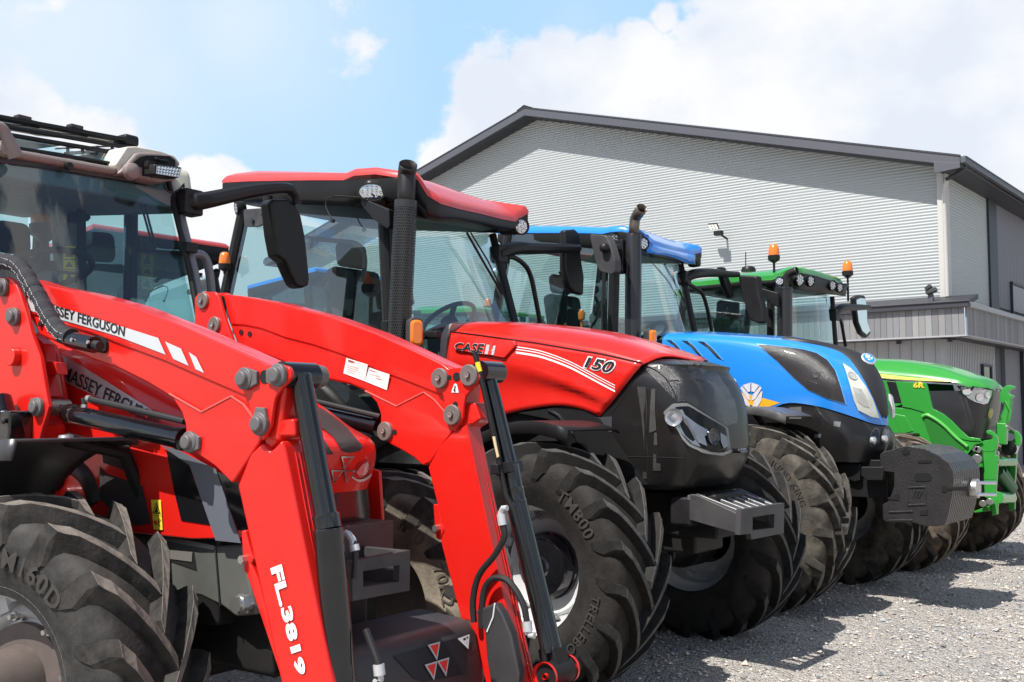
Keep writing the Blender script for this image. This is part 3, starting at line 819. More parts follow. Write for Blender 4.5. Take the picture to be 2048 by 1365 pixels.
def oval_lamp(parent, c, d, rw, rh, name='work_lamp', depth=.05):
    c = Vector(c); d = Vector(d).normalized(); u = Vector((0, 0, 1)).cross(d).normalized(); v = d.cross(u)
    def ring(a, k): return [c + d * a + u * (math.cos(2 * math.pi * i / 32) * rw * k) + v * (math.sin(2 * math.pi * i / 32) * rh * k) for i in range(32)]
    mb = MB(); mb.rings([ring(-depth, .9), ring(0, 1.12), ring(.012, 1.12), ring(.012, 1.0), ring(-.005, .97)], True, True); h = obj(name, mb, M_blk_gl, parent)
    mb = MB(); mb.rings([ring(-.004, .98), ring(.004, .96), ring(.007, .6), ring(.007, .02)], True, True); obj('lens', mb, M_lens, h)
    mb = MB()
    for i in range(-2, 3):
        for j in (-1, 0, 1):
            if abs(i) + abs(j) * .7 > 2.2: continue
            p = c + d * .006 + u * (i * rw * .36) + v * (j * rh * .52)
            mb.lathe([(0, rh * .22), (.006, rh * .17), (.003, .001)], p, d, 10)
    obj('led_cluster', mb, M_refl, h); return h
def round_lens_box(parent, c, d, w, h, dep, lens_h, name='indicator_lamp'):
    """upright side lamp: dark box with an amber capsule in front"""
    c = Vector(c); d = Vector(d).normalized(); u = Vector((0, 0, 1)).cross(d).normalized(); v = Vector((0, 0, 1))
    def outl(k, hh): return [c + u * x + v * z + d * 0 for x, z in round_poly([(-w * k, -hh), (w * k, -hh), (w * k, hh), (-w * k, hh)], w * .55, 5)]
    mb = MB(); mb.prism([p - d * dep for p in outl(.5, h / 2)], d * dep); o = obj(name, mb, M_char, parent, bevel=.008)
    mb = MB(); A = [outl(.42, lens_h / 2), [p + d * .018 for p in outl(.40, lens_h / 2 - .003)], [p + d * .028 for p in outl(.28, lens_h / 2 - .016)]]; mb.rings(A, True, True)
    obj('amber_lens', mb, M_orange, o); return o
def beacon(parent, base, s=1.0, stem=.16):
    x, y, z = base
    b = empty('beacon', base, 0, parent)
    mb = MB(); mb.cyl((0, 0, -stem), (0, 0, .0), .013 * s, 10); mb.lathe([(0, .02 * s), (.02 * s, .045 * s), (.03 * s, .062 * s), (.075 * s, .066 * s), (.08 * s, .06 * s)], (0, 0, 0), (0, 0, 1), 28); obj('base', mb, M_blk, b)
    mb = MB(); mb.lathe([(.08 * s, .058 * s), (.10 * s, .060 * s), (.15 * s, .055 * s), (.185 * s, .046 * s), (.20 * s, .03 * s), (.206 * s, .001)], (0, 0, 0), (0, 0, 1), 28); obj('amber_dome', mb, M_orange, b)
    return b
def mirror_unit(parent, fr, outline, yx, thick, face_dir, mats=(None,), glass_inset=True, name='wing_mirror', axis='x'):
    """mirror housing: outline in pixels on the plane x = yx (axis x), extruded away from the viewer"""
    pts = [fr.U(p, x=yx) for p in outline]
    mb = MB(); mb.prism(pts, Vector((-thick, 0, 0)) if axis == 'x' else Vector((0, thick, 0)))
    return obj(name, mb, mats[0] or M_blk, parent, bevel=.022, seg=3)
def cab_frame(parent, corners, r=.045, m=None, name='pillar'):
    out = []
    for a, b in corners:
        mb = MB(); mb.tube([a, Vector(a).lerp(Vector(b), .5) + Vector((0, 0, 0)), b], r, 10); out.append(obj(name, mb, m or M_blk, parent))
    return out
def quad_panel(name, pts, m, parent, th=.006, **k):
    pts = [Vector(p) for p in pts]; n = (pts[1] - pts[0]).cross(pts[2] - pts[0]).normalized()
    mb = MB(); mb.face(pts); return obj(name, mb, m, parent, smooth=False, **k)
def sheet(name, parent, pts, m):
    mb = MB(); mb.face(pts); return obj(name, mb, m, parent, smooth=False)
def seat(parent, x, y, z, w=.5):
    s = empty('driver_seat', (x, y, z), 0, parent)
    def cushion(nm, c, d, rot):
        mb = MB(); mb.box(c, d, Matrix.Rotation(R(rot), 3, 'Y')); obj(nm, mb, M_seat, s, bevel=.05, seg=3)
    cushion('seat_base', (0, 0, 0), (.5, w, .14), 4); cushion('backrest', (-.27, 0, .38), (.14, w, .66), -10); cushion('headrest', (-.34, 0, .82), (.10, w * .6, .2), -8)
    mb = MB(); mb.box((0, 0, -.25), (.35, .35, .4)); obj('pedestal', mb, M_int, s, bevel=.02)
    for sd in (-1, 1):
        mb = MB(); mb.box((.05, sd * (w / 2 + .06), .2), (.4, .09, .06), Matrix.Rotation(R(6), 3, 'Y')); obj('armrest', mb, M_seat, s, bevel=.02)
    return s
def steering(parent, c, r=.21, tilt=35):
    st = empty('steering_wheel', c, 0, parent)
    M = Matrix.Rotation(R(-tilt), 3, 'Y')
    mb = MB(); ring = [M @ Vector((math.cos(a) * r, math.sin(a) * r, 0)) for a in np.linspace(0, 2 * math.pi, 33)]
    mb.tube(ring, .017, 10); obj('rim', mb, M_seat, st)
    mb = MB()
    for a in (90, 210, 330): mb.bar(M @ Vector((0, 0, -.01)), M @ Vector((math.cos(R(a)) * r, math.sin(R(a)) * r, 0)), .04, .012)
    mb.cyl(M @ Vector((0, 0, -.03)), M @ Vector((0, 0, .02)), .06, 20); obj('spokes', mb, M_blk, st)
    mb = MB(); mb.cyl((0, 0, 0), M @ Vector((0, 0, -.45)), .05, 14); obj('column', mb, M_int, st)
    return st
def rear_body(parent, wb, track, m_fender, Rr=.90, Wr=.6):
    """transmission, rear axle, mudguards: the part of a tractor behind and below its cab"""
    mb = MB(); mb.box((-wb / 2 - .1, 0, .85), (wb + .4, .50, .55)); mb.box((-wb, 0, .9), (.5, track - .6, .34)); obj('transmission', mb, M_dark, parent, bevel=.03)
    for s in (-1, 1):
        y0, y1 = s * .62, s * (track / 2 + Wr / 2 - .05)
        a = [(-wb + math.cos(t) * (Rr + .10), (Rr - .03) + math.sin(t) * (Rr + .10)) for t in np.linspace(R(15), R(165), 16)]
        mb = MB(); mb.rings([[(x, y0, z) for x, z in a], [(x, y1, z) for x, z in a]], False, False); obj('mudguard', mb, m_fender, parent, solid=.02)
    mb = MB(); mb.box((-.9, -.62, .75), (.5, .3, .5)); mb.box((-1.2, -.70, .45), (.42, .22, .03)); mb.box((-1.2, -.70, .7), (.42, .22, .03)); obj('cab_step', mb, M_dark, parent, bevel=.015)
    mb = MB(); mb.box((-1.05, .70, .82), (.9, .42, .55)); obj('fuel_tank', mb, M_blk, parent, bevel=.06, seg=3)

def make_roof(t, fr, ny, near_px, frt, m_skin, m_rim, h_side=.17, h_front=.075, crown=.085, skin_edge=.02):
    """cab roof: the edge between skin and rim is traced along the near side and the front, the far side mirrors it"""
    near = [fr.U(p, y=ny) for p in near_px]; frp = [fr.U(p, y=y) for p, y in frt]
    fy = frt[-1][1]
    far = [Vector((x, fy, float(np.interp(x, [near[0].x, frp[-1].x], [near[0].z, frp[-1].z])))) for x in np.linspace(frp[-1].x - .15, near[0].x, 6)]
    loop = near + frp + far
    hs = [h_side] * len(near) + list(np.linspace(h_side, h_front, 4)) + [h_front] * (len(frp) - 6) + list(np.linspace(h_front, h_side * .8, 2)) + [h_side] * len(far)
    hs = hs[:len(loop)]
    cx = sum(p.x for p in loop) / len(loop)
    G = np.array([[p.x, p.y, 1] for p in loop]); pc = np.linalg.lstsq(G, np.array([p.z for p in loop]), rcond=None)[0]
    def sc_(k, f, w=0.0):
        out = []
        for p, h in zip(loop, hs):
            x, y = cx + (p.x - cx) * k, p.y * k
            out.append(Vector((x, y, p.z * (1 - w) + (pc[0] * x + pc[1] * y + pc[2] + .02) * w + f(h))))
        return out
    mb = MB(); mb.rings([sc_(.90, lambda h: -h), sc_(.975, lambda h: -h * .85), sc_(1.0, lambda h: -h * .5), sc_(1.0, lambda h: 0), sc_(.97, lambda h: .004)], True, True); obj('roof_rim', mb, m_rim, t, bevel=.008)
    mb = MB(); mb.rings([sc_(1.001, lambda h: 0), sc_(1.0, lambda h: skin_edge), sc_(.975, lambda h: crown * .5 + .01), sc_(.93, lambda h: crown * .75, .15), sc_(.82, lambda h: crown * .9, .6), sc_(.6, lambda h: crown * .97, 1), sc_(.2, lambda h: crown, 1)], True, True)
    return obj('roof', mb, m_skin, t, ang=55)
def fill_patch(name, fr, tr, poly, m, parent, off, n=8):
    """an outline in pixels filled with a fine sheet that lies on the traced surface"""
    bm2 = bmesh.new(); vs = [bm2.verts.new((p[0], p[1], 0)) for p in poly]; bm2.faces.new(vs)
    bmesh.ops.triangulate(bm2, faces=bm2.faces[:]); bmesh.ops.subdivide_edges(bm2, edges=bm2.edges[:], cuts=n, use_grid_fill=True)
    W3 = lift(fr, tr, [tuple(v.co[:2]) for v in bm2.verts], off)
    for v, w in zip(bm2.verts, W3): v.co = w
    mb = MB(); mb.bm.free(); mb.bm = bm2
    return obj(name, mb, m, parent, ang=50)
def scale_poly(poly, k, c=None):
    c = np.mean(poly, 0) if c is None else c
    return [tuple(c + (np.array(p) - c) * k) for p in poly]
def left_mirror(t, fr, root, arm_px, housing_px, x, rail_px=None, thick=.07, m_glass=None, arm_r=.035, rail_m=None):
    """wing mirror on the far side: arm and housing traced on the plane x"""
    mm = empty('wing_mirror', root, 0, t)
    L = lambda p: fr.U(p, x=x) - Vector(root)
    mb = MB(); pts = [Vector((0, 0, 0))] + [L(p) for p in arm_px]; mb.tube(pts, [arm_r * 1.2, arm_r, arm_r * .7], 10, smooth=16); obj('arm', mb, M_blk, mm)
    mb = MB(); mb.box((0, .02, 0), (.1, .12, .14)); obj('hinge', mb, M_blk, mm, bevel=.012)
    mb = MB(); mb.prism([L(p) for p in housing_px], (-thick, 0, 0)); obj('housing', mb, M_blk, mm, bevel=.02, seg=3)
    if m_glass:
        mb = MB(); mb.face([L(p) + Vector((.004, 0, 0)) for p in scale_poly(housing_px, .84)]); obj('mirror_face', mb, m_glass, mm, smooth=False)
    if rail_px:
        mb = MB(); mb.tube([fr.U(p, x=x) for p in rail_px], .02, 10, smooth=22); obj('grab_rail', mb, rail_m or M_blk, t)
    return mm
def simple_cab(t, fr, At, Ab, Ft, Fb, Bt, Bb, zfloor, m=None, screen_bulge=.10, r=.05, gl=None):
    """posts, glass and floor of a cab; A = near front post, F = far front post, B = near rear post (top, bottom)"""
    Ct, Cb = Vector((Bt.x, -Bt.y, Bt.z)), Vector((Bb.x, -Bb.y, Bb.z)); gl = gl or G_clear
    cab_frame(t, [(Bt, Bb), (Ct, Cb), (At, Ab)], r, m); cab_frame(t, [(Ft, Fb)], r * .65, m)
    quad_panel('door_glass', [At + Vector((-.04, -.012, 0)), Ab + Vector((-.04, -.012, 0)), Bb + Vector((.04, -.012, 0)), Bt + Vector((.04, -.012, 0))], gl, t)
    quad_panel('door_glass', [Ft + Vector((-.04, .012, 0)), Fb + Vector((-.04, .012, 0)), Cb + Vector((.04, .012, 0)), Ct + Vector((.04, .012, 0))], gl, t)
    mb = MB(); rows = []
    for k in range(9):
        v = k / 8; a, b = At.lerp(Ab, v) + Vector((.03, 0, 0)), Ft.lerp(Fb, v)
        rows.append([a.lerp(b, w) + Vector((screen_bulge * math.sin(math.pi * w), 0, 0)) for w in np.linspace(0, 1, 13)])
    mb.grid(rows); obj('windscreen', mb, gl, t)
    quad_panel('rear_window', [Bt + Vector((-.02, .06, -.03)), Bb + Vector((-.02, .06, .35)), Cb + Vector((-.02, -.06, .35)), Ct + Vector((-.02, -.06, -.03))], gl, t)
    mb = MB(); mb.plate_z([(Ab.x, -.6), (Ab.x, .6), (Bb.x, .78), (Bb.x, -.78)], zfloor - .08, zfloor); obj('cab_floor', mb, M_dark, t)

# ================================================================ the red tractor with the numerals 150
M_hole0 = mat('dark_opening', (.004, .004, .004), .8)
def build_case():
    fr = Frame(-3.61, 5.62, 1.0); U = fr.U
    t = empty('red_tractor', (fr.x, fr.y, 0), fr.a)
    tag(t, 'red tractor with black nose and mesh exhaust, marked 150, beside the blue one', 'tractor')
    # --- wheels
    Rt = .70
    txt = [('TM800', 42, .505, .070, .012, -1), ('TRELLEBORG', -36, .50, .052, .006, -1)]
    make_wheel(t, (0, -.915, .66), Rt, .46, .365, -1, lugs=18, mats=RUB_CA, phase=.12, texts=txt, offset=-.05, hub_len=.10, hub_r=.165, bolts=8, bolt_r=.27)
    make_wheel(t, (0, .905, .66), Rt, .46, .365, 1, lugs=18, mats=RUB_CA, phase=.03, offset=.11, hub_len=.1, hub_r=.2)
    axle(t, 1.78, .665)
    rear_wheels(t, -2.66, 1.86, .92, .60, .49, RUB_CA)
    rear_body(t, 2.66, 1.86, M_blk)
    # --- nose (dark), shaped by its plan curve at each height
    levels = []
    sil = [fr.U(p, y=.1) for p in ((1441, 741), (1458, 765), (1470, 793), (1477, 822), (1480, 850), (1483, 885), (1484, 905), (1474, 930), (1455, 965), (1440, 976))]
    zs = [p.z for p in sil]; xs = [p.x for p in sil]
    def xf(z): return float(np.interp(z, zs[::-1], xs[::-1]))
    def hwf(z): return float(np.interp(z, [1.0, 1.1, 1.25, 1.5, 1.7, 1.80, 1.86], [.36, .405, .428, .432, .425, .40, .36]))
    def ring(z, xfr, hw, xr, n=15):
        pts = []
        for k in range(-n, n + 1):
            v = k / n; a = abs(v) * math.pi / 2
            y = math.copysign(hw * math.sin(a) ** .55, v); x = xfr - .50 * (1 - max(0, math.cos(a)) ** .55)
            pts.append((x, y, z))
        return [(xr, -hw, z)] + pts + [(xr, hw, z)]
    rg = [ring(z, xf(z), hwf(z), -.25) for z in np.linspace(1.07, 1.77, 22)]
    rg += [ring(1.80, .60, .40, -.25), ring(1.83, .50, .37, -.25), ring(1.855, .36, .30, -.25), ring(1.87, .2, .2, -.25)]
    mb = MB(); mb.rings(rg, True, True); nose = obj('nose_cowl', mb, M_blk_dusty, t, ang=60)
    # --- red bonnet: rows from the lower edge over the crease to the centre line
    ysd = -.442
    r0 = [((893, 852), ysd), ((930, 850), ysd), ((965, 842), ysd), ((1040, 822), ysd), ((1110, 812), ysd), ((1160, 818), ysd), ((1200, 833), ysd)]
    def A7(y, *p): return [(v, y) for v in q('A7', *p)]
    r1 = A7(-.44, (640, 420), (760, 400), (960, 400), (1150, 420), (1350, 470), (1460, 530), (1555, 560))
    r1 = [((893, 800), -.44), ((940, 790), -.44), ((1010, 775), -.44), ((1080, 775), -.44), ((1150, 788), -.44), ((1190, 808), -.44), ((1208, 822), -.44)]
    r2 = [((893, 722), -.468), ((930, 722), -.47), ((1000, 728), -.472), ((1066, 745), -.472), ((1135, 771), -.468), ((1190, 795), -.458), ((1222, 806), -.445)]
    r2b = [((893, 705), -.462), ((930, 704), -.464), ((1000, 710), -.466), ((1066, 725), -.466), ((1135, 750), -.462), ((1190, 773), -.452), ((1236, 788), -.444)]
    r3 = [((897, 680), -.45), ((940, 683), -.45), ((1000, 692), -.45), ((1066, 704), -.45), ((1135, 722), -.45), ((1200, 742), -.448), ((1260, 757), -.443)]
    r4 = [((901, 664), -.44), ((950, 670), -.44), ((1000, 677), -.44), ((1066, 686), -.44), ((1135, 697), -.44), ((1200, 707), -.438), ((1285, 727), -.432)]
    r5 = [((905, 646), -.29), ((950, 646), -.29), ((1000, 648), -.29), ((1066, 653), -.29), ((1135, 661), -.28), ((1230, 679), -.27), ((1335, 711), -.25)]
    c5 = [U(p, y=y) for p, y in r5]
    r6 = [(c.x, 0, c.z + .028) for c in c5[:-1]] + [tuple(U((1404, 723), y=0))]
    up = panel(fr, [r4, r5, r6], n=30, m=4, mirror=True)
    bon = obj('bonnet', up, M_red_case, t, solid=.012, ang=50)
    for sg in (-1, 1):
        lo = panel(fr, [r0, r1, r2, r2b, r3, r4], n=30, m=3)
        if sg > 0:
            for v in lo.bm.verts: v.co.y = -v.co.y
        so = obj('bonnet_side', lo, M_red_case, t, solid=.012, ang=60)
        if sg < 0: side = so
    mb = MB(); mb.tube([U(p, y=-.444) for p in q('A7', (655, 68), (900, 100), (1150, 134), (1400, 176), (1543, 198))] + [U((1285, 726), y=-.436)], .0028, 6); obj('shut_line', mb, M_bdec, t)
    # pale seal at the back edge of the bonnet
    mb = MB(); mb.plate(fr.xz(q('A6', (385, 1365), (395, 1200), (430, 1140), (470, 1128), (452, 1165), (430, 1230), (425, 1365)), -.46), -.46, -.36); obj('bonnet_seal', mb, mat('grey_seal', (.38, .37, .36), .6), t, bevel=.004)
    # dark engine bay under the bonnet
    mb = MB(); mb.plate([(-1.15, .95), (-1.15, 2.02), (-.2, 1.84), (.1, 1.7), (.1, .95)], -.40, .40); obj('engine_bay', mb, M_dark, t, bevel=.02)
    mb = MB(); mb.plate(fr.xz([(1035, 826), (1110, 816), (1165, 822), (1200, 838), (1290, 970), (1200, 955), (1160, 905), (1140, 868), (1095, 838)], -.436), -.436, -.2); obj('inner_panel', mb, M_blk, t)
    mb = MB(); mb.tube([U(p, y=-.44) for p in q('B1', (275, 570), (330, 600), (385, 660), (425, 720), (448, 780))], .010, 8); obj('wheel_arch_edge', mb, M_blk_gl, t)
    # headlights: a bevelled hexagon wrapped on the nose corner
    tr = bvh(nose)
    Fp = q('B1', (930, 585), (985, 535), (1060, 532), (1285, 672), (1300, 790), (1265, 830), (1195, 822), (1075, 770))
    def patch(name, poly, m, off, n=10):
        """fill a pixel outline with a grid-like sheet on the nose"""
        bm2 = bmesh.new(); vs = [bm2.verts.new((p[0], p[1], 0)) for p in poly]; bm2.faces.new(vs)
        bmesh.ops.triangulate(bm2, faces=bm2.faces[:]); bmesh.ops.subdivide_edges(bm2, edges=bm2.edges[:], cuts=n, use_grid_fill=True)
        P = [tuple(v.co[:2]) for v in bm2.verts]; W3 = lift(fr, tr, P, off)
        for v, w in zip(bm2.verts, W3): v.co = w
        mb = MB(); mb.bm.free(); mb.bm = bm2
        return obj(name, mb, m, t, ang=50)
    c0 = np.mean(Fp, 0)
    def scl(poly, k, c=None): c = np.mean(poly, 0) if c is None else c; return [tuple(c + (np.array(p) - c) * k) for p in poly]
    bezel = patch('headlight_bezel', round_poly(Fp, 4), mat('headlight_bezel_grey', (.15, .15, .155), .35), .014)
    inn = scl(Fp, .88)
    hl = patch('headlight', round_poly(inn, 4), mat('headlight_black', (.004, .0045, .006), .15, coat=.12, spec=.2), .020)
    lens = decal('headlight_lens_and_reflection', fr, tr, [q('B1', (955, 610), (985, 575), (1035, 570), (1060, 620), (1100, 700), (1130, 780), (1090, 765), (1010, 680))], mat('lamp_inner_pale', (.20, .23, .27), .15, metal=.5, coat=.6), t, .027)
    for px, rr in (((992, 612), .052), ((1195, 722), .05)):
        h = hit(fr, tr, q1('B1', *px))
        if h:
            c, n_ = h; mb = MB(); mb.lathe([(.022, rr), (.032, rr * .96), (.028, rr * .85), (.024, rr * .4), (.030, .001)], c, n_, 28); obj('projector_lamp', mb, mat('projector_glass', (.36, .38, .40), .1, metal=.5, coat=.8, var=.35, vscale=60) if px[0] < 1100 else M_blk_gl, t)
    decal('headlight_lens_and_reflection', fr, tr, [q('B1', (1050, 600), (1110, 650), (1190, 700), (1150, 720), (1165, 775), (1120, 755), (1085, 690))], mat('lamp_reflection_grey', (.16, .19, .24), .2, metal=.4, coat=.6), t, .026)  # grey-blue patch paints a reflection in the lamp glass
    decal('headlight_lens_and_reflection', fr, tr, [q('B1', (1232, 700), (1268, 722), (1275, 775), (1250, 790), (1235, 750))], mat('lamp_reflection_grey', (.16, .19, .24), .2, metal=.4, coat=.6), t, .026)  # second patch of the same painted reflection
    decal('headlight_trim', fr, tr, strip_poly(q('B1', (1012, 665), (1062, 748), (1140, 793), (1230, 808), (1290, 790)), q('B1', (1005, 670), (1058, 762), (1140, 808), (1236, 822), (1300, 802)), 16), mat('headlight_edge_grey', (.22, .225, .23), .25, metal=.3, coat=.5), t, .030)
    gp = q('B1', (800, 312), (880, 283), (1000, 283), (1090, 318), (1150, 335), (1235, 362), (1290, 440), (1335, 520), (1352, 600), (1345, 645), (1285, 660), (1060, 520), (1008, 525), (985, 460), (940, 390), (870, 335))
    fill_patch('front_grille', fr, tr, gp, mat('glossy_grille_mesh', (.010, .0095, .0105), .22, coat=.5, bump=.35, bscale=260, dirt=(.07, .065, .06), damt=.1), t, .002, 6)
    mb = MB(); mb.tube([p for p in lift(fr, tr, [tuple(v) for v in spline(q('B1', (795, 308), (870, 335), (940, 390), (985, 460), (1010, 535)), 16)], .004)], .0035, 6); obj('shut_line', mb, M_hole0, t)
    for ln_ in (((640, 580), (700, 500), (800, 330)), ((1065, 775), (1050, 840), (1045, 920), (1050, 985)), ((560, 820), (700, 835), (880, 838), (1060, 845))):
        pp = [p for p in lift(fr, tr, [tuple(v) for v in spline(q('B1', *ln_), 14)], .001)]
        mb = MB(); mb.tube(pp, .0022, 6); obj('shut_line', mb, M_hole0, t)
    # nose details: scrape marks, plates, chin lip, bonnet catch
    decal('scuffed_patch', fr, tr, [q('B1', (780, 435), (830, 440), (838, 560), (832, 700), (845, 830), (835, 960), (812, 960), (820, 760), (805, 600))], mat('scuffed_grey', (.034, .033, .032), .5, var=.4, vscale=30), t, .003)
    decal('scuffed_patch', fr, tr, [q('B1', (862, 450), (885, 450), (882, 570), (890, 680), (878, 690), (850, 700), (855, 560)), q('B1', (878, 700), (893, 700), (896, 770), (876, 770)), q('B1', (872, 820), (890, 820), (890, 870), (914, 875), (914, 915), (872, 915))], mat('scuffed_pale', (.05, .049, .047), .5, var=.4, vscale=30), t, .004)
    trp = bvh(nose, side)
    decal('rating_plate', fr, tr, [q('B1', (540, 612), (638, 606), (638, 696), (540, 692))], mat('dull_plate', (.05, .05, .056), .4), t, .004)
    decal('warning_sticker', fr, tr, [q('B1', (540, 708), (575, 706), (592, 770), (575, 775), (545, 735))], M_ydec, t, .005)
    tr2 = bvh(nose, bon)
    lettering('nose_badge', fr, tr2, 'CASE IH', q('B1', (1075, 296), (1150, 300), (1146, 324), (1088, 308)), mat('dull_badge', (.12, .12, .12), .4), t, off=.012)
    mb = MB(); P = [U(p, y=-.05) for p in q('B1', (1300, 790), (1360, 790), (1372, 815), (1300, 815))]; mb.prism(P, (0, .1, 0)); obj('chin_lip', mb, M_blk_gl, t, bevel=.01)
    mb = MB(); P = q('B1', (1335, 680), (1360, 640), (1372, 690), (1368, 770), (1350, 790), (1338, 740)); P3 = [U(p, y=.28) for p in P]; mb.prism(P3, (0, .08, 0)); obj('headlight', mb, M_lens, t, bevel=.008)
    # --- badges on the bonnet side
    trs = bvh(side, bon)
    plate = q('A7', (668, 92), (1045, 125), (1056, 150), (985, 228), (690, 180))
    W3 = lift(fr, trs, plate, .0); mb = MB(); mb.prism([p + Vector((0, .006, 0)) for p in W3], (0, -.028, 0)); pl = obj('badge_plate', mb, M_red_case, t, bevel=.006)
    trb = bvh(pl, side)
    lettering('badge_lettering_edge', fr, trb, 'CASE', q('A7', (680, 134), (862, 142), (858, 204), (682, 178)), M_silver, t, shear=.22, weight=.035, off=.003)
    lettering('badge_lettering', fr, trb, 'CASE', q('A7', (684, 137), (859, 145), (855, 200), (686, 176)), M_bdec, t, shear=.22, weight=.012, off=.006)
    decal('badge_lettering', fr, trb, [q('A7', (872, 148), (890, 150), (878, 206), (860, 203)), q('A7', (912, 154), (926, 156), (914, 210), (898, 208)), q('A7', (868, 174), (920, 178), (917, 188), (865, 184))], M_silver, t, .004)
    decal('badge_lettering', fr, trb, [q('A7', (897, 135), (912, 136), (896, 208), (880, 206))], mat('badge_red', (.75, .03, .02), .4), t, .006)
    def A7s(*p): return q('A7', *p)
    for top, bot in (((1065, 158), (1250, 200), (1450, 262), (1555, 318)),) and []: pass
    for dy, wd in ((0, 5), (14, 5), (30, 11)):
        tp = [(1000 + (x) / 2.843, 620 + (y + dy) / 2.843) for x, y in ((92, 208), (230, 232), (380, 285), (480, 335), (560, 378), (655, 428))]
        bt = [(x, y + wd / 2.843) for x, y in tp]
        decal('side_stripe', fr, trs, strip_poly(tp, bt, 16), M_white, t, .003)
    lettering('model_numerals_edge', fr, trs, '150', q('B1', (478, 258), (668, 292), (640, 372), (472, 330)), M_white, t, shear=.25, weight=.055, off=.005)
    lettering('model_numerals', fr, trs, '150', q('B1', (486, 266), (660, 298), (634, 364), (482, 326)), M_bdec, t, shear=.25, weight=.018, off=.008)
    # --- front weight carrier
    ny = -.30
    xfp = U((1482, 1019), y=ny).x
    S = fr.xz(q('B2', (1108, 262), (1150, 262), (1390, 372), (1415, 350), (1410, 500), (1110, 412)), ny)
    mb = MB(); mb.plate(S, ny, ny + .03); cr = obj('weight_carrier', mb, M_char, t, bevel=.006)
    far = U(q1('B2', 1668, 312), x=xfp).y
    mb = MB(); mb.plate(S, far - .03, far); obj('weight_carrier', mb, M_char, t, bevel=.006)
    fz = fr.yz(q('B2', (1415, 352), (1670, 312), (1666, 490), (1612, 500), (1612, 505), (1475, 527), (1472, 492), (1410, 500)), xfp)
    Ho = fr.yz(q('B2', (1483, 396), (1612, 376), (1608, 458), (1482, 474)), xfp)
    mb = MB()
    # face plate with a real slot: four bars round the hole
    (y0, z0), (y1, z1), (y2, z2), (y3, z3) = Ho
    for poly in ([fz[0], fz[1], Ho[1], Ho[0]], [fz[1], fz[2], Ho[2], Ho[1]], [fz[3], fz[5], Ho[3], Ho[2]], [fz[5], fz[6], fz[7], fz[0], Ho[0], Ho[3]], [fz[2], fz[3], Ho[2]]):
        mb.plate_x(poly, xfp - .03, xfp)
    obj('carrier_face', mb, M_char, t)
    mb = MB(); zt = S[0][1]
    for k in range(6):
        y = ny + .06 + (far - ny - .12) * k / 5
        mb.bar((S[1][0] - .03, y, S[1][1] - .012), (S[2][0] + .0, y, S[2][1] - .006), .022, .03)
    mb.box((S[0][0] + .02, (ny + far) / 2, S[0][1] - .02), (.06, far - ny, .03)); mb.box((xfp - .04, (ny + far) / 2, S[2][1] - .02), (.05, far - ny - .02, .03))
    obj('carrier_slats', mb, mat('worn_steel_slats', (.20, .20, .205), .35, metal=.5, var=.4, vscale=20), t, bevel=.004)
    mb = MB(); mb.box((S[0][0] - .06, (ny + far) / 2, S[0][1] - .1), (.14, far - ny, .17)); mb.box((.35, 0, .92), (.7, .4, .26)); mb.box((.1, 0, .86), (.9, .36, .34)); obj('front_support', mb, M_dark, t, bevel=.02)
    P = q('B2', (945, 420), (1060, 445), (1045, 545), (1020, 560), (1018, 640), (1000, 655), (980, 600), (978, 565), (955, 560))
    mb = MB(); mb.prism([U(p, y=-.12) for p in P], (0, .025, 0)); obj('hitch_plate', mb, M_dark, t, bevel=.004)
    # --- front mudguards
    for s in (-1, 1):
        arc = [(math.cos(a) * .80, .665 + math.sin(a) * .79) for a in np.linspace(R(70), R(150), 14)]
        arc = [(x, z) for x, z in arc]
        mb = MB(); mb.rings([[(x + .0, s * .56, z + .0) for x, z in arc], [(x, s * .60, z + .02) for x, z in arc], [(x, s * 1.08, z + .02) for x, z in arc], [(x, s * 1.10, z - .05) for x, z in arc]], False, False)
        obj('front_mudguard', mb, M_blk, t, solid=.012, ang=50)
        mb = MB(); mb.tube([(-.1, s * .45, 1.0), (-.15, s * .55, 1.36), (-.15, s * .7, 1.45)], .025, 8); obj('mudguard_bracket', mb, M_dark, t)
    # --- cab
    zf, zr = 1.42, 1.5
    At, Ab = U((770, 440), y=-.66), U((782, 700), y=-.66)
    fa_t, fa_b = Vector((At.x + .03, .66, At.z + .02)), Vector((Ab.x + .05, .66, 1.5))
    Ab = Ab + (Ab - At).normalized() * .45
    fa_t, fa_b = U((985, 470), y=.66), U((1032, 655), y=.66); fa_b = fa_b + (fa_b - fa_t).normalized() * .6
    Bt, Bb = U((489, 420), y=-.80), U((452, 592), y=-.84); Bb = Bb + (Bb - Bt).normalized() * .75
    Ct, Cb = Vector((Bt.x, .80, Bt.z)), Vector((Bb.x, .84, Bb.z))
    cab_frame(t, [(Bt, Bb), (Ct, Cb)], .05)
    cab_frame(t, [(fa_t, fa_b)], .032)
    mb = MB(); mb.tube([At, Ab], .05, 10); mb.tube([At + Vector((.09, -.02, 0)), Ab + Vector((.07, -.02, 0))], .022, 8); obj('pillar', mb, M_blk, t)
    quad_panel('door_glass', [At + Vector((-.04, -.012, 0)), Ab + Vector((-.04, -.012, 0)), Bb + Vector((.04, -.012, 0)), Bt + Vector((.04, -.012, 0))], G_clear, t, .005)
    quad_panel('door_glass', [fa_t + Vector((-.04, 0, 0)), fa_b + Vector((-.04, 0, 0)), Cb, Ct], G_clear, t, .005)
    # curved windscreen between the front pillars
    mb = MB(); rows = []
    for k in range(9):
        v = k / 8; a, b = At.lerp(Ab, v) + Vector((.07, 0, 0)), fa_t.lerp(fa_b, v) + Vector((.0, 0, 0))
        rows.append([a.lerp(b, w) + Vector((.10 * math.sin(math.pi * w), 0, 0)) for w in np.linspace(0, 1, 13)])
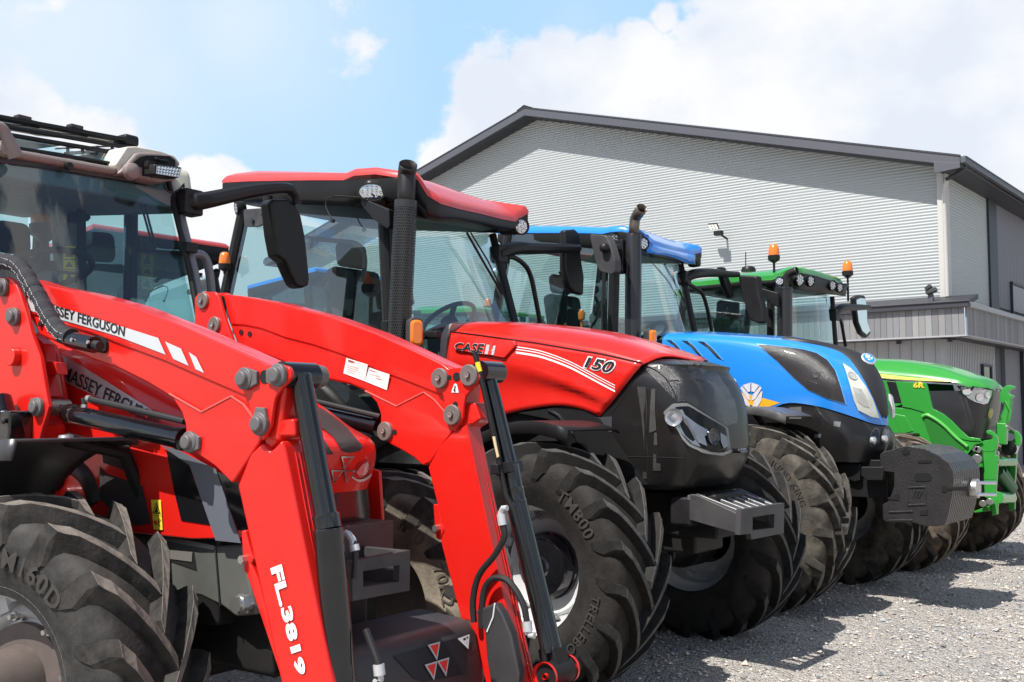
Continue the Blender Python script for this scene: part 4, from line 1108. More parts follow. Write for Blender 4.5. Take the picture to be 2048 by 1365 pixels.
    mb.grid(rows); obj('windscreen', mb, G_clear, t)
    quad_panel('rear_window', [Bt + Vector((-.02, .06, -.03)), Bb + Vector((-.02, .06, .35)), Cb + Vector((-.02, -.06, .35)), Ct + Vector((-.02, -.06, -.03))], G_clear, t, .005)
    mb = MB(); mb.plate_z([(Ab.x, -.64), (Ab.x, .64), (Bb.x, .8), (Bb.x, -.8)], 1.38, 1.46); mb.box((Ab.x - .02, 0, 1.62), (.12, 1.2, .4)); obj('cab_floor', mb, M_dark, t)
    # roof: black rim with a red skin; the lamp pods bulge at the front corners
    def A5(*p): return q('A5', *p)
    ny = -.78
    make_roof(t, fr, ny, [(444, 366), (500, 363), (560, 362), (620, 361), (687, 361), (708, 352), (750, 349), (792, 355)],
              [((835, 360), -.70), ((855, 392), -.66), ((880, 408), -.56), ((915, 418), -.3), ((960, 428), 0.05), ((1000, 438), .38), ((1030, 444), .60), ((1045, 434), .74), ((1057, 427), .80)], M_red_roof, M_blk)
    # lamps
    d1 = (1, -.45, -.12)
    oval_lamp(t, U(q1('A5', 1090, 318), y=-.80) + Vector((.0, -.02, 0)), (.75, -.7, -.1), .085, .055)
    mb = MB(); mb.box((U(q1('A5', 1090, 318), y=-.80)) + Vector((-.06, .07, 0)), (.22, .16, .2), Matrix.Rotation(R(-40), 3, 'Z')); obj('lamp_pod', mb, M_blk, t, bevel=.05, seg=3)
    led_lamp(t, U(q1('A6', 225, 305), y=-.58) + Vector((.02, 0, 0)), (1, -.1, -.05), .06)
    led_lamp(t, U(q1('A6', 922, 498), y=.70), (1, -.35, -.1), .068)
    mb = MB(); mb.box(U(q1('A6', 870, 505), y=.70) + Vector((-.06, .02, .03)), (.16, .14, .16)); obj('lamp_pod', mb, M_blk, t, bevel=.04, seg=3)
    mb = MB(); ib = U(q1('C7', 930, 540), y=-.93); beacon(t, tuple(ib), .72, .02)
    # mirror bracket plate and aerial arm at the door top
    mb = MB(); mb.plate(fr.xz(round_poly(A5((222, 430), (385, 418), (392, 470), (360, 520), (320, 548), (228, 545)), 6), -.87), -.87, -.85); obj('hinge_plate', mb, M_char, t, bevel=.004)
    for p in ((285, 508), (355, 465)):
        c = U(q1('A5', *p), y=-.875); mb = MB(); mb.cyl(c, c + Vector((0, -.012, 0)), .016, 14); obj('bolt', mb, M_blk_gl, t)
    led_lamp(t, U(q1('A5', 140, 415), y=-.9) + Vector((0, .05, 0)), (-.5, -1, -.2), .055)
    mb = MB(); mb.cyl(U(q1('A5', 385, 360), y=-.86) + Vector((0, 0, -.03)), U(q1('A5', 385, 360), y=-.86) + Vector((0, 0, .02)), .035, 16); obj('knob', mb, M_blk, t)
    mb = MB(); P = [U(q1('A5', *p), y=-.86) for p in ((820, 332), (1000, 345), (1040, 352), (1010, 370), (1000, 355), (820, 345))]; mb.prism(P, (0, .03, 0)); P = [U(q1('A5', *p), y=-.84) for p in ((1000, 350), (1060, 375), (1190, 430), (1195, 540), (1180, 560), (1090, 500), (1040, 440), (1010, 400))]; mb.prism(P, (0, .05, 0)); obj('mirror_bracket', mb, M_blk, t, bevel=.006)
    mb = MB(); mb.tube([U(q1('A5', *p), y=-.87) for p in ((820, 342), (785, 360), (770, 400), (790, 455), (815, 500))], .005, 8, smooth=14); mb.lathe([(-.012, .004), (-.01, .014), (.01, .016), (.012, .004)], U(q1('A5', 818, 508), y=-.87), (0, 0, 1), 12); obj('aerial_wire', mb, M_hose, t)
    root = fa_t.lerp(fa_b, .12); 
    left_mirror(t, fr, tuple(root), q('A6', (880, 640), (1000, 640), (1180, 640), (1290, 640)), q('A6', (1207, 520), (1270, 515), (1302, 545), (1310, 700), (1330, 830), (1325, 945), (1270, 930), (1235, 890), (1205, 770)), root.x + .02,
                q('A6', (800, 690), (880, 705), (950, 760), (985, 840), (1010, 960), (1045, 1145), (1065, 1250)), arm_r=.05)
    # --- exhaust: solid tip, perforated guard
    ye = -.78
    c0, c1 = U((812, 402), y=ye), U((797, 700), y=ye); ax_ = (c0 - c1).normalized()
    bot = c1 - ax_ * .35
    rg_ = .0765
    mb = MB(); mb.cyl(bot, c0 - ax_ * .005, rg_ - .009, 32); obj('exhaust_stack', mb, M_blk_gl, t)
    tip = [c0 - ax_ * .05, U((815, 365), y=ye), U((817, 345), y=ye) + Vector((.01, -.005, 0)), U((815, 335), y=ye) + Vector((.055, -.03, .0))]
    mb = MB(); dd = Vector((.55, -.42, .42)).normalized()
    pc = U((815, 337), y=ye)
    mb.tube([c0 - ax_ * .06, c0 + ax_ * .06, pc - ax_ * .02 - dd * .03, pc + dd * .035], .061, 28, cap=False); tp = obj('exhaust_tip', mb, mat('exhaust_black', (.035, .033, .033), .38, metal=.5), t, solid=.005)
    # guard: a net of holes cut between rows (woven as real bars)
    mb = MB(); H = (c0 - bot).length; nA, pitch = 34, .0185
    u = ax_.orthogonal().normalized(); v = ax_.cross(u); rows = int(H / pitch)
    def gp(i, a, r=rg_): return bot + ax_ * (i * pitch) + (u * math.cos(a) + v * math.sin(a)) * r
    # hexagonal holes: each cell is a ring of quads round an opening
    for i in range(rows - 2):
        for k in range(nA):
            a = 2 * math.pi * (k + (.5 if i % 2 else 0)) / nA; da = 2 * math.pi / nA
            outer = [gp(i + .5, a + da * .5 * s1 * cx_, rg_) + ax_ * (pitch * cz) for s1, cx_, cz in ((1, 1, -.33), (1, 1, .33), (1, 0, .67), (-1, 1, .33), (-1, 1, -.33), (1, 0, -.67))]
            inner = [gp(i + .5, a + da * .5 * .58 * s1 * cx_, rg_ - .001) + ax_ * (pitch * cz * .58) for s1, cx_, cz in ((1, 1, -.33), (1, 1, .33), (1, 0, .67), (-1, 1, .33), (-1, 1, -.33), (1, 0, -.67))]
            vo = [mb.bm.verts.new(p) for p in outer]; vi = [mb.bm.verts.new(p) for p in inner]
            for j in range(6): mb.bm.faces.new((vo[j], vo[(j + 1) % 6], vi[(j + 1) % 6], vi[j]))
    bmesh.ops.remove_doubles(mb.bm, verts=mb.bm.verts, dist=.0012)
    mb.pipe(c0 - ax_ * .05, c0, rg_ + .001, rg_ - .004); obj('exhaust_guard', mb, mat('exhaust_guard_black', (.045, .045, .047), .32, metal=.35), t, ang=60)
    round_lens_box(t, U(q1('A6', 235, 1190), y=-.82) + Vector((.0, 0, 0)), (1, -.55, 0), .10, .20, .075, .17)
    mb = MB(); mb.box(U(q1('A6', 310, 1205), y=-.66), (.20, .06, .05)); obj('lamp_bracket', mb, M_blk, t, bevel=.01)
    mb = MB(); mb.box(U(q1('A6', 60, 1190), y=-.78), (.06, .1, .16)); obj('lamp_bracket', mb, M_blk, t, bevel=.01)
    # --- inside the cab
    seat(t, -2.25, 0, 1.95)
    steering(t, (-1.62, .08, 2.2))
    mb = MB(); mb.box((-1.42, 0, 1.9), (.26, .5, .5), Matrix.Rotation(R(-15), 3, 'Y')); obj('dashboard', mb, M_int, t, bevel=.05)
    mb = MB(); mb.box((-2.1, -.48, 1.93), (.8, .24, .3)); obj('side_console', mb, M_int, t, bevel=.04)
    c = U(q1('A5', 785, 1010), y=-.45); mb = MB(); mb.lathe([(-.14, .05), (-.10, .035), (-.05, .012), (0, .014), (.02, .028), (.06, .032), (.10, .022), (.11, .001)], c, (.1, 0, 1), 16); obj('joystick', mb, M_blk, t)
    P = round_poly(A5((895, 860), (915, 838), (945, 840), (958, 870), (955, 1000), (945, 1140), (890, 1140)), 8); mb = MB(); mb.prism([U(p, y=-.3) for p in P], (0, .03, 0)); obj('monitor_arm', mb, M_blk, t)
    mb = MB(); mb.tube([U(p, y=-.1) for p in A5((640, 620), (830, 640), (980, 660), (1030, 740), (1020, 880), (970, 990))], .018, 8, smooth=20); obj('grab_rail', mb, M_int, t)
    # wipers behind the windscreen line and the door pillar trim
    mb = MB(); mb.tube([U(q1('A6', *p), x=At.x + .2) for p in ((565, 540), (690, 760), (795, 935))], .009, 8); mb.tube([U(q1('A6', *p), x=At.x + .2) for p in ((590, 540), (700, 720), (800, 925))], .006, 8); obj('wiper', mb, M_blk, t)
    return t, fr
CASE, FR_CASE = build_case()
# ================================================================ the blue tractor
def build_nh():
    fr = Frame(-3.72, 8.45, 0.0); U = fr.U
    t = empty('blue_tractor', (fr.x, fr.y, 0), fr.a)
    tag(t, 'bright blue tractor with black nose strip and a stacked front weight', 'tractor')
    txt = [('MUDD KING', 40, .52, .052, .006, -1)]
    kw = dict(lugs=17, lug_w=.047, mats=RUB_NH, blocky=True, rake=30, lug_h=.066)
    make_wheel(t, (0, -.86, .70), .735, .50, .375, -1, texts=txt, offset=-.06, phase=.1, **kw)
    make_wheel(t, (0, .92, .70), .735, .50, .375, 1, offset=.10, phase=.3, **kw)
    axle(t, 1.75, .68)
    rear_wheels(t, -2.75, 1.84, .93, .58, .49, RUB_NH); rear_body(t, 2.75, 1.84, M_blk)
    def B4(lst): return [(q1('B4', *p), y) for p, y in lst]
    nose = [tuple(U(q1('B4', *p), y=0)) for p in ((1150, 682), (1300, 722), (1395, 770), (1470, 858), (1522, 985), (1543, 1100), (1548, 1208))]
    rA = B4([((75, 790), -.44), ((300, 890), -.44), ((520, 1010), -.44), ((740, 1096), -.44), ((900, 1060), -.44), ((1080, 1080), -.43), ((1200, 1112), -.395), ((1350, 1160), -.30), ((1450, 1195), -.17)]) + [nose[6]]
    rA2 = B4([((75, 745), -.452), ((300, 830), -.452), ((520, 920), -.452), ((740, 990), -.452), ((900, 975), -.452), ((1080, 1000), -.44), ((1200, 1030), -.41), ((1330, 1070), -.32), ((1440, 1110), -.19)]) + [nose[5]]
    rB = B4([((75, 705), -.46), ((300, 760), -.46), ((520, 810), -.46), ((740, 850), -.46), ((900, 870), -.455), ((1080, 905), -.44), ((1200, 930), -.41), ((1310, 960), -.33), ((1420, 985), -.20)]) + [nose[4]]
    rC = B4([((78, 650), -.455), ((300, 665), -.455), ((520, 685), -.455), ((740, 715), -.45), ((900, 745), -.44), ((1050, 780), -.41), ((1190, 822), -.34), ((1290, 850), -.25), ((1390, 862), -.13)]) + [nose[3]]
    rD = B4([((84, 622), -.42), ((300, 628), -.42), ((520, 642), -.42), ((740, 662), -.40), ((900, 682), -.37), ((1050, 710), -.32), ((1170, 745), -.25), ((1260, 768), -.17), ((1330, 775), -.08)]) + [nose[2]]
    rE = B4([((90, 603), -.32), ((300, 606), -.32), ((520, 619), -.32), ((740, 635), -.30), ((880, 645), -.27), ((1000, 660), -.22), ((1100, 680), -.17), ((1180, 700), -.12), ((1250, 718), -.06)]) + [nose[1]]
    pe = [U(p, y=y) for p, y in rE[:-1]]
    zc = [p.z + .03 for p in pe]
    rF = [(p.x, 0, z) for p, z in zip(pe[:5], zc[:5])] + [nose[0]]
    mb = panel(fr, [rA, rA2, rB, rC, rD, rE, rF], n=40, m=4, mirror=True)
    bon = obj('bonnet', mb, M_blue, t, ang=70)
    tr = bvh(bon)
    # lower dark cowl
    L1 = [(p, y + .012) if y < 0 else (p, y) for p, y in rA[:-1]] + [tuple(Vector(nose[6]) + Vector((-.012, 0, .012)))]
    def X(lst): return lst
    L0 = [((1440, 930), -.40), ((1500, 928), -.40), ((1560, 926), -.40), ((1610, 925), -.40), ((1654, 924), -.40), ((1700, 925), -.37), ((1728, 925), -.30), ((1750, 921), -.20), ((1764, 914), -.10), ((1772, 908), 0)]
    LM = [((1440, 880), -.425), ((1500, 880), -.425), ((1560, 875), -.425), ((1610, 870), -.425), ((1654, 870), -.425), ((1700, 875), -.40), ((1730, 880), -.32), ((1755, 880), -.21), ((1770, 876), -.11), ((1779, 872), 0)]
    mb = panel(fr, [L0, LM, L1], n=40, m=4, mirror=True); low = obj('nose_cowl', mb, M_blk_dusty, t, ang=60)
    mb = MB(); mb.plate([(-1.3, .9), (-1.3, 1.9), (.1, 1.72), (.35, 1.5), (.45, .95)], -.36, .36); obj('engine_bay', mb, M_dark, t, bevel=.02)
    # black strip over the bonnet
    le = q('B4', (850, 642), (1000, 668), (1120, 690), (1220, 722), (1290, 770), (1345, 840), (1400, 930), (1450, 1030), (1488, 1120), (1508, 1160))
    ri = q('B4', (900, 640), (1060, 665), (1200, 692), (1330, 725), (1420, 772), (1475, 840), (1520, 930), (1545, 1050), (1550, 1150), (1535, 1165))
    a, b = spline(le, 30), spline(ri, 30)
    rows = [lift(fr, tr, [tuple(a[i] * (1 - w) + b[i] * w) for w in (0, .15, .5, .85, 1)], .0) for i in range(30)]
    mb = MB(); rr = []
    for r_ in rows:
        rr.append([r_[0], r_[1] + Vector((.012, -.004, .012)), r_[2] + Vector((.02, 0, .02)), r_[3] + Vector((.012, .0, .012)), r_[4]])
    mb.grid(rr); obj('nose_strip', mb, mat('satin_black_plastic', (.022, .022, .024), .5), t, ang=60)
    # dark mesh window, vents, head lamp
    win = q('B4', (703, 683), (800, 692), (900, 703), (1000, 718), (1080, 740), (1150, 785), (1200, 850), (1232, 940), (1268, 1062), (1150, 1028), (1030, 975), (930, 890), (830, 790))
    fill_patch('grille_edge_highlight', fr, tr, scale_poly(win, 1.045), mat('pale_blue_edge', (.10, .33, .80), .3, coat=.6), t, .004)  # lighter blue rim paints the highlight along the window edge
    fill_patch('side_grille', fr, tr, win, mat('dark_mesh', (.016, .015, .015), .30, coat=.25, dirt=(.06, .055, .055), damt=.35, dscale=5, bump=.3, bscale=250), t, .008)
    decal('side_grille_slot', fr, tr, [q('B4', (950, 770), (1030, 775), (1045, 800), (1035, 805), (1020, 785), (950, 780))], M_char, t, .011)
    h = hit(fr, tr, q1('B4', 1080, 880)); mb = MB(); mb.lathe([(.009, .03), (.013, .026), (.011, .001)], h[0], h[1], 20); obj('grille_latch', mb, M_char, t)
    for poly in ([(105, 652), (140, 655), (175, 685), (218, 738), (195, 728), (150, 682)], [(205, 655), (245, 659), (290, 698), (343, 762), (315, 750), (262, 692)], [(310, 660), (352, 664), (405, 708), (472, 782), (440, 770), (375, 702)]):
        decal('bonnet_vent', fr, tr, [q('B4', *poly)], M_bdec, t, .004)
        decal('vent_edge', fr, tr, strip_poly(q('B4', *poly[1:4]), q('B4', *[(x + 8, y - 2) for x, y in poly[1:4]]), 8), mat('pale_blue_edge', (.10, .33, .80), .3, coat=.6), t, .005)
    hl = q('B4', (1250, 806), (1300, 838), (1350, 890), (1400, 960), (1440, 1030), (1485, 1160), (1430, 1150), (1350, 1108), (1320, 1040), (1300, 960), (1272, 870))
    fill_patch('headlight', fr, tr, hl, mat('cloudy_lens', (.60, .61, .54), .14, coat=1.0, var=.25, vscale=9), t, .010)
    for p, r_ in (((1310, 890), .042), ):
        hh = hit(fr, tr, q1('B4', *p)); mb = MB(); mb.lathe([(.012, r_), (.018, r_ * .95), (.015, r_ * .8), (.012, r_ * .3), (.016, .001)], hh[0], hh[1], 24); obj('reflector', mb, mat('cloudy_reflector', (.5, .51, .46), .2, metal=.3, coat=1), t)
    fill_patch('reflector', fr, tr, q('B4', (1310, 960), (1370, 975), (1400, 1030), (1420, 1090), (1380, 1080), (1345, 1050)), mat('cloudy_reflector', (.5, .5, .5)), t, .013, 3)
    # far head lamp shows past the nose
    mb = MB(); mb.prism([U(q1('B4', *p), y=.16) for p in ((1548, 1000), (1565, 1020), (1578, 1090), (1578, 1150), (1565, 1165), (1552, 1100))], (0, .06, 0)); obj('headlight', mb, mat('cloudy_lens', (.6, .6, .6), .12), t, bevel=.006)
    # roundel on the nose
    hh = hit(fr, tr, q1('B4', 1412, 780)); c, n_ = hh[0] + hh[1] * .02, hh[1]
    mb = MB(); mb.lathe([(-.01, .062), (.006, .062), (.012, .056), (.012, .001)], c, n_, 32); rd = obj('roundel', mb, M_silver, t)
    mb = MB(); mb.lathe([(.013, .050), (.015, .048), (.015, .001)], c, n_, 28); obj('roundel_field', mb, M_blue, rd)
    u = Vector((0, 1, 0)); u = (u - n_ * u.dot(n_)).normalized(); v = n_.cross(u)
    if v.z < 0: v = -v
    def leaf(parent, m, c, u, v, s, off):
        for sg in (-1, 1):
            for k, (ang, ln, wd, ht) in enumerate(((62, .62, .30, -.40), (38, .72, .30, -.05), (14, .60, .26, .28))):
                a = R(90 - sg * ang); b0 = Vector((sg * .06, ht)); pts = []
                dx, dy = math.cos(a), math.sin(a)
                for w, l in ((0, 0), (.5, .35), (.42, .75), (0, 1), (-.42, .75), (-.5, .35)):
                    pts.append((b0.x + dx * l * ln - dy * w * wd, b0.y + dy * l * ln + dx * w * wd))
                mb.face([c + u * (x * s) + v * (y * s) + off for x, y in pts])
    mb = MB(); leaf(rd, None, c, u, v, .05, n_ * .017); obj('roundel_leaf', mb, M_white, rd, smooth=False)
    # lettering, gold flash and leaf badge on the side
    lettering('bonnet_lettering', fr, tr, 'NEW HOLLAND', q('B4', (60, 798), (566, 902), (562, 972), (55, 868)), M_white, t, weight=.03, off=.004)
    decal('gold_flash', fr, tr, strip_poly(q('B4', (400, 935), (553, 982), (640, 1003), (740, 1030), (846, 1060)), q('B4', (400, 985), (560, 1032), (620, 1060), (700, 1090), (760, 1090)), 12), M_gold, t, .003)
    decal('white_flash', fr, tr, strip_poly(q('B4', (400, 1010), (560, 1060), (640, 1092)), q('B4', (400, 1018), (560, 1070), (630, 1096)), 8), M_white, t, .003)
    L = []
    def lf(*p): L.append(q('B4', *p))
    lf((605, 945), (655, 928), (655, 985), (640, 990)); lf((662, 928), (712, 945), (680, 990), (662, 985))
    lf((590, 965), (600, 950), (650, 1010), (655, 1045), (635, 1035)); lf((728, 965), (718, 950), (668, 1010), (662, 1045), (685, 1035))
    lf((585, 990), (590, 980), (640, 1050), (652, 1085), (620, 1075), (592, 1035)); lf((733, 990), (728, 980), (678, 1050), (665, 1085), (700, 1085), (726, 1045))
    decal('leaf_badge', fr, tr, L, mat('leaf_silver', (.62, .60, .62), .4, var=.2, vscale=25), t, .007)
    # auxiliary lamps in the lower nose
    trl = bvh(low)
    for px, k in (((1455, 1285), 1), ((1527, 1275), .8)):
        hh = hit(fr, trl, q1('B4', *px))
        if hh:
            ring = [(px[0] + math.cos(a) * 34 * k, px[1] - math.cos(a) * 22 * k + math.sin(a) * 58) for a in np.linspace(0, 2 * math.pi, 20, endpoint=False)]
            fill_patch('fog_lamp_surround', fr, trl, q('B4', *ring), M_char, t, .006, 2); fill_patch('fog_lamp_recess', fr, trl, q('B4', *scale_poly(ring, .82)), M_blk_gl, t, .010, 2)
            mb = MB(); mb.lathe([(.0, .03), (.02, .03), (.024, .02), (.02, .001)], hit(fr, trl, q1('B4', px[0] - 12 * k, px[1] + 20))[0], (1, -.2, 0), 18); obj('fog_lamp', mb, M_lens, t)
    decal('dust_mark', fr, trl, [q('B4', (905, 1090), (985, 1085), (985, 1165), (905, 1165)), q('B4', (1195, 1180), (1240, 1185), (1235, 1220), (1195, 1210)), q('B4', (1070, 1265), (1115, 1262), (1110, 1285), (1070, 1290))], mat('dust_film', (.10, .10, .10), .5), t, .004)
    # mudguards
    for s in (-1, 1):
        arc = [(math.cos(a) * .86 - .02, .70 + math.sin(a) * .85) for a in np.linspace(R(66), R(140), 14)]
        mb = MB(); mb.rings([[(x, s * .50, z) for x, z in arc], [(x, s * .53, z + .02) for x, z in arc], [(x, s * 1.0, z + .02) for x, z in arc], [(x, s * 1.02, z - .04) for x, z in arc]], False, False); obj('front_mudguard', mb, mat('grey_mudguard', (.07, .07, .075), .4, dirt=(.3, .28, .25), damt=.3), t, solid=.012, ang=50)
        mb = MB(); mb.tube([(-.05, s * .4, 1.05), (-.1, s * .5, 1.42), (-.1, s * .65, 1.52)], .025, 8); obj('mudguard_bracket', mb, M_dark, t)
    # cab
    At, Ab = U(q1('B3', 1000, 610), y=-.66), U(q1('B3', 985, 1180), y=-.66); Ab = Ab + (Ab - At).normalized() * .35; At = At + (At - Ab).normalized() * .3
    Ft, Fb = U(q1('B3', 1530, 600), y=.66), U(q1('B3', 1640, 1135), y=.66); Fb = Fb + (Fb - Ft).normalized() * .5
    Bt, Bb = U((1018, 470), y=-.80), U((990, 640), y=-.84); Bb = Bb + (Bb - Bt).normalized() * .6
    simple_cab(t, fr, At, Ab, Ft, Fb, Bt, Bb, 1.5)
    mb = MB(); d = (Ab - At).normalized(); mb.tube([At + Vector((-.10, 0, 0)), Ab + Vector((-.10, 0, 0))], .03, 8); mb.tube([At + Vector((-.16, .0, .0)), Ab + Vector((-.16, 0, 0))], .012, 8); obj('door_frame', mb, M_blk, t)
    make_roof(t, fr, -.78, q('B3', (60, 356), (300, 347), (600, 346), (800, 350), (900, 355), (970, 340), (1060, 334)),
              [(q1('B3', *p), y) for p, y in (((1200, 362), -.72), ((1250, 395), -.66), ((1320, 445), -.5), ((1400, 470), -.25), ((1480, 490), .05), ((1560, 510), .4), ((1630, 520), .62), ((1690, 505), .76), ((1700, 495), .80))], M_blue, M_blk, h_side=.13, h_front=.10, crown=.085, skin_edge=.035)
    # blue visor below the roof edge at the front
    top = [(q1('B3', *p), y) for p, y in (((1240, 420), -.66), ((1320, 455), -.48), ((1400, 478), -.22), ((1480, 496), .08), ((1560, 515), .42), ((1625, 525), .62))]
    bot = [(q1('B3', *p), y) for p, y in (((1235, 505), -.66), ((1320, 520), -.48), ((1400, 532), -.22), ((1480, 555), .08), ((1560, 590), .42), ((1625, 602), .62))]
    mb = panel(fr, [top, bot], n=16, m=1, shift=(.012, 0, 0)); obj('roof_visor', mb, M_blue, t, solid=.02)
    for p, y, r_ in (((1235, 430), -.70, .06), ((1640, 565), .72, .05), ((1010, 400), -.80, .06)):
        led_lamp(t, U(q1('B3', *p), y=y), (1, -.35, -.05), r_)
    mb = MB(); mb.box(U(q1('B3', 1675, 550), y=.76) + Vector((-.05, 0, 0)), (.12, .1, .17)); obj('lamp_pod', mb, M_blk, t, bevel=.03, seg=3)
    mb = MB(); mb.box(U(q1('B3', 1235, 430), y=-.70) + Vector((-.1, .03, 0)), (.18, .2, .2)); obj('lamp_pod', mb, M_blk, t, bevel=.03, seg=3)
    # exhaust with a bent tip
    ye = -.76; a, b = U(q1('B3', 1152, 360), y=ye), U(q1('B3', 1148, 1190), y=ye)
    rr = .072
    mb = MB(); mb.tube([b - (a - b).normalized() * .4, a - (a - b).normalized() * .02, a], [rr, rr, rr * .92], 28); obj('exhaust_stack', mb, mat('exhaust_satin', (.016, .016, .018), .3, coat=.2), t)
    mb = MB(); mb.tube([a - (a - b).normalized() * .05, U(q1('B3', 1158, 290), y=ye), U(q1('B3', 1164, 235), y=ye), U(q1('B3', 1170, 205), y=ye) + Vector((.03, -.02, 0)), U(q1('B3', 1172, 185), y=ye) + Vector((.10, -.06, .02))], [.046, .046, .047, .049, .050], 24, cap=False); obj('exhaust_tip', mb, mat('burnt_steel', (.09, .082, .078), .35, metal=.7, dirt=(.30, .25, .2), damt=.4), t, solid=.004)
    # right-hand mirror on its ball arm
    mm = empty('wing_mirror', tuple(U(q1('B3', 1050, 540), y=-.80)), 0, t); o_ = Vector(mm.location)
    hp = round_poly(q('B3', (795, 355), (930, 365), (965, 440), (1000, 560), (1000, 660), (975, 680), (880, 655), (850, 600)), 6)
    mb = MB(); mb.prism([U(p, y=-1.08) - o_ for p in hp], (.03, .06, 0)); obj('housing', mb, M_char, mm, bevel=.02, seg=3)
    mb = MB(); mb.tube([Vector((-.02, .02, 0)), U(q1('B3', 1030, 460), y=-.95) - o_, U(q1('B3', 920, 460), y=-1.10) - o_], .03, 10); mb.lathe([(-.04, .001), (-.03, .035), (.0, .045), (.03, .035), (.04, .001)], U(q1('B3', 918, 465), y=-1.11) - o_, (0, 1, 0), 16); mb.box((0, 0, 0), (.09, .08, .3)); obj('arm', mb, M_blk, mm, bevel=.01)
    root = Ft.lerp(Fb, .12)
    left_mirror(t, fr, tuple(root), q('B4', (300, 220), (420, 215), (520, 225), (570, 225)), q('B4', (465, 175), (495, 178), (510, 230), (540, 310), (548, 380), (530, 382), (495, 300), (475, 235)), root.x + .05,
                q('B4', (235, 280), (290, 310), (340, 350), (370, 440), (395, 560), (405, 640)), arm_r=.045)
    round_lens_box(t, U(q1('B3', 1305, 1195), y=-.80), (1, -.6, 0), .075, .16, .11, .15, )
    seat(t, -2.2, 0, 2.0); steering(t, (-1.55, .06, 2.25))
    mb = MB(); mb.box((-1.4, 0, 1.95), (.26, .46, .5), Matrix.Rotation(R(-15), 3, 'Y')); obj('dashboard', mb, M_int, t, bevel=.05)
    mb = MB(); mb.box((-2.0, -.46, 2.0), (.8, .22, .3)); obj('side_console', mb, M_int, t, bevel=.04)
    for p, m_ in (((735, 1050), M_orange), ((825, 1080), M_blk)):
        c = U(q1('B3', *p), y=-.45); mb = MB(); mb.lathe([(-.1, .012), (0, .012), (.01, .03), (.07, .035), (.10, .02), (.11, .001)], c, (0, 0, 1), 14); obj('control_lever', mb, m_, t)
    mb = MB()
    for p in ((570, 1010), (630, 1010), (705, 1060)):
        c = U(q1('A6', p[0] + 330, p[1] + 90), y=-.3); mb.cyl(c + Vector((0, 0, -.1)), c + Vector((0, 0, .02)), .02, 10)
    obj('control_lever', mb, mat('pale_blue_knob', (.35, .6, .7), .4), t)
    mb = MB(); mb.tube([U(q1('B3', *p), y=-.2) for p in ((560, 660), (600, 740), (590, 850), (545, 940), (575, 1060))], .016, 8, smooth=20); mb.tube([U(q1('B3', *p), y=-.25) for p in ((620, 800), (608, 960), (605, 1080), (640, 1080))], .012, 8); obj('grab_rail', mb, M_blk, t)
    mb = MB(); mb.tube([U(q1('B3', *p), x=Ft.x + .12) for p in ((1310, 595), (1420, 720), (1500, 850))], .008, 8); mb.tube([U(q1('B3', *p), x=Ft.x + .1) for p in ((1400, 600), (1480, 740), (1570, 900))], .012, 8); obj('wiper', mb, M_blk, t)
    # front linkage bracket
    mb = MB()
    mb.plate(fr.xz(q('B5', (700, 480), (850, 478), (845, 590), (810, 600), (700, 560)), -.30), -.30, .30)
    obj('front_support', mb, M_blk, t, bevel=.01)
    mb = MB(); mb.plate(fr.xz(q('B5', (850, 500), (990, 500), (1000, 520), (990, 590), (890, 590), (850, 560)), -.36), -.36, -.30); mb.box((.55, 0, 1.0), (.55, .5, .3)); obj('hitch_bracket', mb, M_blk, t, bevel=.008)
    # --- the stacked weight carried on the front: a thing of its own
    nearp = q('B7', (238, 200), (262, 180), (430, 132), (470, 128), (600, 150), (700, 198), (790, 262), (826, 335), (832, 400), (818, 520), (792, 660), (762, 765), (700, 776), (600, 774), (500, 746), (290, 745), (262, 722), (258, 600), (305, 578), (330, 520), (352, 450), (352, 345), (300, 338), (240, 330))
    y = -.42
    for _ in range(12):
        xn = U(q1('B7', 826, 335), y=y).x; d = fr.d(q1('B7', 1040, 320)); yf = fr.o.y + d.y * ((xn - fr.o.x) / d.x); y = y + (-(yf + y)) * .5 * .5
    yn = y; yf = -yn
    wo = empty('front_weight', (fr.x + .9, fr.y, .75)); tag(wo, 'black stacked cast iron weight hung on the nose of the blue tractor', 'weight')
    org = Vector((.9, 0, .75))
    prof = fr.xz(nearp, yn)
    prof = [(x - org.x, z - org.z) for x, z in prof]
    M_cast = mat('black_cast_iron', (.017, .0165, .0175), .40, coat=.12, bump=.35, bscale=70, dirt=(.06, .056, .056), damt=.25, dscale=6)
    npl = 15; th = (yf - yn) / npl
    for k in range(npl):
        mb = MB(); mb.plate(prof, yn + k * th + .0012, yn + (k + 1) * th - .0012); obj('weight_plate', mb, M_cast, wo, bevel=.006, seg=1, smooth=False)
    def rec(name, pts, m, y0, dep):
        mb = MB(); mb.plate([(x - org.x, z - org.z) for x, z in fr.xz(pts, yn)], y0, y0 + dep); return obj(name, mb, m, wo, bevel=.003)
    M_hole = mat('deep_recess', (.003, .003, .003), .9)
    rec('hand_slot', round_poly(q('B7', (515, 345), (655, 345), (655, 415), (515, 415)), 12), M_hole, yn - .004, .006)
    rec('notch', q('B7', (420, 160), (435, 160), (440, 138), (455, 138), (455, 160), (480, 165), (480, 200), (420, 200)), M_hole, yn - .004, .006)
    rec('slot', q('B7', (738, 448), (775, 448), (775, 462), (950, 455), (950, 490), (775, 488), (775, 502), (738, 502)), M_hole, yn - .004, .006)
    rec('notch', q('B7', (305, 540), (360, 540), (360, 515), (395, 515), (395, 570), (305, 560)), M_hole, yn - .004, .006)
    for a in (((545, 245), (655, 240), (655, 268), (545, 270)), ((560, 650), (625, 640), (625, 685), (560, 690))): rec('slot', q('B7', *a), M_hole, yn - .004, .006)
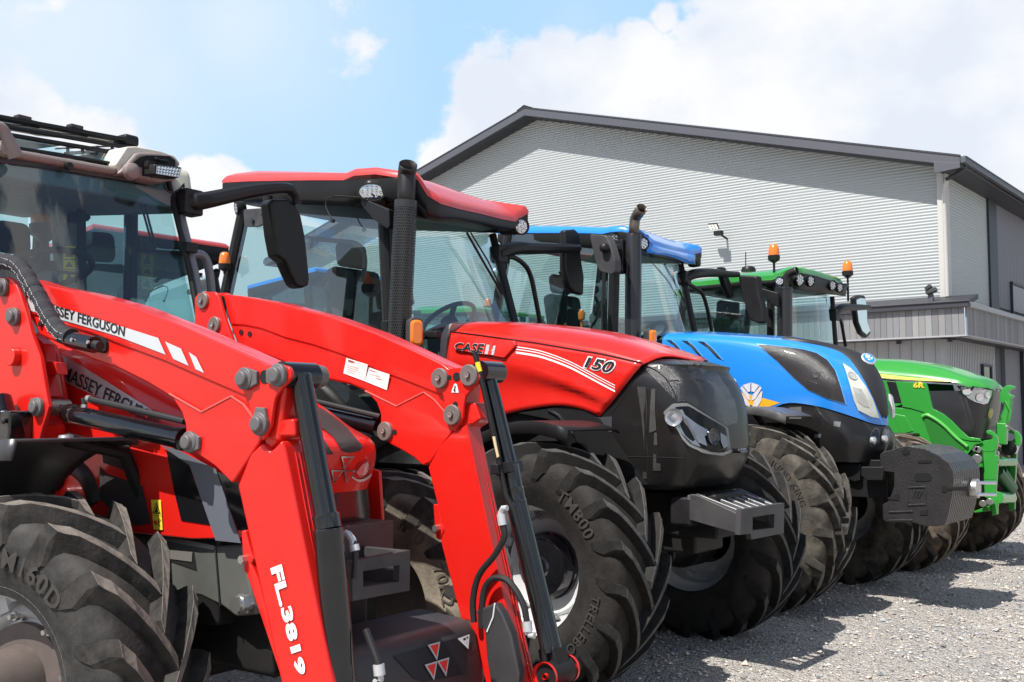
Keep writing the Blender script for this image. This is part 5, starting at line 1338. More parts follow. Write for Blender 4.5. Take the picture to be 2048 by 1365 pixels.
    for a in (((463, 458), (610, 452), (610, 466), (463, 470)), ((463, 598), (605, 592), (605, 606), (463, 612)), ((463, 458), (472, 458), (472, 610), (463, 610)), ((602, 452), (612, 452), (612, 606), (602, 606)), ((310, 655), (505, 648), (505, 662), (310, 668)), ((310, 722), (505, 716), (505, 734), (310, 738))): rec('raised_border', q('B7', *a), M_cast, yn - .006, .01)
    trw = None
    def flat_text(body, quad, m):
        V, Fc, _ = text2d(body, 0, .02); P = bilin(q('B7', *quad), V); mb = MB(); vs = [mb.bm.verts.new(Vector(U(tuple(p), y=yn - .007)) - org) for p in P]
        for f in Fc:
            try: mb.bm.faces.new([vs[i] for i in f])
            except ValueError: pass
        obj('cast_lettering', mb, m, wo, smooth=False, recalc=False)
    flat_text('WEIGHT', ((480, 575), (600, 570), (600, 592), (480, 597)), M_char) if False else None
    mb = MB()
    for k in range(3): 
        P = q('B7', (498 + k * 26, 540), (520 + k * 26, 480 + k * 4), (530 + k * 26, 484 + k * 4), (508 + k * 26, 545)); mb.plate([(x - org.x, z - org.z) for x, z in fr.xz(P, yn)], yn - .006, yn + .004)
    obj('cast_emblem', mb, M_cast, wo, bevel=.002)
    # coupling pin at the front
    c = U(q1('B7', 985, 470), y=0); x1 = max(p[0] for p in prof) + org.x
    c = Vector((x1 + .015, float(np.clip((fr.o.y + fr.d(q1('B7', 985, 470)).y * ((x1 - fr.o.x) / fr.d(q1('B7', 985, 470)).x)), -.3, .3)), U(q1('B7', 985, 470), x=x1).z)) - org
    mb = MB(); mb.cyl(c + Vector((-.03, 0, 0)), c + Vector((.03, 0, 0)), .075, 24); pin = obj('coupling', mb, M_steel, wo, bevel=.006)
    mb = MB()
    for dz in (.045, -.045): mb.cyl(c + Vector((0, -.03, dz)), c + Vector((.14, .06, dz + .0)), .014, 12)
    obj('coupling_pin', mb, M_chrome, wo)
    return t, fr, wo
NHT, FR_NH, NH_WEIGHT = build_nh()
# ================================================================ the green tractor
def build_jd():
    fr = Frame(-3.40, 11.3, 0.0); U = fr.U
    t = empty('green_tractor', (fr.x, fr.y, 0), fr.a)
    tag(t, 'green tractor with yellow stripe and 6R mark, amber beacons and a front linkage', 'tractor')
    kw = dict(lugs=19, mats=(*RUB_JD[:2], mat('dull_yellow_rim', (.42, .33, .07), .5, dirt=(.2, .15, .1), damt=.6), *RUB_JD[3:]), rake=30, lug_h=.062)
    make_wheel(t, (-.20, -.92, .645), .67, .46, .36, -1, offset=-.02, **kw); make_wheel(t, (-.14, .98, .645), .67, .46, .36, 1, offset=.1, phase=.2, **kw)
    axle(t, 1.8, .645).location.x = -.17; rear_wheels(t, -2.75, 1.84, .93, .58, .49, RUB_JD); rear_body(t, 2.75, 1.84, M_green)
    def B6(y, *p): return [(v, y) for v in q('B6', *p)]
    def rw(*pts): return [(q1('B6', *p), y) if isinstance(p, tuple) and len(p) == 2 else p for p, y in pts]
    # silhouettes of the bonnet
    nose = [tuple(U(q1('B6', *p), y=0)) for p in ((1096, 632), (1110, 652), (1112, 668), (1104, 678))]
    # top cap of the bonnet: lower edge, shoulder, silhouette, centre
    rA = rw(((200, 590), -.455), ((400, 612), -.455), ((600, 628), -.455), ((820, 636), -.45), ((900, 658), -.43), ((1000, 672), -.36), ((1060, 678), -.24), ((1090, 680), -.10)) + [nose[3]]
    rB = rw(((200, 560), -.45), ((400, 585), -.45), ((600, 603), -.45), ((820, 622), -.44), ((900, 634), -.42), ((1000, 652), -.34), ((1060, 662), -.22), ((1092, 668), -.09)) + [nose[2]]
    rC = rw(((200, 525), -.40), ((400, 548), -.40), ((600, 566), -.40), ((800, 590), -.39), ((900, 606), -.36), ((1000, 630), -.28), ((1055, 644), -.18), ((1085, 648), -.08)) + [nose[1]]
    rD = rw(((200, 488), -.28), ((340, 498), -.28), ((520, 508), -.28), ((750, 543), -.27), ((900, 586), -.24), ((980, 605), -.19), ((1030, 615), -.13), ((1065, 624), -.06)) + [nose[0]]
    pd = [U(p, y=y) for p, y in rD[:5]]
    rE = [(p.x, 0, p.z + .025) for p in pd] + [(nose[0][0] - .06, 0, nose[0][2] + .012)]
    mb = panel(fr, [rA, rB, rC, rD, rE], n=34, m=4, mirror=True); bon = obj('bonnet', mb, M_green, t, ang=60)
    tr = bvh(bon)
    # dark body under the cap
    sil = [U(q1('B6', *p), y=-.02) for p in ((1096, 690), (1090, 780), (1075, 880), (1062, 950), (1050, 985))]
    def row(z_px, hw, zc):
        return None
    rows = []
    for k, (py, zz) in enumerate(((690, 0), (780, 1), (880, 2), (950, 3), (985, 4))):
        s_ = sil[k]; hw = (.43, .43, .42, .40, .38)[k]; pts = []
        for v in np.linspace(-1, 1, 31):
            a = abs(v) * math.pi / 2; y = math.copysign(hw * math.sin(a) ** .6, v); x = s_.x - .42 * (1 - max(0, math.cos(a)) ** .55); pts.append((x, y, s_.z))
        rows.append([(-1.0, -hw, s_.z)] + pts + [(-1.0, hw, s_.z)])
    mb = MB(); mb.rings(rows, True, True); body = obj('nose_grille', mb, mat('dark_grille_panel', (.020, .020, .023), .38, coat=.2, dirt=(.09, .09, .09), damt=.15, dscale=4), t, ang=60)
    trb = bvh(body, bon)
    # green side sheets in front of the engine
    def sheet_px(name, poly, y0, m, th=.02, rnd=0): 
        P = q('B6', *poly); P = round_poly(P, rnd) if rnd else P
        mb = MB(); mb.plate(fr.xz(P, y0), y0, y0 + th); o = obj(name, mb, m, t, bevel=.005)
        mb = MB(); mb.plate(fr.xz(P, y0), -y0 - th, -y0); obj(name, mb, m, t, bevel=.005); return o
    sheet_px('bonnet_side', [(200, 600), (470, 632), (520, 770), (455, 792), (560, 800), (640, 822), (720, 868), (780, 920), (830, 962), (880, 990), (930, 1000), (1000, 1000), (1010, 1012), (960, 1025), (915, 1085), (850, 1060), (700, 1040), (660, 1020), (560, 990), (420, 950), (300, 800), (200, 800)], -.445, M_green)
    sheet_px('bonnet_side', [(468, 630), (662, 640), (700, 800), (760, 830), (820, 878), (870, 930), (920, 975), (990, 985), (1000, 1002), (930, 1000), (880, 990), (830, 962), (780, 920), (720, 868), (640, 822), (560, 798), (512, 790)], -.455, M_green, .03)
    sheet_px('side_vent', [(412, 628), (470, 634), (512, 765), (450, 765)], -.450, M_blk, .015)
    mb = MB(); mb.tube([U(q1('B6', *p), y=-.46) for p in ((635, 850), (660, 838), (720, 868), (780, 915), (840, 975), (915, 1035))], .016, 8, smooth=20); obj('swoosh_rib', mb, mat('pale_green_edge', (.09, .42, .07), .3, coat=.5), t)
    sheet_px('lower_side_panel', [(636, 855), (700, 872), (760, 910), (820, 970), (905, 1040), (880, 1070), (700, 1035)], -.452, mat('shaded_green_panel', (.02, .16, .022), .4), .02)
    mb = MB(); mb.plate(fr.xz(q('B6', (455, 830), (530, 845), (580, 940), (500, 960)), -.45), -.452, -.44); obj('side_recess', mb, M_green, t, bevel=.006)
    mb = MB(); mb.box((-.35, -.52, 1.30), (.5, .18, .03)); obj('front_mudguard', mb, M_blk, t, bevel=.01)
    # head lamp
    hl = q('B6', (862, 664), (960, 668), (1062, 685), (1055, 720), (1035, 765), (1010, 773), (960, 758), (920, 735), (890, 700))
    fill_patch('headlight_surround', fr, trb, scale_poly(hl, 1.12), M_blk_gl, t, .008)
    fill_patch('headlight', fr, trb, hl, mat('clear_lens', (.68, .70, .73), .08, metal=.4, coat=1, var=.4, vscale=24), t, .014)
    for p, r_ in (((985, 730), .045), ((1030, 715), .04), ((915, 690), .05)):
        hh = hit(fr, trb, q1('B6', *p)); mb = MB(); mb.lathe([(.016, r_), (.022, r_ * .9), (.018, r_ * .5), (.022, .001)], hh[0], hh[1], 20); obj('reflector', mb, M_refl, t)
    mb = MB(); mb.prism([U(q1('B6', *p), y=.12) for p in ((1090, 690), (1104, 680), (1100, 740), (1092, 780), (1086, 795))], (0, .06, 0)); obj('headlight', mb, mat('clear_lens', (.6, .6, .6), .1), t, bevel=.005)
    hh = hit(fr, trb, q1('B6', 1055, 830)); mb = MB(); mb.lathe([(0, .055), (.012, .05), (.014, .001)], hh[0], hh[1], 24); obj('nose_emblem', mb, mat('emblem_gold', (.45, .40, .14), .4), t)
    decal('grille_step', fr, trb, [q('B6', (940, 848), (1030, 846), (1030, 856), (942, 860))], M_char, t, .012)
    # stripe and lettering
    decal('yellow_stripe', fr, tr, strip_poly(q('B6', (200, 562), (395, 588), (600, 608), (820, 627)), q('B6', (200, 590), (400, 611), (600, 625), (815, 634)), 14), mat('pale_yellow_stripe', (.80, .74, .16), .4), t, .005)
    trs = bvh(*[o for o in t.children if o.name.startswith('bonnet_side')])
    lettering('model_mark', fr, trs, '6R', q('B6', (580, 636), (650, 638), (650, 672), (580, 670)), M_ydec, t, weight=.04, off=.008)
    # cab
    At, Ab = U(q1('B4', 785, 290), y=-.66), U(q1('B4', 785, 610), y=-.66); Ab = Ab + (Ab - At).normalized() * .5
    Ft, Fb = U(q1('B4', 1183, 370), y=.66), U(q1('B4', 1207, 690), y=.66); Fb = Fb + (Fb - Ft).normalized() * .4
    Bt, Bb = U((1372, 580), y=-.80), U((1352, 700), y=-.84); Bb = Bb + (Bb - Bt).normalized() * .5
    simple_cab(t, fr, At, Ab, Ft, Fb, Bt, Bb, 1.5, r=.045)
    make_roof(t, fr, -.78, q('B4', (215, 308), (350, 297), (450, 287), (580, 272), (700, 266), (790, 262), (840, 246)),
              [(q1('B4', *p), y) for p, y in (((900, 222), -.70), ((950, 212), -.6), ((1010, 222), -.4), ((1080, 236), -.1), ((1150, 258), .2), ((1210, 274), .5), ((1240, 285), .66), ((1252, 300), .76), ((1255, 310), .80))], M_green, M_blk, h_side=.07, h_front=.05, crown=.10, skin_edge=.05)
    top = [(q1('B4', *p), y) for p, y in (((850, 245), -.72), ((950, 222), -.56), ((1060, 240), -.15), ((1160, 268), .25), ((1225, 288), .58), ((1258, 300), .74))]
    bot = [(q1('B4', *p), y) for p, y in (((845, 310), -.72), ((930, 322), -.56), ((1040, 340), -.15), ((1150, 355), .25), ((1210, 362), .58), ((1245, 366), .74))]
    mb = panel(fr, [top, bot], n=18, m=1, shift=(.02, 0, 0)); vis = obj('lamp_visor', mb, M_blk, t, solid=.03)
    trv = bvh(vis)
    for p, r_ in (((960, 262), .075), ((1030, 270), .065), ((1172, 298), .062), ((1219, 312), .058)):
        hh = hit(fr, trv, q1('B4', *p)); led_lamp(t, hh[0] + Vector((.03, 0, 0)), (1, -.25, -.1), r_)
    led_lamp(t, U(q1('B4', 842, 268), y=-.80), (.5, -.9, 0), .05)
    for p0, y in (((806, 150), -.72), ((1285, 248), .84)):
        b0 = U(q1('B4', *p0), y=y); beacon(t, tuple(b0), 1.02, .28)
    mb = MB(); a = U(q1('B4', 1285, 300), y=.84); mb.box(a + Vector((-.08, -.06, .0)), (.2, .1, .04)); mb.tube([a + Vector((0, 0, .05)), a + Vector((0, .02, -.1)), U(q1('B4', 1250, 340), y=.80)], .008, 8); obj('beacon_bracket', mb, M_blk, t)
    # exhaust with elbow
    ye = -.74; a, b = U(q1('B4', 876, 310), y=ye), U(q1('B4', 876, 640), y=ye); d = (b - a).normalized()
    mb = MB(); mb.tube([a, a + d * .02, a + d * .02, b + d * .5], [.085, .088, .082, .080], 28); obj('exhaust_stack', mb, mat('exhaust_satin', (.016, .016, .018), .3), t)
    mb = MB(); mb.tube([a + d * .03, U(q1('B4', 880, 270), y=ye), U(q1('B4', 893, 235), y=ye), U(q1('B4', 920, 213), y=ye), U(q1('B4', 958, 200), y=ye)], .042, 20, smooth=18, cap=False); obj('exhaust_tip', mb, mat('exhaust_black', (.035, .033, .033), .38), t, solid=.004)
    # right mirror and bracket, left mirror with its bright face
    hp = round_poly(q('B4', (570, 228), (695, 235), (700, 330), (730, 450), (730, 540), (700, 545), (645, 520), (615, 430), (580, 330)), 6)
    mm = empty('wing_mirror', tuple(U(q1('B4', 800, 360), y=-.78)), 0, t); o_ = Vector(mm.location)
    mb = MB(); mb.prism([U(p, y=-1.12) - o_ for p in hp], (.03, .07, 0)); obj('housing', mb, M_blk, mm, bevel=.02, seg=3)
    mb = MB(); mb.prism([U(q1('B4', *p), y=-.9) - o_ for p in ((700, 310), (760, 325), (830, 345), (830, 440), (790, 420), (730, 360))], (0, .06, 0)); obj('arm', mb, M_blk, mm, bevel=.008)
    root = Ft.lerp(Fb, .22)
    left_mirror(t, fr, tuple(root), q('B4', (1240, 445), (1330, 440), (1425, 440)), q('B4', (1332, 372), (1360, 358), (1400, 362), (1412, 430), (1415, 540), (1438, 610), (1412, 640), (1378, 612), (1350, 540), (1338, 450)), root.x + .02, q('B4', (1215, 505), (1238, 520), (1250, 570), (1262, 640), (1272, 692)), m_glass=M_mirror, arm_r=.045)
    mb = MB(); c = U(q1('B4', 640, 195), y=-.3); mb.lathe([(-.02, .085), (.0, .085), (.03, .07), (.045, .03), (.047, .001)], c, (0, 0, 1), 24); mb.cyl(U(q1('B4', 622, 205), y=-.3), U(q1('B4', 622, 80), y=-.3), .006, 6); obj('aerial', mb, M_blk, t)
    seat(t, -2.15, 0, 1.95, .56); steering(t, (-1.6, .06, 2.1))
    mb = MB(); mb.box((-1.42, 0, 1.85), (.26, .46, .4), Matrix.Rotation(R(-15), 3, 'Y')); obj('dashboard', mb, M_int, t, bevel=.05)
    # seat back seen as a pale frame through the side glass
    mb = MB(); P = q('B4', (430, 420), (470, 405), (570, 405), (570, 600), (515, 600), (520, 440), (500, 430), (440, 600), (425, 600)); mb.prism([U(p, y=-.2) for p in P], (0, .06, 0)); obj('cab_post', mb, M_blk, t, bevel=.01)
    # --- front linkage
    ln = empty('front_linkage', (.75, 0, .8), 0, t); o_ = Vector(ln.location)
    def lp(name, poly, y0, th, m=M_green, crop='C4', rnd=0.0):
        P = q(crop, *poly); P = round_poly(P, rnd, 3) if rnd else P
        mb = MB(); mb.prism([U(p, y=y0) - o_ for p in P], (0, th, 0)); return obj(name, mb, m, ln, bevel=.006)
    lp('hook_arm', [(900, 690), (960, 690), (1015, 730), (1055, 790), (1060, 870), (1040, 950), (1000, 985), (870, 985), (790, 910), (810, 870), (870, 830), (975, 815), (1000, 780), (960, 750), (905, 735)], -.42, .06, rnd=3)
    lp('hook_arm', [(1200, 695), (1270, 680), (1330, 710), (1375, 770), (1378, 850), (1340, 930), (1310, 980), (1230, 980), (1180, 880), (1200, 830), (1260, 825), (1305, 790), (1290, 745), (1210, 725)], .42, .06, rnd=3)
    lp('lift_post', [(862, 970), (1025, 960), (1035, 1365), (870, 1365)], -.416, .062)
    lp('lift_post', [(1068, 205), (1190, 205), (1165, 545), (1180, 560), (1182, 680), (1140, 690), (1130, 560), (1080, 540)], -.413, .055, crop='B7')
    lp('lift_post', [(1240, 970), (1320, 965), (1300, 1365), (1200, 1365)], .402, .052)
    lp('lift_post', [(1255, 220), (1330, 215), (1322, 640), (1280, 655), (1262, 560)], .407, .045, crop='B7')
    lp('mounting_plate', [(760, 930), (850, 960), (860, 1200), (800, 1200), (780, 1110), (650, 1040), (700, 1000)], -.36, .04)
    lp('lower_arm', [(990, 655), (1140, 600), (1190, 560), (1185, 620), (1130, 650), (1000, 668)], -.40, .05, crop='B7')
    # cross parts, top link, rams
    def pt(p, y, crop='C4'): return U(q1(crop, *p), y=y) - o_
    mb = MB(); mb.cyl(pt((1000, 1120), -.40, ), pt((1270, 1120), .42), .05, 18); mb.cyl(pt((1180, 545), -.40, 'B7'), pt((1290, 545), .42, 'B7'), .06, 18); obj('cross_tube', mb, M_green, ln, bevel=.004)
    yl = -.05
    mb = MB(); mb.bar(pt((1125, 590), yl), pt((1110, 880), yl), .10, .10, (1, 0, 0)); obj('top_link_sleeve', mb, M_green, ln, bevel=.01)
    mb = MB(); mb.tube([pt((1140, 620), yl), pt((1170, 500), yl), pt((1200, 400), yl), pt((1215, 270), yl)], [.048, .046, .04, .04], 16); obj('top_link', mb, M_green, ln)
    lp('top_hook', [(1090, 190), (1110, 130), (1160, 85), (1230, 68), (1290, 95), (1285, 120), (1240, 130), (1205, 160), (1215, 195), (1280, 215), (1270, 240), (1235, 260), (1210, 320), (1170, 300), (1110, 325), (1088, 290)], yl - .03, .06, rnd=4)
    mb = MB(); mb.tube([pt((1165, 290), yl - .05), pt((1200, 360), yl - .06), pt((1235, 430), yl - .06), pt((1215, 560), yl - .06)], .012, 8); obj('latch_rod', mb, M_green, ln)
    for s, a_, b_ in ((-1, ((1180, 330), -.1), ((1290, 480), .3)), (1, ((1210, 330), .1), ((1300, 470), .38))):
        mb = MB(); mb.cyl(pt(a_[0], a_[1], 'B7'), pt(b_[0], b_[1], 'B7'), .06, 18); obj('lift_ram', mb, mat('dark_green_ram', (.015, .10, .03), .4), ln)
    for p, y, cr_, r_ in (((790, 1080), -.44, 'C4', .045), ((1240, 900), .38, 'C4', .03), ((1045, 1000), -.2, 'C4', .03), ((770, 940), -.38, 'C4', .03), ((812, 950), -.38, 'C4', .03), ((1075, 590), -.44, 'B7', .032), ((1130, 575), -.44, 'B7', .032), ((1275, 540), .36, 'B7', .032)):
        mb = MB(); mb.cyl(pt(p, y, cr_), pt(p, y, cr_) + Vector((.0, -.055, 0)), r_, 14); obj('linkage_pin', mb, M_steel, ln, bevel=.003)
    mb = MB(); mb.cyl(pt((1215, 935), .2), pt((1240, 935), .36), .075, 18); obj('ball_joint', mb, M_blk_gl, ln)
    mb = MB(); mb.box((-.62, 0, .12), (.6, .45, .42)); obj('front_support', mb, M_dark, ln, bevel=.02)
    mb = MB(); mb.tube([pt((1180, 630), -.1), pt((1220, 650), .0), pt((1280, 690), .2)], .012, 8); obj('hydraulic_hose', mb, M_orange if False else mat('grey_hose', (.3, .28, .26), .5), ln)
    return t, fr
JDT, FR_JD = build_jd()
# ================================================================ the red loader tractor in the foreground
CR.update(D1=(460, 840, 5.25), E1=(460, 700, 6.2), F1=(0, 540, 3.79), G1=(840, 840, 5.25))
def build_mf():
    fr = Frame(-3.14, 2.61, 4.1); U = fr.U
    t = empty('loader_tractor', (fr.x, fr.y, 0), fr.a)
    tag(t, 'red tractor with a front loader whose arms are marked FL.3819, nearest the viewer', 'tractor')
    # --- wheels, turned a little
    txt = [('M160D', 62, .44, .07, .02, -1)]
    kw = dict(lugs=16, lug_w=.050, lug_h=.066, mats=RUB_MF, rake=31, steer=11)
    make_wheel(t, (-.53, -.77, .605), .632, .39, .315, -1, texts=txt, offset=.02, hub='brown', hub_len=.21, hub_r=.108, bolts=8, bolt_r=.215, phase=.16, **kw)
    lw = make_wheel(t, (-.50, 1.0, .605), .64, .40, .33, 1, texts=[], offset=.10, phase=.05, **{**kw, 'mats': (rubber('tan_dust_tyre', (.36, .31, .24), .95, scale=3), *RUB_MF[1:])})
    # size marks on the inner wall of the far front tyre
    V = None
    for body, th_mid, r_mid, size in (('380', 55, .455, .07), ('G', 92, .455, .06), ('70R24', 15, .455, .06)):
        V, Fc, ext = text2d(body, 0, .01, 1.15); wdt = ext[0] / ext[1] * size; mbt = MB(); vs = []
        for u, v in V:
            r = r_mid + (v - .5) * size; th = R(th_mid) - (u - .5) * wdt / r_mid
            vs.append(mbt.bm.verts.new((r * math.cos(th), -.2065, r * math.sin(th))))
        for f in Fc: mbt.bm.faces.new([vs[i] for i in f])
        obj('tyre_lettering', mbt, mat('raised_tan_rubber', (.10, .085, .065), .7), lw, smooth=False)
    ax = axle(t, 1.6, .62); ax.location.x = -.5
    rear_wheels(t, -2.95, 1.7, .86, .55, .46, RUB_MF); rear_body(t, 2.95, 1.7, M_red, .86, .55)
    # --- bonnet and nose
    rows = [[(-1.35, -.365, 1.28), (-.7, -.37, 1.24), (-.2, -.36, 1.22), (.02, -.30, 1.22), (.14, -.16, 1.22), (.165, 0, 1.22)],
            [(-1.35, -.375, 1.50), (-.7, -.375, 1.42), (-.2, -.365, 1.34), (.05, -.31, 1.33), (.18, -.16, 1.33), (.21, 0, 1.33)],
            [(-1.35, -.365, 1.72), (-.9, -.365, 1.63), (-.5, -.36, 1.54), (-.15, -.34, 1.45), (.08, -.27, 1.41), (.20, -.12, 1.40), (.225, 0, 1.40)],
            [(-1.35, -.34, 1.845), (-.9, -.34, 1.735), (-.5, -.335, 1.605), (-.18, -.32, 1.50), (.0, -.25, 1.45), (.11, -.11, 1.445), (.13, 0, 1.445)],
            [(-1.35, -.22, 1.91), (-.9, -.22, 1.80), (-.5, -.22, 1.675), (-.2, -.20, 1.575), (-.06, -.15, 1.525), (.0, -.07, 1.52), (.01, 0, 1.52)],
            [(-1.35, -.05, 1.93), (-.9, -.05, 1.82), (-.5, -.05, 1.695), (-.25, -.05, 1.61), (-.12, -.04, 1.565), (-.10, -.02, 1.56), (-.095, 0, 1.56)]]
    rows.append([(p[0], 0.0, p[2] + .004) for p in rows[-1]])
    bon = obj('bonnet', panel(fr, rows, n=40, m=4, mirror=True), M_red, t, ang=65)
    tr = bvh(bon)
    low = [[(-.3, -.30, .92), (.0, -.28, .92), (.08, -.20, .92), (.11, 0, .92)], [(-.3, -.33, 1.08), (.02, -.30, 1.08), (.12, -.2, 1.08), (.15, 0, 1.08)], [(-.3, -.345, 1.24), (.0, -.31, 1.24), (.12, -.18, 1.24), (.155, 0, 1.24)]]
    obj('nose_grille', panel(fr, low, n=20, m=3, mirror=True), mat('black_grille_gloss', (.012, .011, .012), .25, coat=.4, dirt=(.1, .09, .09), damt=.15), t, ang=60)
    M_mesh = mat('fine_black_mesh', (.03, .028, .028), .6, var=.5, vscale=160, bump=.6, bscale=300)
    fill_patch('top_grille', fr, tr, round_poly(q('A4', (785, 470), (830, 490), (880, 525), (960, 590), (1048, 690), (1040, 712), (1000, 722), (955, 725), (930, 705), (885, 640), (835, 600), (800, 590)), 4), M_mesh, t, .004)
    fill_patch('top_grille', fr, tr, q('A4', (690, 610), (770, 610), (800, 620), (850, 670), (888, 732), (830, 737), (710, 730)), M_mesh, t, .004)
    # badge: three triangles
    def badge(c, u, v, s, off, parent, mo, mi):
        def tri(cx, cy, k): return [c + u * ((cx + a * k) * s) + v * ((cy + b * k) * s) + off for a, b in ((-.5, .30), (.5, .30), (0, -.56))]
        for cx, cy in ((0, .52), (-.48, -.36), (.48, -.36)):
            mb = MB(); mb.prism(tri(cx, cy, .98), off); mb.bm.faces.ensure_lookup_table(); o = obj('badge', mb, mo, parent, smooth=False)
            mb = MB(); mb.face([p + off * 1.2 for p in tri(cx, cy + .012, .68)]); obj('badge_field', mb, mi, o, smooth=False)
    hh = hit(fr, tr, q1('A4', 945, 812)); n_ = hh[1]; u = Vector((0, 1, 0)); u = (u - n_ * u.dot(n_)).normalized(); v = n_.cross(u); v = v if v.z > 0 else -v
    badge(hh[0], u, v, .062, n_ * .004, t, M_chrome, M_red)
    fill_patch('headlight_recess', fr, tr, q('A4', (990, 845), (1030, 780), (1075, 760), (1090, 790), (1088, 830), (1060, 868), (1020, 875)), mat('deep_red_recess', (.35, .012, .012), .3, coat=.6), t, .003, 3)
    fill_patch('headlight', fr, tr, q('A4', (1010, 830), (1045, 785), (1075, 772), (1082, 810), (1060, 842), (1025, 850)), mat('pink_lens', (.5, .2, .2), .1, coat=1), t, .006, 3)
    decal('headlight_trim', fr, tr, strip_poly(q('A4', (988, 850), (1020, 868), (1060, 858), (1090, 835)), q('A4', (985, 858), (1020, 880), (1064, 872), (1092, 846)), 10), M_silver, t, .008)
    mb = MB(); mb.box(U(q1('A4', 738, 885), y=-.28), (.03, .05, .045)); obj('nose_lamp', mb, M_lens, t, bevel=.005)
    # silver flash and name on the bonnet side
    top = q('A2', (240, 520), (305, 556), (420, 618), (600, 728), (760, 830), (880, 905)); bot = q('A2', (300, 695), (345, 718), (480, 778), (600, 828), (720, 866), (800, 880))
    decal('silver_flash', fr, tr, strip_poly(top, bot, 16), M_sdec, t, .003)
    lettering('name_lettering', fr, tr, 'MASSEY FERGUSON', q('A2', (362, 630), (880, 905), (858, 968), (344, 702)), M_bdec, t, weight=.012, off=.006)
    # side of the engine: red sheet, mesh panels, slanted grey band, safety label, chassis
    mb = MB(); mb.plate([(-1.5, 1.5), (-.2, 1.34), (.04, 1.28), (.06, 1.08), (-.2, 1.06), (-1.5, 1.06)], -.378, -.36); side = obj('side_panel', mb, M_red, t, bevel=.006)
    mb = MB(); mb.plate([(-1.5, 1.5), (-.2, 1.34), (.04, 1.28), (.06, 1.08), (-.2, 1.06), (-1.5, 1.06)], .36, .378); obj('side_panel', mb, M_red, t, bevel=.006)
    ts = bvh(side)
    flat_decal('side_mesh', fr, -.381, [q('A3', (575, 70), (720, -20), (747, 185), (580, 130))], M_mesh, t)
    flat_decal('side_mesh', fr, -.381, [q('A3', (560, 150), (600, 190), (800, 258), (850, 470), (760, 485), (640, 410), (560, 330))], M_mesh, t)
    flat_decal('side_panel_dark', fr, -.3815, [q('A3', (935, 55), (1060, 135), (1182, 480), (1020, 455), (980, 290))], M_blk_gl, t)
    flat_decal('grey_band', fr, -.384, [q('A3', (900, 28), (1000, 55), (1215, 165), (1357, 582), (1213, 567), (1068, 145))], mat('blue_grey_band', (.11, .12, .145), .45), t)
    flat_decal('side_panel_dark', fr, -.3815, [q('A3', (1213, 175), (1340, 230), (1400, 515), (1340, 510))], M_blk_gl, t)
    flat_decal('safety_label', fr, -.383, [q('A3', (850, 338), (905, 338), (916, 508), (865, 505))], mat('label_yellow', (.80, .62, .05), .5), t)
    flat_decal('label_pictogram', fr, -0.3850, [q('A3', (878, 350), (903, 415), (857, 415)), ], M_bdec, t)
    flat_decal('label_pictogram', fr, -0.3860, [q('A3', (878, 362), (896, 410), (863, 410)), ], mat('label_yellow', (.80, .62, .05), .5), t)
    flat_decal('label_pictogram', fr, -0.3870, [q('A3', (876, 378), (882, 376), (886, 395), (893, 408), (866, 408), (874, 396)), q('A3', (895, 440), (901, 445), (893, 462), (899, 484), (892, 478), (888, 462)), q('A3', (858, 423), (910, 424), (910, 426), (858, 425))], M_bdec, t)
    flat_decal('label_pictogram', fr, -0.3880, [q('A3', (868, 450), (874, 458), (884, 452), (880, 464), (888, 474), (877, 474), (872, 484), (870, 472), (864, 466))], mat('label_red', (.6, .03, .02), .5), t)
    Mch = mat('grey_chassis_casting', (.075, .08, .075), .5, dirt=(.17, .165, .15), damt=.35, dscale=4)
    mb = MB(); mb.plate(fr.xz(q('A3', (700, 500), (870, 528), (1210, 600), (1360, 590), (1440, 985), (1325, 997), (1250, 940), (1130, 882), (1010, 865), (850, 850), (700, 800)), -.34), -.34, .34); ch = obj('chassis', mb, Mch, t, bevel=.012)
    tc_ = bvh(ch)
    decal('chassis_lip', fr, tc_, [q('A3', (860, 530), (1210, 602), (1210, 620), (1050, 592), (865, 556))], mat('paler_lip_grey', (.22, .21, .19), .6), t, .004)  # upper lip drawn in a paler grey than the casting
    decal('chassis_slot', fr, tc_, [q('A3', (905, 612), (1095, 628), (1110, 735), (985, 692), (930, 672))], M_hole2, t, .003)
    decal('chassis_plate', fr, tc_, [q('A3', (905, 615), (1090, 631), (1087, 686), (922, 664))], mat('dull_steel_plate', (.16, .15, .14), .5), t, .006)
    mb = MB(); mb.tube([U(q1('A3', 1212, 605), y=-.345), U(q1('A3', 1238, 935), y=-.345)], .003, 6); obj('chassis_joint', mb, M_bdec, t)
    c = U(q1('A3', 1400, 915), y=-.36); mb = MB(); mb.cyl(c, c + Vector((0, -.06, 0)), .028, 16); mb.cyl(c + Vector((0, -.02, 0)), c + Vector((0, -.045, 0)), .034, 6); obj('hydraulic_plug', mb, M_steel, t)
    mb = MB(); mb.plate([(-1.6, .7), (-1.6, 1.75), (-.6, 1.5), (-.1, 1.3), (-.1, .75)], -.335, .335); obj('engine_bay', mb, M_dark, t, bevel=.02)
    mb = MB(); mb.tube([U(p, y=-.36) for p in q('A3', (330, 130), (420, 140), (500, 200), (540, 280), (560, 360))], .045, 12, smooth=14); mb.tube([U(p, y=-.38) for p in q('A3', (200, 300), (330, 240), (350, 160))], .03, 10, smooth=10); obj('intake_hose', mb, M_hose, t)
    # front weight carrier under the nose
    xw = .44
    zz = fr.yz(q('A8', (640, 465), (968, 400), (965, 630), (640, 690)), xw); Ho = fr.yz(q('A8', (700, 520), (908, 485), (905, 580), (700, 612)), xw)
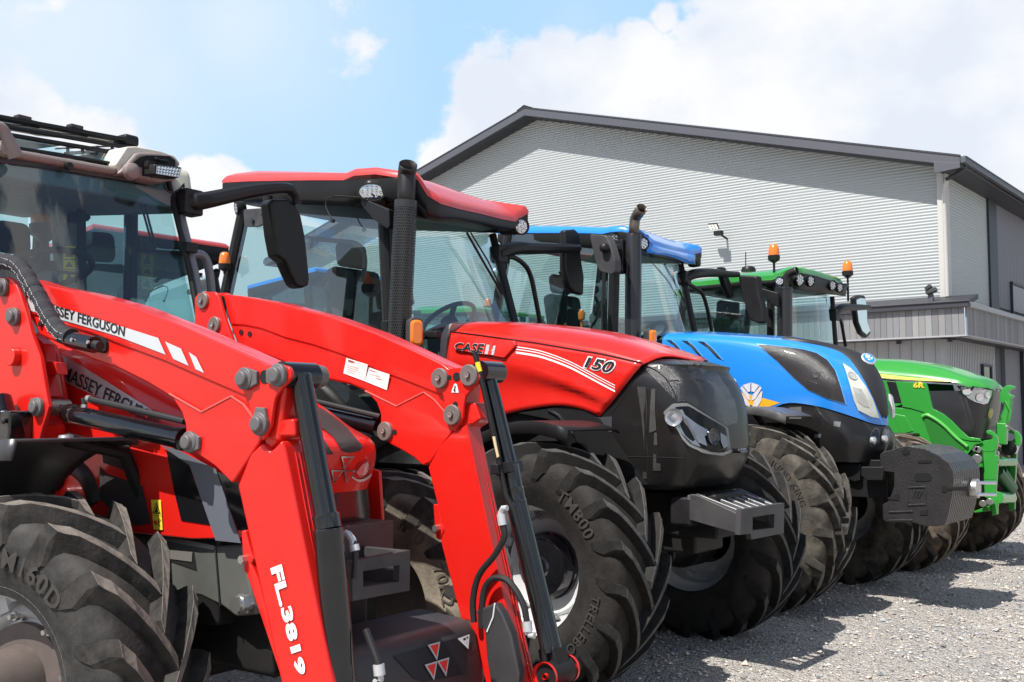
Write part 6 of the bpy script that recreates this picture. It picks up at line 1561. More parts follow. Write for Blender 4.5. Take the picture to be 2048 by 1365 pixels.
    for poly in ([zz[0], zz[1], Ho[1], Ho[0]], [zz[1], zz[2], Ho[2], Ho[1]], [zz[2], zz[3], Ho[3], Ho[2]], [zz[3], zz[0], Ho[0], Ho[3]]):
        mb = MB(); mb.plate_x(poly, xw - .03, xw); obj('weight_carrier', mb, M_char, t)
    mb = MB(); y1 = zz[1][0]
    mb.prism([(xw - .03, y1 - .02, zz[1][1]), (xw - .03, y1 - .02, zz[2][1]), (xw - .3, y1 - .02, zz[2][1]), (xw - .3, y1 - .02, zz[1][1])], (0, .02, 0)); mb.box((xw - .16, (zz[0][0] + y1) / 2, zz[2][1] + .01), (.28, y1 - zz[0][0], .02)); mb.box((xw - .32, 0, 1.0), (.2, .5, .2)); obj('carrier_side', mb, M_char, t, bevel=.004)
    # mudguards
    for s, cy in ((-1, -.66), (1, 1.0)):
        arc = [(-.43 + math.cos(a) * .785, .625 + math.sin(a) * .785) for a in np.linspace(R(89), R(165), 16)]
        y0, y1_ = cy - s * .21, cy + s * .29
        mb = MB(); mb.rings([[(x, y0, z) for x, z in arc], [(x, y0 + s * .03, z + .02) for x, z in arc], [(x, y1_ - s * .02, z + .02) for x, z in arc], [(x, y1_, z - .05) for x, z in arc]], False, False); obj('front_mudguard', mb, mat('grey_black_mudguard', (.045, .045, .05), .35, coat=.1), t, solid=.014, ang=50)
        mb = MB(); mb.tube([(-.5, s * .30, 1.05), (-.55, s * .42, 1.36), (-.55, cy, 1.42)], .026, 8); obj('mudguard_bracket', mb, M_dark, t)
        for xx in (-.72, -.52):
            z_ = .625 + math.sqrt(.785 ** 2 - (xx + .43) ** 2) + .02; mb = MB(); mb.lathe([(0, .03), (.012, .026), (.016, .001)], (xx, cy + s * .02, z_), (0, 0, 1), 14); obj('rivet', mb, M_steel, t)
    # ------------------------------------------------------------ loader
    RY, LY, TH = -.55, .435, .115
    ld = {}
    def part(name, poly, y0, th, bevel=.012, m=None, rnd=0, seg=3, parent=None):
        P = round_poly(poly, rnd, 3) if rnd else poly
        mb = MB(); mb.plate(fr.xz(P, y0), y0, y0 + th); return obj(name, mb, m or M_red, parent or t, bevel=bevel, seg=seg)
    def cap(px, y, parent, r=.037, tabdir=None):
        """grey plastic pin cap with its tab"""
        c = U(px, y=y); mb = MB()
        mb.lathe([(0, r), (.014, r), (.018, r * .93), (.018, r * .72), (.030, r * .66), (.034, r * .58), (.034, .001)], c, (0, -1, 0), 32)
        if tabdir:
            d = (U(tabdir, y=y) - c); L_ = d.length; d.normalize(); w = d.cross(Vector((0, 1, 0)))
            pts = [c + d * (r * .2) + w * (r * .95), c + d * L_ + w * (r * .55), c + d * L_ - w * (r * .55), c + d * (r * .2) - w * (r * .95)]
            mb.prism(pts, (0, -.013, 0))
        return obj('pin_cap', mb, M_cap, parent, bevel=.003)
    def washer(px, y, parent, r=.040):
        c = U(px, y=y); mb = MB(); mb.lathe([(0, r), (.010, r), (.014, r * .92), (.014, r * .3), (.006, r * .28), (.006, .001)], c, (0, -1, 0), 32); o = obj('pin_washer', mb, mat('dull_pin_steel', (.20, .19, .18), .45, metal=.5, dirt=(.3, .26, .22), damt=.3), parent)
        mb = MB(); mb.cyl(c + Vector((0, -.004, 0)), c + Vector((0, -.022, 0)), r * .24, 6); mb.pipe(c + Vector((0, -.02, 0)), c + Vector((0, -.024, 0)), r * .26, r * .12, 18); obj('bolt_head', mb, M_steel, o); return o
    # right arm
    ra = empty('loader_arm', (0, 0, 0), 0, t)
    boom = q('A2', (118, 152), (240, 192), (480, 238), (700, 300), (1000, 418), (1430, 610), (1560, 700), (1520, 1050), (1420, 1040), (1300, 1230), (1265, 1278), (1230, 1240), (1170, 1180), (1095, 1125), (1040, 1095), (1012, 1060), (1010, 960), (990, 890), (930, 810), (800, 730), (650, 655), (500, 600), (330, 520), (215, 470), (160, 375))
    part('boom', boom, RY + .008, TH, .014, parent=ra)
    strip = q('A2', (118, 152), (240, 192), (480, 238), (700, 300), (1000, 418), (1430, 610), (1480, 640), (1440, 850), (1345, 806), (1180, 735), (900, 612), (640, 515), (500, 460), (350, 415), (228, 365), (150, 352))
    part('boom_top_channel', strip, RY, .05, .009, parent=ra)
    part('boom_gusset', q('A2', (925, 786), (1100, 886), (1262, 800), (1325, 840), (1385, 915), (1425, 1035), (1300, 1225), (1265, 1275), (1170, 1180), (1040, 1092), (1014, 1060), (1012, 960), (992, 890)), RY, .05, .007, parent=ra)
    mb = MB(); mb.tube([U(p, y=RY) for p in q('A2', (925, 786), (1100, 886), (1262, 800))], .004, 8); mb.tube([U(p, y=RY) for p in q('A2', (1262, 800), (1330, 845), (1390, 925), (1425, 1035))], .004, 8); obj('weld_bead', mb, mat('painted_weld', (.72, .10, .08), .3, coat=.6), ra)
    plate = q('E1', (140, 345), (160, 285), (215, 245), (330, 205), (500, 190), (660, 186), (725, 215), (752, 270), (752, 340), (705, 410), (650, 465), (590, 545), (560, 590), (545, 650), (520, 800), (500, 940), (460, 1020), (400, 1130), (370, 1060), (310, 920), (270, 830), (232, 680), (205, 575), (165, 460))
    pk = part('knee_plate', plate, RY - .014, .016, .004, parent=ra)
    part('knee_plate', plate, RY + TH + .012, .016, .004, parent=ra)
    part('knee_rib', q('E1', (570, 590), (700, 440), (720, 760), (640, 700)), RY + TH * .5, .012, .003, parent=ra)
    part('knee_saddle', q('E1', (400, 1050), (480, 990), (560, 880), (780, 850), (800, 1080), (620, 1080), (500, 1250), (440, 1240)), RY + .012, TH - .02, .012, parent=ra)
    lower = q('D1', (70, 690), (100, 620), (180, 420), (215, 350), (335, 235), (420, 330), (500, 250), (530, 205), (565, 300)) + [(608, 1100), (662, 1364), (730, 1700), (634, 1700), (560, 1364), (502, 1100)]
    part('lower_arm', lower, RY - .004, .085, .028, seg=5, parent=ra)
    mb = MB()
    for k in (.42, .62, .8):
        mb.tube([U(p, y=RY) + Vector((.003, .085 * k, 0)) for p in ((572, 905), (608, 1100), (662, 1364), (710, 1610))], .0022, 6)
    obj('seam', mb, M_red, ra)
    br = part('rest_bracket', q('A8', (3, 290), (28, 286), (58, 400), (78, 450), (60, 480), (100, 560), (255, 1152), (240, 1152), (35, 535), (20, 520)), RY + .0, .05, .006, parent=ra)
    c = U(q1('A8', 32, 452), y=RY); mb = MB(); mb.cyl(c, c + Vector((0, -.022, 0)), .014, 6); obj('bolt', mb, M_steel, ra)
    for p, y, td in ((q1('E1', 212, 360), RY - .014, q1('E1', 365, 345)), (q1('E1', 620, 315), RY - .014, q1('E1', 478, 330)), (q1('E1', 395, 920), RY - .014, q1('E1', 405, 715)), (q1('A2', 1047, 1050), RY, q1('A2', 1100, 1055))):
        cap(p, y, ra, .037, td)
    c = U(q1('E1', 432, 335), y=RY - .0145); mb = MB(); mb.cyl(c, c + Vector((0, -.002, 0)), .022, 20); obj('hole', mb, M_hole2, ra)
    mb = MB(); a = U(q1('E1', 640, 310), y=RY); mb.cyl(a, a + Vector((0, TH + .02, 0)), .043, 28); obj('pivot_tube', mb, M_blk_cyl, ra)
    a = U(q1('E1', 640, 310), y=RY); mb = MB(); mb.cyl(a + Vector((0, TH + .028, 0)), a + Vector((0, TH + .06, 0)), .036, 24); obj('pin_washer', mb, M_cap, ra)
    # decals on the right arm
    chn = [o for o in ra.children if o.name.startswith('boom_top_channel')][0]; lo_ = [o for o in ra.children if o.name.startswith('lower_arm')][0]
    td = bvh(chn)
    decal('silver_stripe', fr, td, [q('A2', (137, 258), (420, 340), (640, 410), (868, 482), (908, 573), (640, 470), (400, 400), (160, 330)), q('A2', (905, 501), (992, 540), (1034, 634), (950, 596)), q('A2', (1034, 558), (1075, 586), (1118, 673), (1072, 652))], mat('bright_silver_stripe', (.62, .63, .65), .35, metal=.25), ra, .003)
    lettering('arm_lettering', fr, td, 'MASSEY FERGUSON', q('A2', (236, 281), (690, 418), (684, 474), (236, 335)), M_bdec, ra, weight=.02, off=.005)
    tl = bvh(lo_)
    lettering('arm_numerals', fr, tl, 'FL.3819', q('A8', (243, 478), (384, 1098), (328, 1116), (175, 504)), M_white, ra, weight=.05, off=.004, spacing=1.05)
    # tower the arm pivots in
    tw = empty('loader_tower', (0, 0, 0), 0, t)
    tower = q('F1', (-60, 60), (60, 57), (95, 68), (115, 95), (150, 185), (190, 300), (235, 480), (300, 650), (335, 850), (368, 1040), (345, 1120), (318, 1200), (290, 1315), (150, 1315), (160, 1110), (80, 1160), (-60, 1100))
    tp = part('tower_plate', tower, RY - .035, .02, .005, parent=tw); part('tower_plate', tower, RY + .125, .02, .005, parent=tw)
    part('tower_plate', q('F1', (360, 540), (405, 570), (440, 700), (498, 1010), (440, 1190), (385, 1310), (300, 1315), (340, 1000)), RY + .13, .02, .005, parent=tw)
    part('tower_web', q('F1', (270, 500), (330, 560), (345, 690), (420, 700), (430, 795), (340, 790), (380, 960), (360, 980), (300, 700)), RY + .05, .05, .004, parent=tw)
    part('tower_beam', q('F1', (-80, 900), (160, 1000), (290, 1180), (280, 1315), (-80, 1315)), RY + .0, .12, .01, parent=tw)
    for p, td_ in ((q1('F1', 35, 135), None), (q1('F1', 122, 357), q1('F1', 62, 335)), (q1('F1', 298, 1040), q1('F1', 242, 1015))): cap(p, RY - .035, tw, .037, td_)
    c = U(q1('F1', 125, 660), y=RY - .035); mb = MB(); mb.cyl(c, c + Vector((0, -.03, 0)), .037, 24); obj('stop_boss', mb, M_red, tw, bevel=.004)
    mb = MB(); c = U(q1('F1', 318, 412), y=RY + .008); mb.cyl(c, c + Vector((0, -.01, 0)), .012, 14); obj('bolt', mb, M_bdec, ra)
    # lift cylinder of the right arm
    cy_ = RY + TH / 2
    lc = empty('lift_cylinder', (0, 0, 0), 0, t)
    A, B = U(q1('A2', 372, 893), y=cy_), U(q1('A2', 1008, 1036), y=cy_); E0 = U(q1('A2', 312, 862), y=cy_); dv = (B - A).normalized()
    mb = MB(); mb.lathe([(0, .030), (.004, .038), (.05, .040), (.06, .037)], A, dv, 28); mb.cyl(A + dv * .05, B, .037, 28); mb.lathe([(0, .037), (.003, .041), (.03, .041), (.034, .03)], B - dv * .03, dv, 28); obj('barrel', mb, M_blk_cyl, lc)
    mb = MB(); mb.cyl(E0, A, .021, 20); mb.cyl(E0 + Vector((0, -.045, 0)), E0 + Vector((0, .045, 0)), .034, 20); obj('rod', mb, mat('dusty_rod', (.35, .30, .25), .3, metal=.8), lc)
    P_ = [U(p, y=cy_ - .03) for p in q('A2', (480, 812), (620, 845), (800, 888), (1010, 938))]; mb = MB(); mb.tube(P_, .0115, 10); mb.tube([U(p, y=cy_ - .03) for p in q('A2', (455, 810), (460, 845))], .009, 8); obj('feed_pipe', mb, M_hose, lc)
    mb = MB(); mb.cyl(P_[0], P_[0] + (P_[1] - P_[0]).normalized() * .02, .014, 12); mb.cyl(U(q1('A2', 460, 845), y=cy_ - .03), U(q1('A2', 460, 862), y=cy_ - .03), .013, 6); obj('pipe_fitting', mb, M_steel, lc)
    # tilt cylinder of the right arm
    def tilt(pts, radii, y, rod=None):
        o = empty('tilt_cylinder', (0, 0, 0), 0, t)
        for i in range(len(pts) - 1):
            a, b = U(pts[i], y=y), U(pts[i + 1], y=y); d = (b - a).normalized(); r_ = radii[i]
            mb = MB(); mb.lathe([(0, r_ * .96), (.004, r_ + .0015), (.012, r_), ((b - a).length, r_)], a, d, 32); obj('barrel' if i else 'rod_cover', mb, M_blk_cyl, o)
        return o
    tc1 = tilt([q1('A4', 712, 305), q1('D1', 1005, 995), q1('D1', 1030, 1145), (682, 1365), (735, 1620)], (.036, .043, .0465, .0465), cy_)
    # hoses beside it
    mb = MB(); mb.tube([U(p, y=cy_ + .08) for p in q('A8', (610, 315), (640, 340), (652, 400), (655, 460), (648, 560))], .010, 10, smooth=14); obj('hose', mb, M_hose, tc1)
    mb = MB(); mb.tube([U(p, y=cy_ + .08) for p in q('A8', (600, 305), (618, 312), (640, 340), (648, 395))], .012, 10); mb.cyl(U(q1('A8', 648, 370), y=cy_ + .08), U(q1('A8', 655, 405), y=cy_ + .08), .016, 12); obj('hose_fitting', mb, M_silver, tc1)
    mb = MB(); mb.tube([U(p, y=cy_ + .07) for p in q('A8', (715, 850), (745, 930), (775, 1010), (790, 1060), (800, 1180))], .011, 10, smooth=14); obj('hose', mb, M_hose, tc1)
    mb = MB(); mb.cyl(U(q1('A8', 788, 1050), y=cy_ + .07), U(q1('A8', 795, 1112), y=cy_ + .07), .018, 12); mb.tube([U(p, y=cy_ + .07) for p in q('A8', (795, 1105), (800, 1135), (770, 1152))], .011, 10); obj('hose_fitting', mb, M_silver, tc1)
    # left arm
    la = empty('loader_arm', (0, 0, 0), 0, t)
    def PX(*p): return list(p)
    boomL = [(445, 588), (480, 592), (558, 606), (660, 633), (750, 665), (808, 691), (882, 726), (930, 745), (925, 850), (905, 875)] + q('A7', (520, 860), (490, 868), (440, 820), (380, 782), (300, 740), (250, 702), (238, 640), (240, 560), (215, 490), (150, 425)) + [(700, 770), (640, 757), (590, 735), (540, 715), (498, 700), (472, 686), (455, 640)]
    part('boom', boomL, LY + .008, TH, .014, parent=la)
    part('boom_top_channel', [(445, 588), (480, 592), (558, 606), (660, 633), (750, 665), (808, 691), (882, 726), (900, 740), (895, 797), (860, 783), (808, 762), (754, 742), (690, 713), (626, 691), (567, 676), (523, 659), (490, 652), (462, 650)], LY, .05, .009, parent=la)
    part('boom_gusset', q('A7', (150, 422), (335, 513), (497, 430), (560, 475), (620, 545), (672, 655), (535, 845), (490, 866), (440, 820), (380, 782), (300, 740), (250, 702), (238, 640), (240, 560), (215, 490)), LY, .05, .007, parent=la)
    mb = MB(); mb.tube([U(p, y=LY) for p in q('A7', (150, 422), (335, 513), (497, 430))], .004, 8); mb.tube([U(p, y=LY) for p in q('A7', (497, 430), (560, 475), (620, 545), (672, 655))], .004, 8); obj('weld_bead', mb, MATS['painted_weld'], la)
    plL = q('A7', (560, 330), (590, 302), (680, 285), (775, 281), (812, 298), (830, 340), (815, 380), (775, 420), (745, 450), (735, 500), (728, 580), (700, 625), (678, 668), (650, 600), (620, 490), (600, 420), (575, 385))
    part('knee_plate', plL, LY - .014, .016, .004, parent=la); part('knee_plate', plL, LY + TH + .012, .016, .004, parent=la)
    part('knee_saddle', q('A7', (675, 640), (720, 600), (740, 500), (800, 490), (835, 590), (760, 640), (710, 720), (690, 720)), LY + .012, TH - .02, .012, parent=la)
    # lower arm: its right edge is seen on the far face, so it is measured there
    le = [(858, 935), (880, 895), (905, 868), (940, 846)]; re_px = [(958, 852), (1011, 1100), (1071, 1364), (1140, 1700)]; lb = [(1055, 1700), (973, 1364), (940, 1241), (899, 1100)]
    poly = fr.xz(le, LY) + fr.xz(re_px, LY + .075) + fr.xz(lb, LY)
    mb = MB(); mb.plate(poly, LY - .004, LY + .079); loL = obj('lower_arm', mb, M_red, la, bevel=.030, seg=5)
    mb = MB()
    for k in (.62, .85): mb.tube([U(p, y=LY + .075) + Vector((.003, -.075 * (1 - k), 0)) for p in ((960, 870), (1011, 1100), (1071, 1364), (1120, 1600))], .0022, 6)
    obj('seam', mb, M_red, la)
    part('rest_bracket', q('A8', (1098, 140), (1125, 138), (1150, 250), (1165, 275), (1135, 345), (1112, 330)), LY, .04, .004, parent=la)
    part('rest_bracket', q('A8', (1140, 345), (1165, 285), (1320, 800), (1260, 800)), LY, .04, .004, parent=la)
    c = U(q1('A8', 1126, 275), y=LY); mb = MB(); mb.cyl(c, c + Vector((0, -.022, 0)), .014, 6); obj('bolt', mb, M_steel, la)
    for p, r_ in (((597, 348), .041), ((770, 330), .043), ((670, 565), .041)): washer(q1('A7', *p), LY - .014, la, r_)
    washer(q1('A7', 272, 662), LY, la, .040)
    for p, r_, y in (((650, 342), .010, LY - .0145), ((692, 338), .018, LY - .0145), ((728, 336), .008, LY - .0145), ((685, 503), .012, LY - .0145), ((325, 666), .011, LY - .001)):
        c = U(q1('A7', *p), y=y); mb = MB(); mb.cyl(c, c + Vector((0, -.002, 0)), r_, 18); obj('hole', mb, M_hole2, la)
    for p in q('A5', (208, 1248), (265, 1260)):
        c = U(p, y=LY + .006); mb = MB(); mb.cyl(c, c + Vector((0, -.003, 0)), .013, 16); obj('hole', mb, M_bdec, la)
    mb = MB(); a = U(q1('A7', 880, 310), y=LY + TH * .5); mb.cyl(a + Vector((0, -TH * .5, 0)), a + Vector((0, TH * .5 + .012, 0)), .043, 28); obj('pivot_tube', mb, M_blk_cyl, la)
    tb = bvh(*[o for o in la.children if o.name.startswith('boom')])
    decal('paper_label', fr, tb, [q('A7', (42, 226), (169, 266), (152, 365), (24, 318)), q('A7', (172, 281), (299, 323), (282, 418), (153, 366))], M_paper, la, .004)
    decal('label_print', fr, tb, [q('A7', (55, 236), (163, 270), (161, 282), (53, 247))] + [q('A7', (48, 268 + k * 12), (120 - k * 9, 290 + k * 10), (120 - k * 9, 292 + k * 10), (48, 270 + k * 12)) for k in range(4)] + [q('A7', (178, 296), (240, 316), (240, 319), (178, 299)), q('A7', (176, 318), (285, 352), (285, 354), (176, 320)), q('A7', (220, 345), (255, 356), (255, 359), (220, 348))], mat('label_ink', (.22, .08, .08), .6), la, .006)
    tk = bvh(*[o for o in la.children if o.name.startswith('knee_plate')])
    decal('hook_sticker', fr, tk, [q('A7', (663, 431), (707, 433), (697, 385), (688, 377), (679, 383))], M_white, la, .003)
    decal('hook_mark', fr, tk, [q('A7', (683, 390), (690, 390), (690, 405), (684, 414), (692, 420), (684, 428), (676, 418), (683, 405))], M_bdec, la, .005)
    # tower of the left arm
    twl = empty('loader_tower', (0, 0, 0), 0, t)
    towL = [(389, 596), (396, 587), (408, 584), (428, 584), (436, 592), (450, 640), (474, 705), (495, 770), (430, 860), (380, 860), (389, 690)]
    part('tower_plate', towL, LY - .035, .02, .005, parent=twl); part('tower_plate', towL, LY + .125, .02, .005, parent=twl)
    washer(q1('A1', 1112, 1098), LY - .035, twl, .040); washer(q1('A1', 1175, 1230), LY - .035, twl, .040)
    part('tower_plate', q('C7', (740, 910), (960, 905), (1020, 950), (960, 985), (760, 930)), LY + .125, .02, .004, parent=twl)
    mb = MB(); mb.plate([(-1.3, .9), (-1.3, 1.75), (-1.0, 1.6), (-.8, 1.2), (-.9, .9)], LY - .03, LY + .14); obj('tower_post', mb, M_red, twl, bevel=.01)
    # cross tube of the loader frame behind the bonnet
    mb = MB(); mb.cyl((-1.1, RY, 1.15), (-1.1, LY + .1, 1.15), .07, 20); obj('loader_frame_tube', mb, M_red, t)
    # left lift cylinder
    cyl_ = LY + TH / 2; lcl = empty('lift_cylinder', (0, 0, 0), 0, t)
    A, B = U(q1('A4', 480, 440), y=cyl_), U(q1('A4', 1145, 588), y=cyl_); dv = (B - A).normalized()
    mb = MB(); mb.cyl(A, B, .037, 28); mb.lathe([(0, .037), (.003, .041), (.03, .041), (.034, .03)], B - dv * .03, dv, 28); obj('barrel', mb, M_blk_cyl, lcl)
    mb = MB(); mb.tube([U(p, y=cyl_ - .03) for p in q('A4', (600, 400), (780, 442), (960, 485), (1150, 530))], .0125, 10); obj('feed_pipe', mb, M_hose, lcl)
    # left tilt cylinder, its guide rod and hoses
    tcl = tilt([q1('A7', 872, 318), q1('A7', 1005, 865), q1('A7', 1030, 1000), q1('A8', 1570, 120), q1('A8', 1772, 965)], (.033, .038, .040, .041), cyl_)
    mb = MB(); mb.cyl(U(q1('A8', 1768, 960), y=cyl_), U(q1('A8', 1782, 1035), y=cyl_), .022, 20); obj('rod', mb, M_chrome, tcl)
    mb = MB(); mb.tube([U(p, y=cyl_ - .045) for p in q('A8', (1545, 130), (1640, 520), (1748, 985))], .020, 16); obj('guide_tube', mb, M_blk_cyl, tcl)
    mb = MB(); mb.box(U(q1('A7', 1005, 880), y=cyl_), (.07, .10, .045), Matrix.Rotation(R(-15), 3, 'Y')); mb.box(U(q1('A7', 935, 885), y=cyl_ - .06), (.035, .05, .04)); obj('guide_clamp', mb, M_blk, tcl, bevel=.005)
    gp = q('A7', (800, 195), (830, 310), (870, 480), (930, 760), (950, 880), (985, 1040)) + q('A8', (1560, 180), (1690, 660), (1735, 1030))
    mb = MB(); mb.tube([U(p, y=cyl_ - .055) for p in gp], .0115, 12); gr = obj('level_indicator_rod', mb, M_blk, tcl)
    a, b = U(q1('A7', 818, 254), y=cyl_ - .055), U(q1('A7', 832, 310), y=cyl_ - .055); mb = MB(); mb.cyl(a, b, .0125, 14); obj('yellow_band', mb, M_ydec, gr)
    part('gauge_strip', q('A7', (903, 694), (917, 692), (930, 760), (942, 812), (930, 820), (918, 765)), cyl_ - .072, .006, .001, m=mat('bare_brass_strip', (.62, .50, .30), .5), parent=tcl)
    hz = cyl_ - .10
    mb = MB(); mb.tube([U(p, y=hz) for p in q('A8', (1494, 250), (1505, 310), (1490, 360), (1440, 440), (1380, 510), (1345, 580), (1325, 690), (1330, 810))], .0125, 10, smooth=30); obj('hose', mb, M_hose, tcl)
    mb = MB(); mb.tube([U(p, y=hz) for p in q('A8', (1372, 840), (1378, 700), (1395, 610), (1440, 562), (1510, 565), (1570, 630), (1615, 720), (1632, 810))], .0125, 10, smooth=30); obj('hose', mb, M_hose, tcl)
    mb = MB(); mb.tube([U(p, y=hz) for p in q('A8', (1520, 160), (1495, 162), (1482, 185), (1488, 260))], .011, 10); mb.cyl(U(q1('A8', 1484, 195), y=hz), U(q1('A8', 1494, 258), y=hz), .017, 12); obj('hose_fitting', mb, M_silver, tcl)
    mb = MB(); mb.cyl(U(q1('A8', 1632, 805), y=hz), U(q1('A8', 1638, 862), y=hz), .018, 12); mb.tube([U(p, y=hz) for p in q('A8', (1640, 855), (1650, 885), (1675, 888))], .011, 10); obj('hose_fitting', mb, M_silver, tcl)
    # clevis and bucket carrier at the foot of the left arm
    c = U(q1('A8', 1800, 1095), y=cyl_); mb = MB(); mb.cyl(c + Vector((0, -.07, 0)), c + Vector((0, .07, 0)), .05, 24); mb.box(c + Vector((-.01, 0, .045)), (.075, .085, .10), Matrix.Rotation(R(-15), 3, 'Y')); obj('clevis', mb, M_dark, tcl, bevel=.008)
    mb = MB()
    pass
    for s in (-.085, .07):
        mb = MB(); mb.lathe([(0, .052), (.016, .052), (.016, .01), (0, .01)], c + Vector((0, s, 0)), (0, 1, 0), 28, closed=True); obj('bucket_lug', mb, M_red, la, bevel=.003)
    for s in (RY, LY):
        mb = MB(); x0 = c.x; mb.plate([(x0 - .05, c.z - .06), (x0 + .16, c.z - .03), (x0 + .2, c.z - .08), (x0 + .06, c.z - .3), (x0 - .02, .12), (x0 - .12, .12), (x0 - .14, .3)], s + .0, s + TH); obj('carrier_bracket', mb, M_red, la if s > 0 else ra, bevel=.008)
    # coupler box between the arms
    xb = .50
    zq = dict((k, U(q1('A8', *p), x=xb)) for k, p in dict(a=(870, 1000), b=(1295, 880), c=(1285, 1105), d=(960, 1190), e=(1390, 850), f=(1440, 1020), g=(1460, 1150)).items())
    y0, y1 = -.30, LY - .004
    prof = [(xb - .30, zq['b'].z + .06), (xb - .06, zq['b'].z + .045), (xb - .01, zq['b'].z + .0), (xb + .03, zq['c'].z - .02), (xb + .0, .32), (xb - .3, .32)]
    mb = MB(); mb.prism([(x, y0, z) for x, z in prof], (0, y1 - y0, 0)); bx = obj('coupler_box', mb, mat('grey_black_cover', (.028, .029, .032), .5, dirt=(.12, .11, .11), damt=.2), t, bevel=.02, seg=3)
    tbx = bvh(bx)
    pnl = fill_patch('coupler_panel', fr, tbx, round_poly(q('A8', (870, 1002), (1295, 882), (1287, 1105), (1040, 1150), (985, 1130)), 2), mat('panel_black', (.02, .021, .024), .4, spec=.3), t, .004, 4)
    hh = hit(fr, tbx, q1('A8', 1108, 1025)); n_ = hh[1]; u = Vector((0, 1, 0)); v = n_.cross(u); v = v if v.z > 0 else -v
    badge(hh[0] + n_ * .005, u, v, .072, n_ * .003, t, M_silver, mat('badge_red', (.75, .03, .02), .4))
    decal('warning_triangle', fr, tbx, [q('A8', (1228, 905), (1297, 880), (1290, 965))], M_paper, t, .008)
    decal('warning_mark', fr, tbx, [q('A8', (1258, 905), (1272, 900), (1274, 914), (1260, 916)), q('A8', (1276, 898), (1288, 893), (1286, 903), (1278, 908))], M_bdec, t, .010)
    part('side_cover', q('A8', (1335, 745), (1450, 700), (1490, 760), (1540, 880), (1585, 1100), (1580, 1200), (1430, 1200), (1400, 1010), (1390, 870)), LY - .05, .045, .01, m=MATS['grey_black_cover'])
    mb = MB(); mb.tube([U(p, y=LY - .053) for p in q('A8', (1450, 702), (1440, 780), (1405, 865))], .003, 6); obj('cover_edge', mb, M_white, t)
    mb = MB(); mb.cyl((.62, RY + .1, .33), (.62, LY + .02, .33), .07, 24); obj('torque_tube', mb, M_red, t)
    # sleeved hose bundle over the boom
    hy = RY - .055
    mb = MB(); pts = [U(p, y=hy) for p in q('A2', (-60, 60), (0, 62), (60, 68), (110, 95), (150, 150), (185, 215), (220, 275), (250, 335), (290, 400), (340, 460), (390, 480))]
    cl = spline(pts, 60); rad = [.031 + .0022 * math.sin(i * 1.3) + .0016 * math.sin(i * 2.9) for i in range(60)]
    mb.tube([Vector(p) for p in cl], rad, 20); sl = obj('hose_sleeve', mb, M_cloth, t)
    for off in (-.4, .35):
        mb = MB()
        for i in range(2, 58):
            if i % 1 == 0:
                a, b = Vector(cl[i]), Vector(cl[i]).lerp(Vector(cl[i + 1]), .62)
                d = (b - a).normalized(); sidev = Vector((0, -1, 0)); up = sidev.cross(d).normalized(); r_ = rad[i] + .0012
                o_ = sidev * (math.cos(off) * r_) + up * (math.sin(off) * r_); mb.tube([a + o_, b + o_], .0013, 5)
        st_ = obj('stitching', mb, mat('pale_thread', (.45, .44, .44), .8), sl); st_['kind'] = 'stuff'
    mb = MB(); a, b = U(q1('A2', 375, 488), y=hy), U(q1('A2', 520, 520), y=hy); d = (b - a).normalized()
    mb.tube([a + d * (i * .0045) for i in range(int((b - a).length / .0045))], [.029 + .002 * (i % 2) for i in range(int((b - a).length / .0045))], 18); obj('hose_boot', mb, M_blk_gl, sl, ang=60)
    for p in ((395, 492), (484, 505)):
        c = U(q1('A2', *p), y=hy - .03); mb = MB(); mb.cyl(c, c + Vector((0, -.006, 0)), .007, 12); obj('rivet', mb, M_steel, sl)
    c = q('A2', (500, 468), (540, 470), (565, 480), (580, 505), (578, 545), (560, 565), (500, 552)); mb = MB(); mb.plate(fr.xz(c, RY - .003), RY - .003, RY + .02); obj('hose_port', mb, M_hole2, t)
    mb = MB(); mb.cyl(b - d * .02, b + d * .03, .018, 14); obj('hose_end', mb, M_hose, sl)
    # black valve block low on the tower
    mb = MB(); c = U(q1('A2', 55, 990), y=RY - .08); mb.box(c, (.16, .10, .16)); mb.cyl(c + Vector((-.02, -.02, .05)), c + Vector((-.06, -.02, .13)), .05, 16); mb.cyl(c + Vector((.06, -.05, .04)), c + Vector((.06, -.07, .04)), .012, 10); obj('valve_block', mb, M_blk_gl, t, bevel=.012)
    # ------------------------------------------------------------ cab
    Ft, Fb = U((334, 366), y=.66), U((392, 640), y=.66); Fb = Fb + (Fb - Ft).normalized() * .3; Ft = Ft + (Ft - Fb).normalized() * .05
    At, Ab = Vector((Ft.x, -.66, Ft.z)), Vector((Fb.x, -.66, Fb.z))
    Bt, Bb = Vector((-3.25, -.80, Ft.z + .02)), Vector((-3.35, -.84, 1.5))
    Ct, Cb = Vector((Bt.x, .80, Bt.z)), Vector((Bb.x, .84, Bb.z))
    M_pil = mat('grey_cab_post', (.17, .175, .20), .4, coat=.2)
    mb = MB(); mb.tube([Ft + Vector((.0, .03, 0)), Ft.lerp(Fb, .5) + Vector((.015, .035, 0)), Fb + Vector((0, .03, 0))], .030, 12); obj('pillar', mb, M_pil, t)
    mb = MB(); mb.tube([Ft + Vector((.03, -.015, 0)), Ft.lerp(Fb, .5) + Vector((.045, -.01, 0)), Fb + Vector((.03, -.015, 0))], .016, 10); obj('screen_seal', mb, M_blk, t)
    cab_frame(t, [(At, Ab)], .035, M_pil); cab_frame(t, [(Bt, Bb), (Ct, Cb)], .05, M_blk)
    B1_, B0_ = Vector((-2.35, .82, Ft.z)), Vector((-2.35, .84, 1.5)); cab_frame(t, [(B1_, B0_), (Vector((-2.35, -.82, Ft.z)), Vector((-2.35, -.84, 1.5)))], .04, M_blk)
    mb = MB(); rows = []
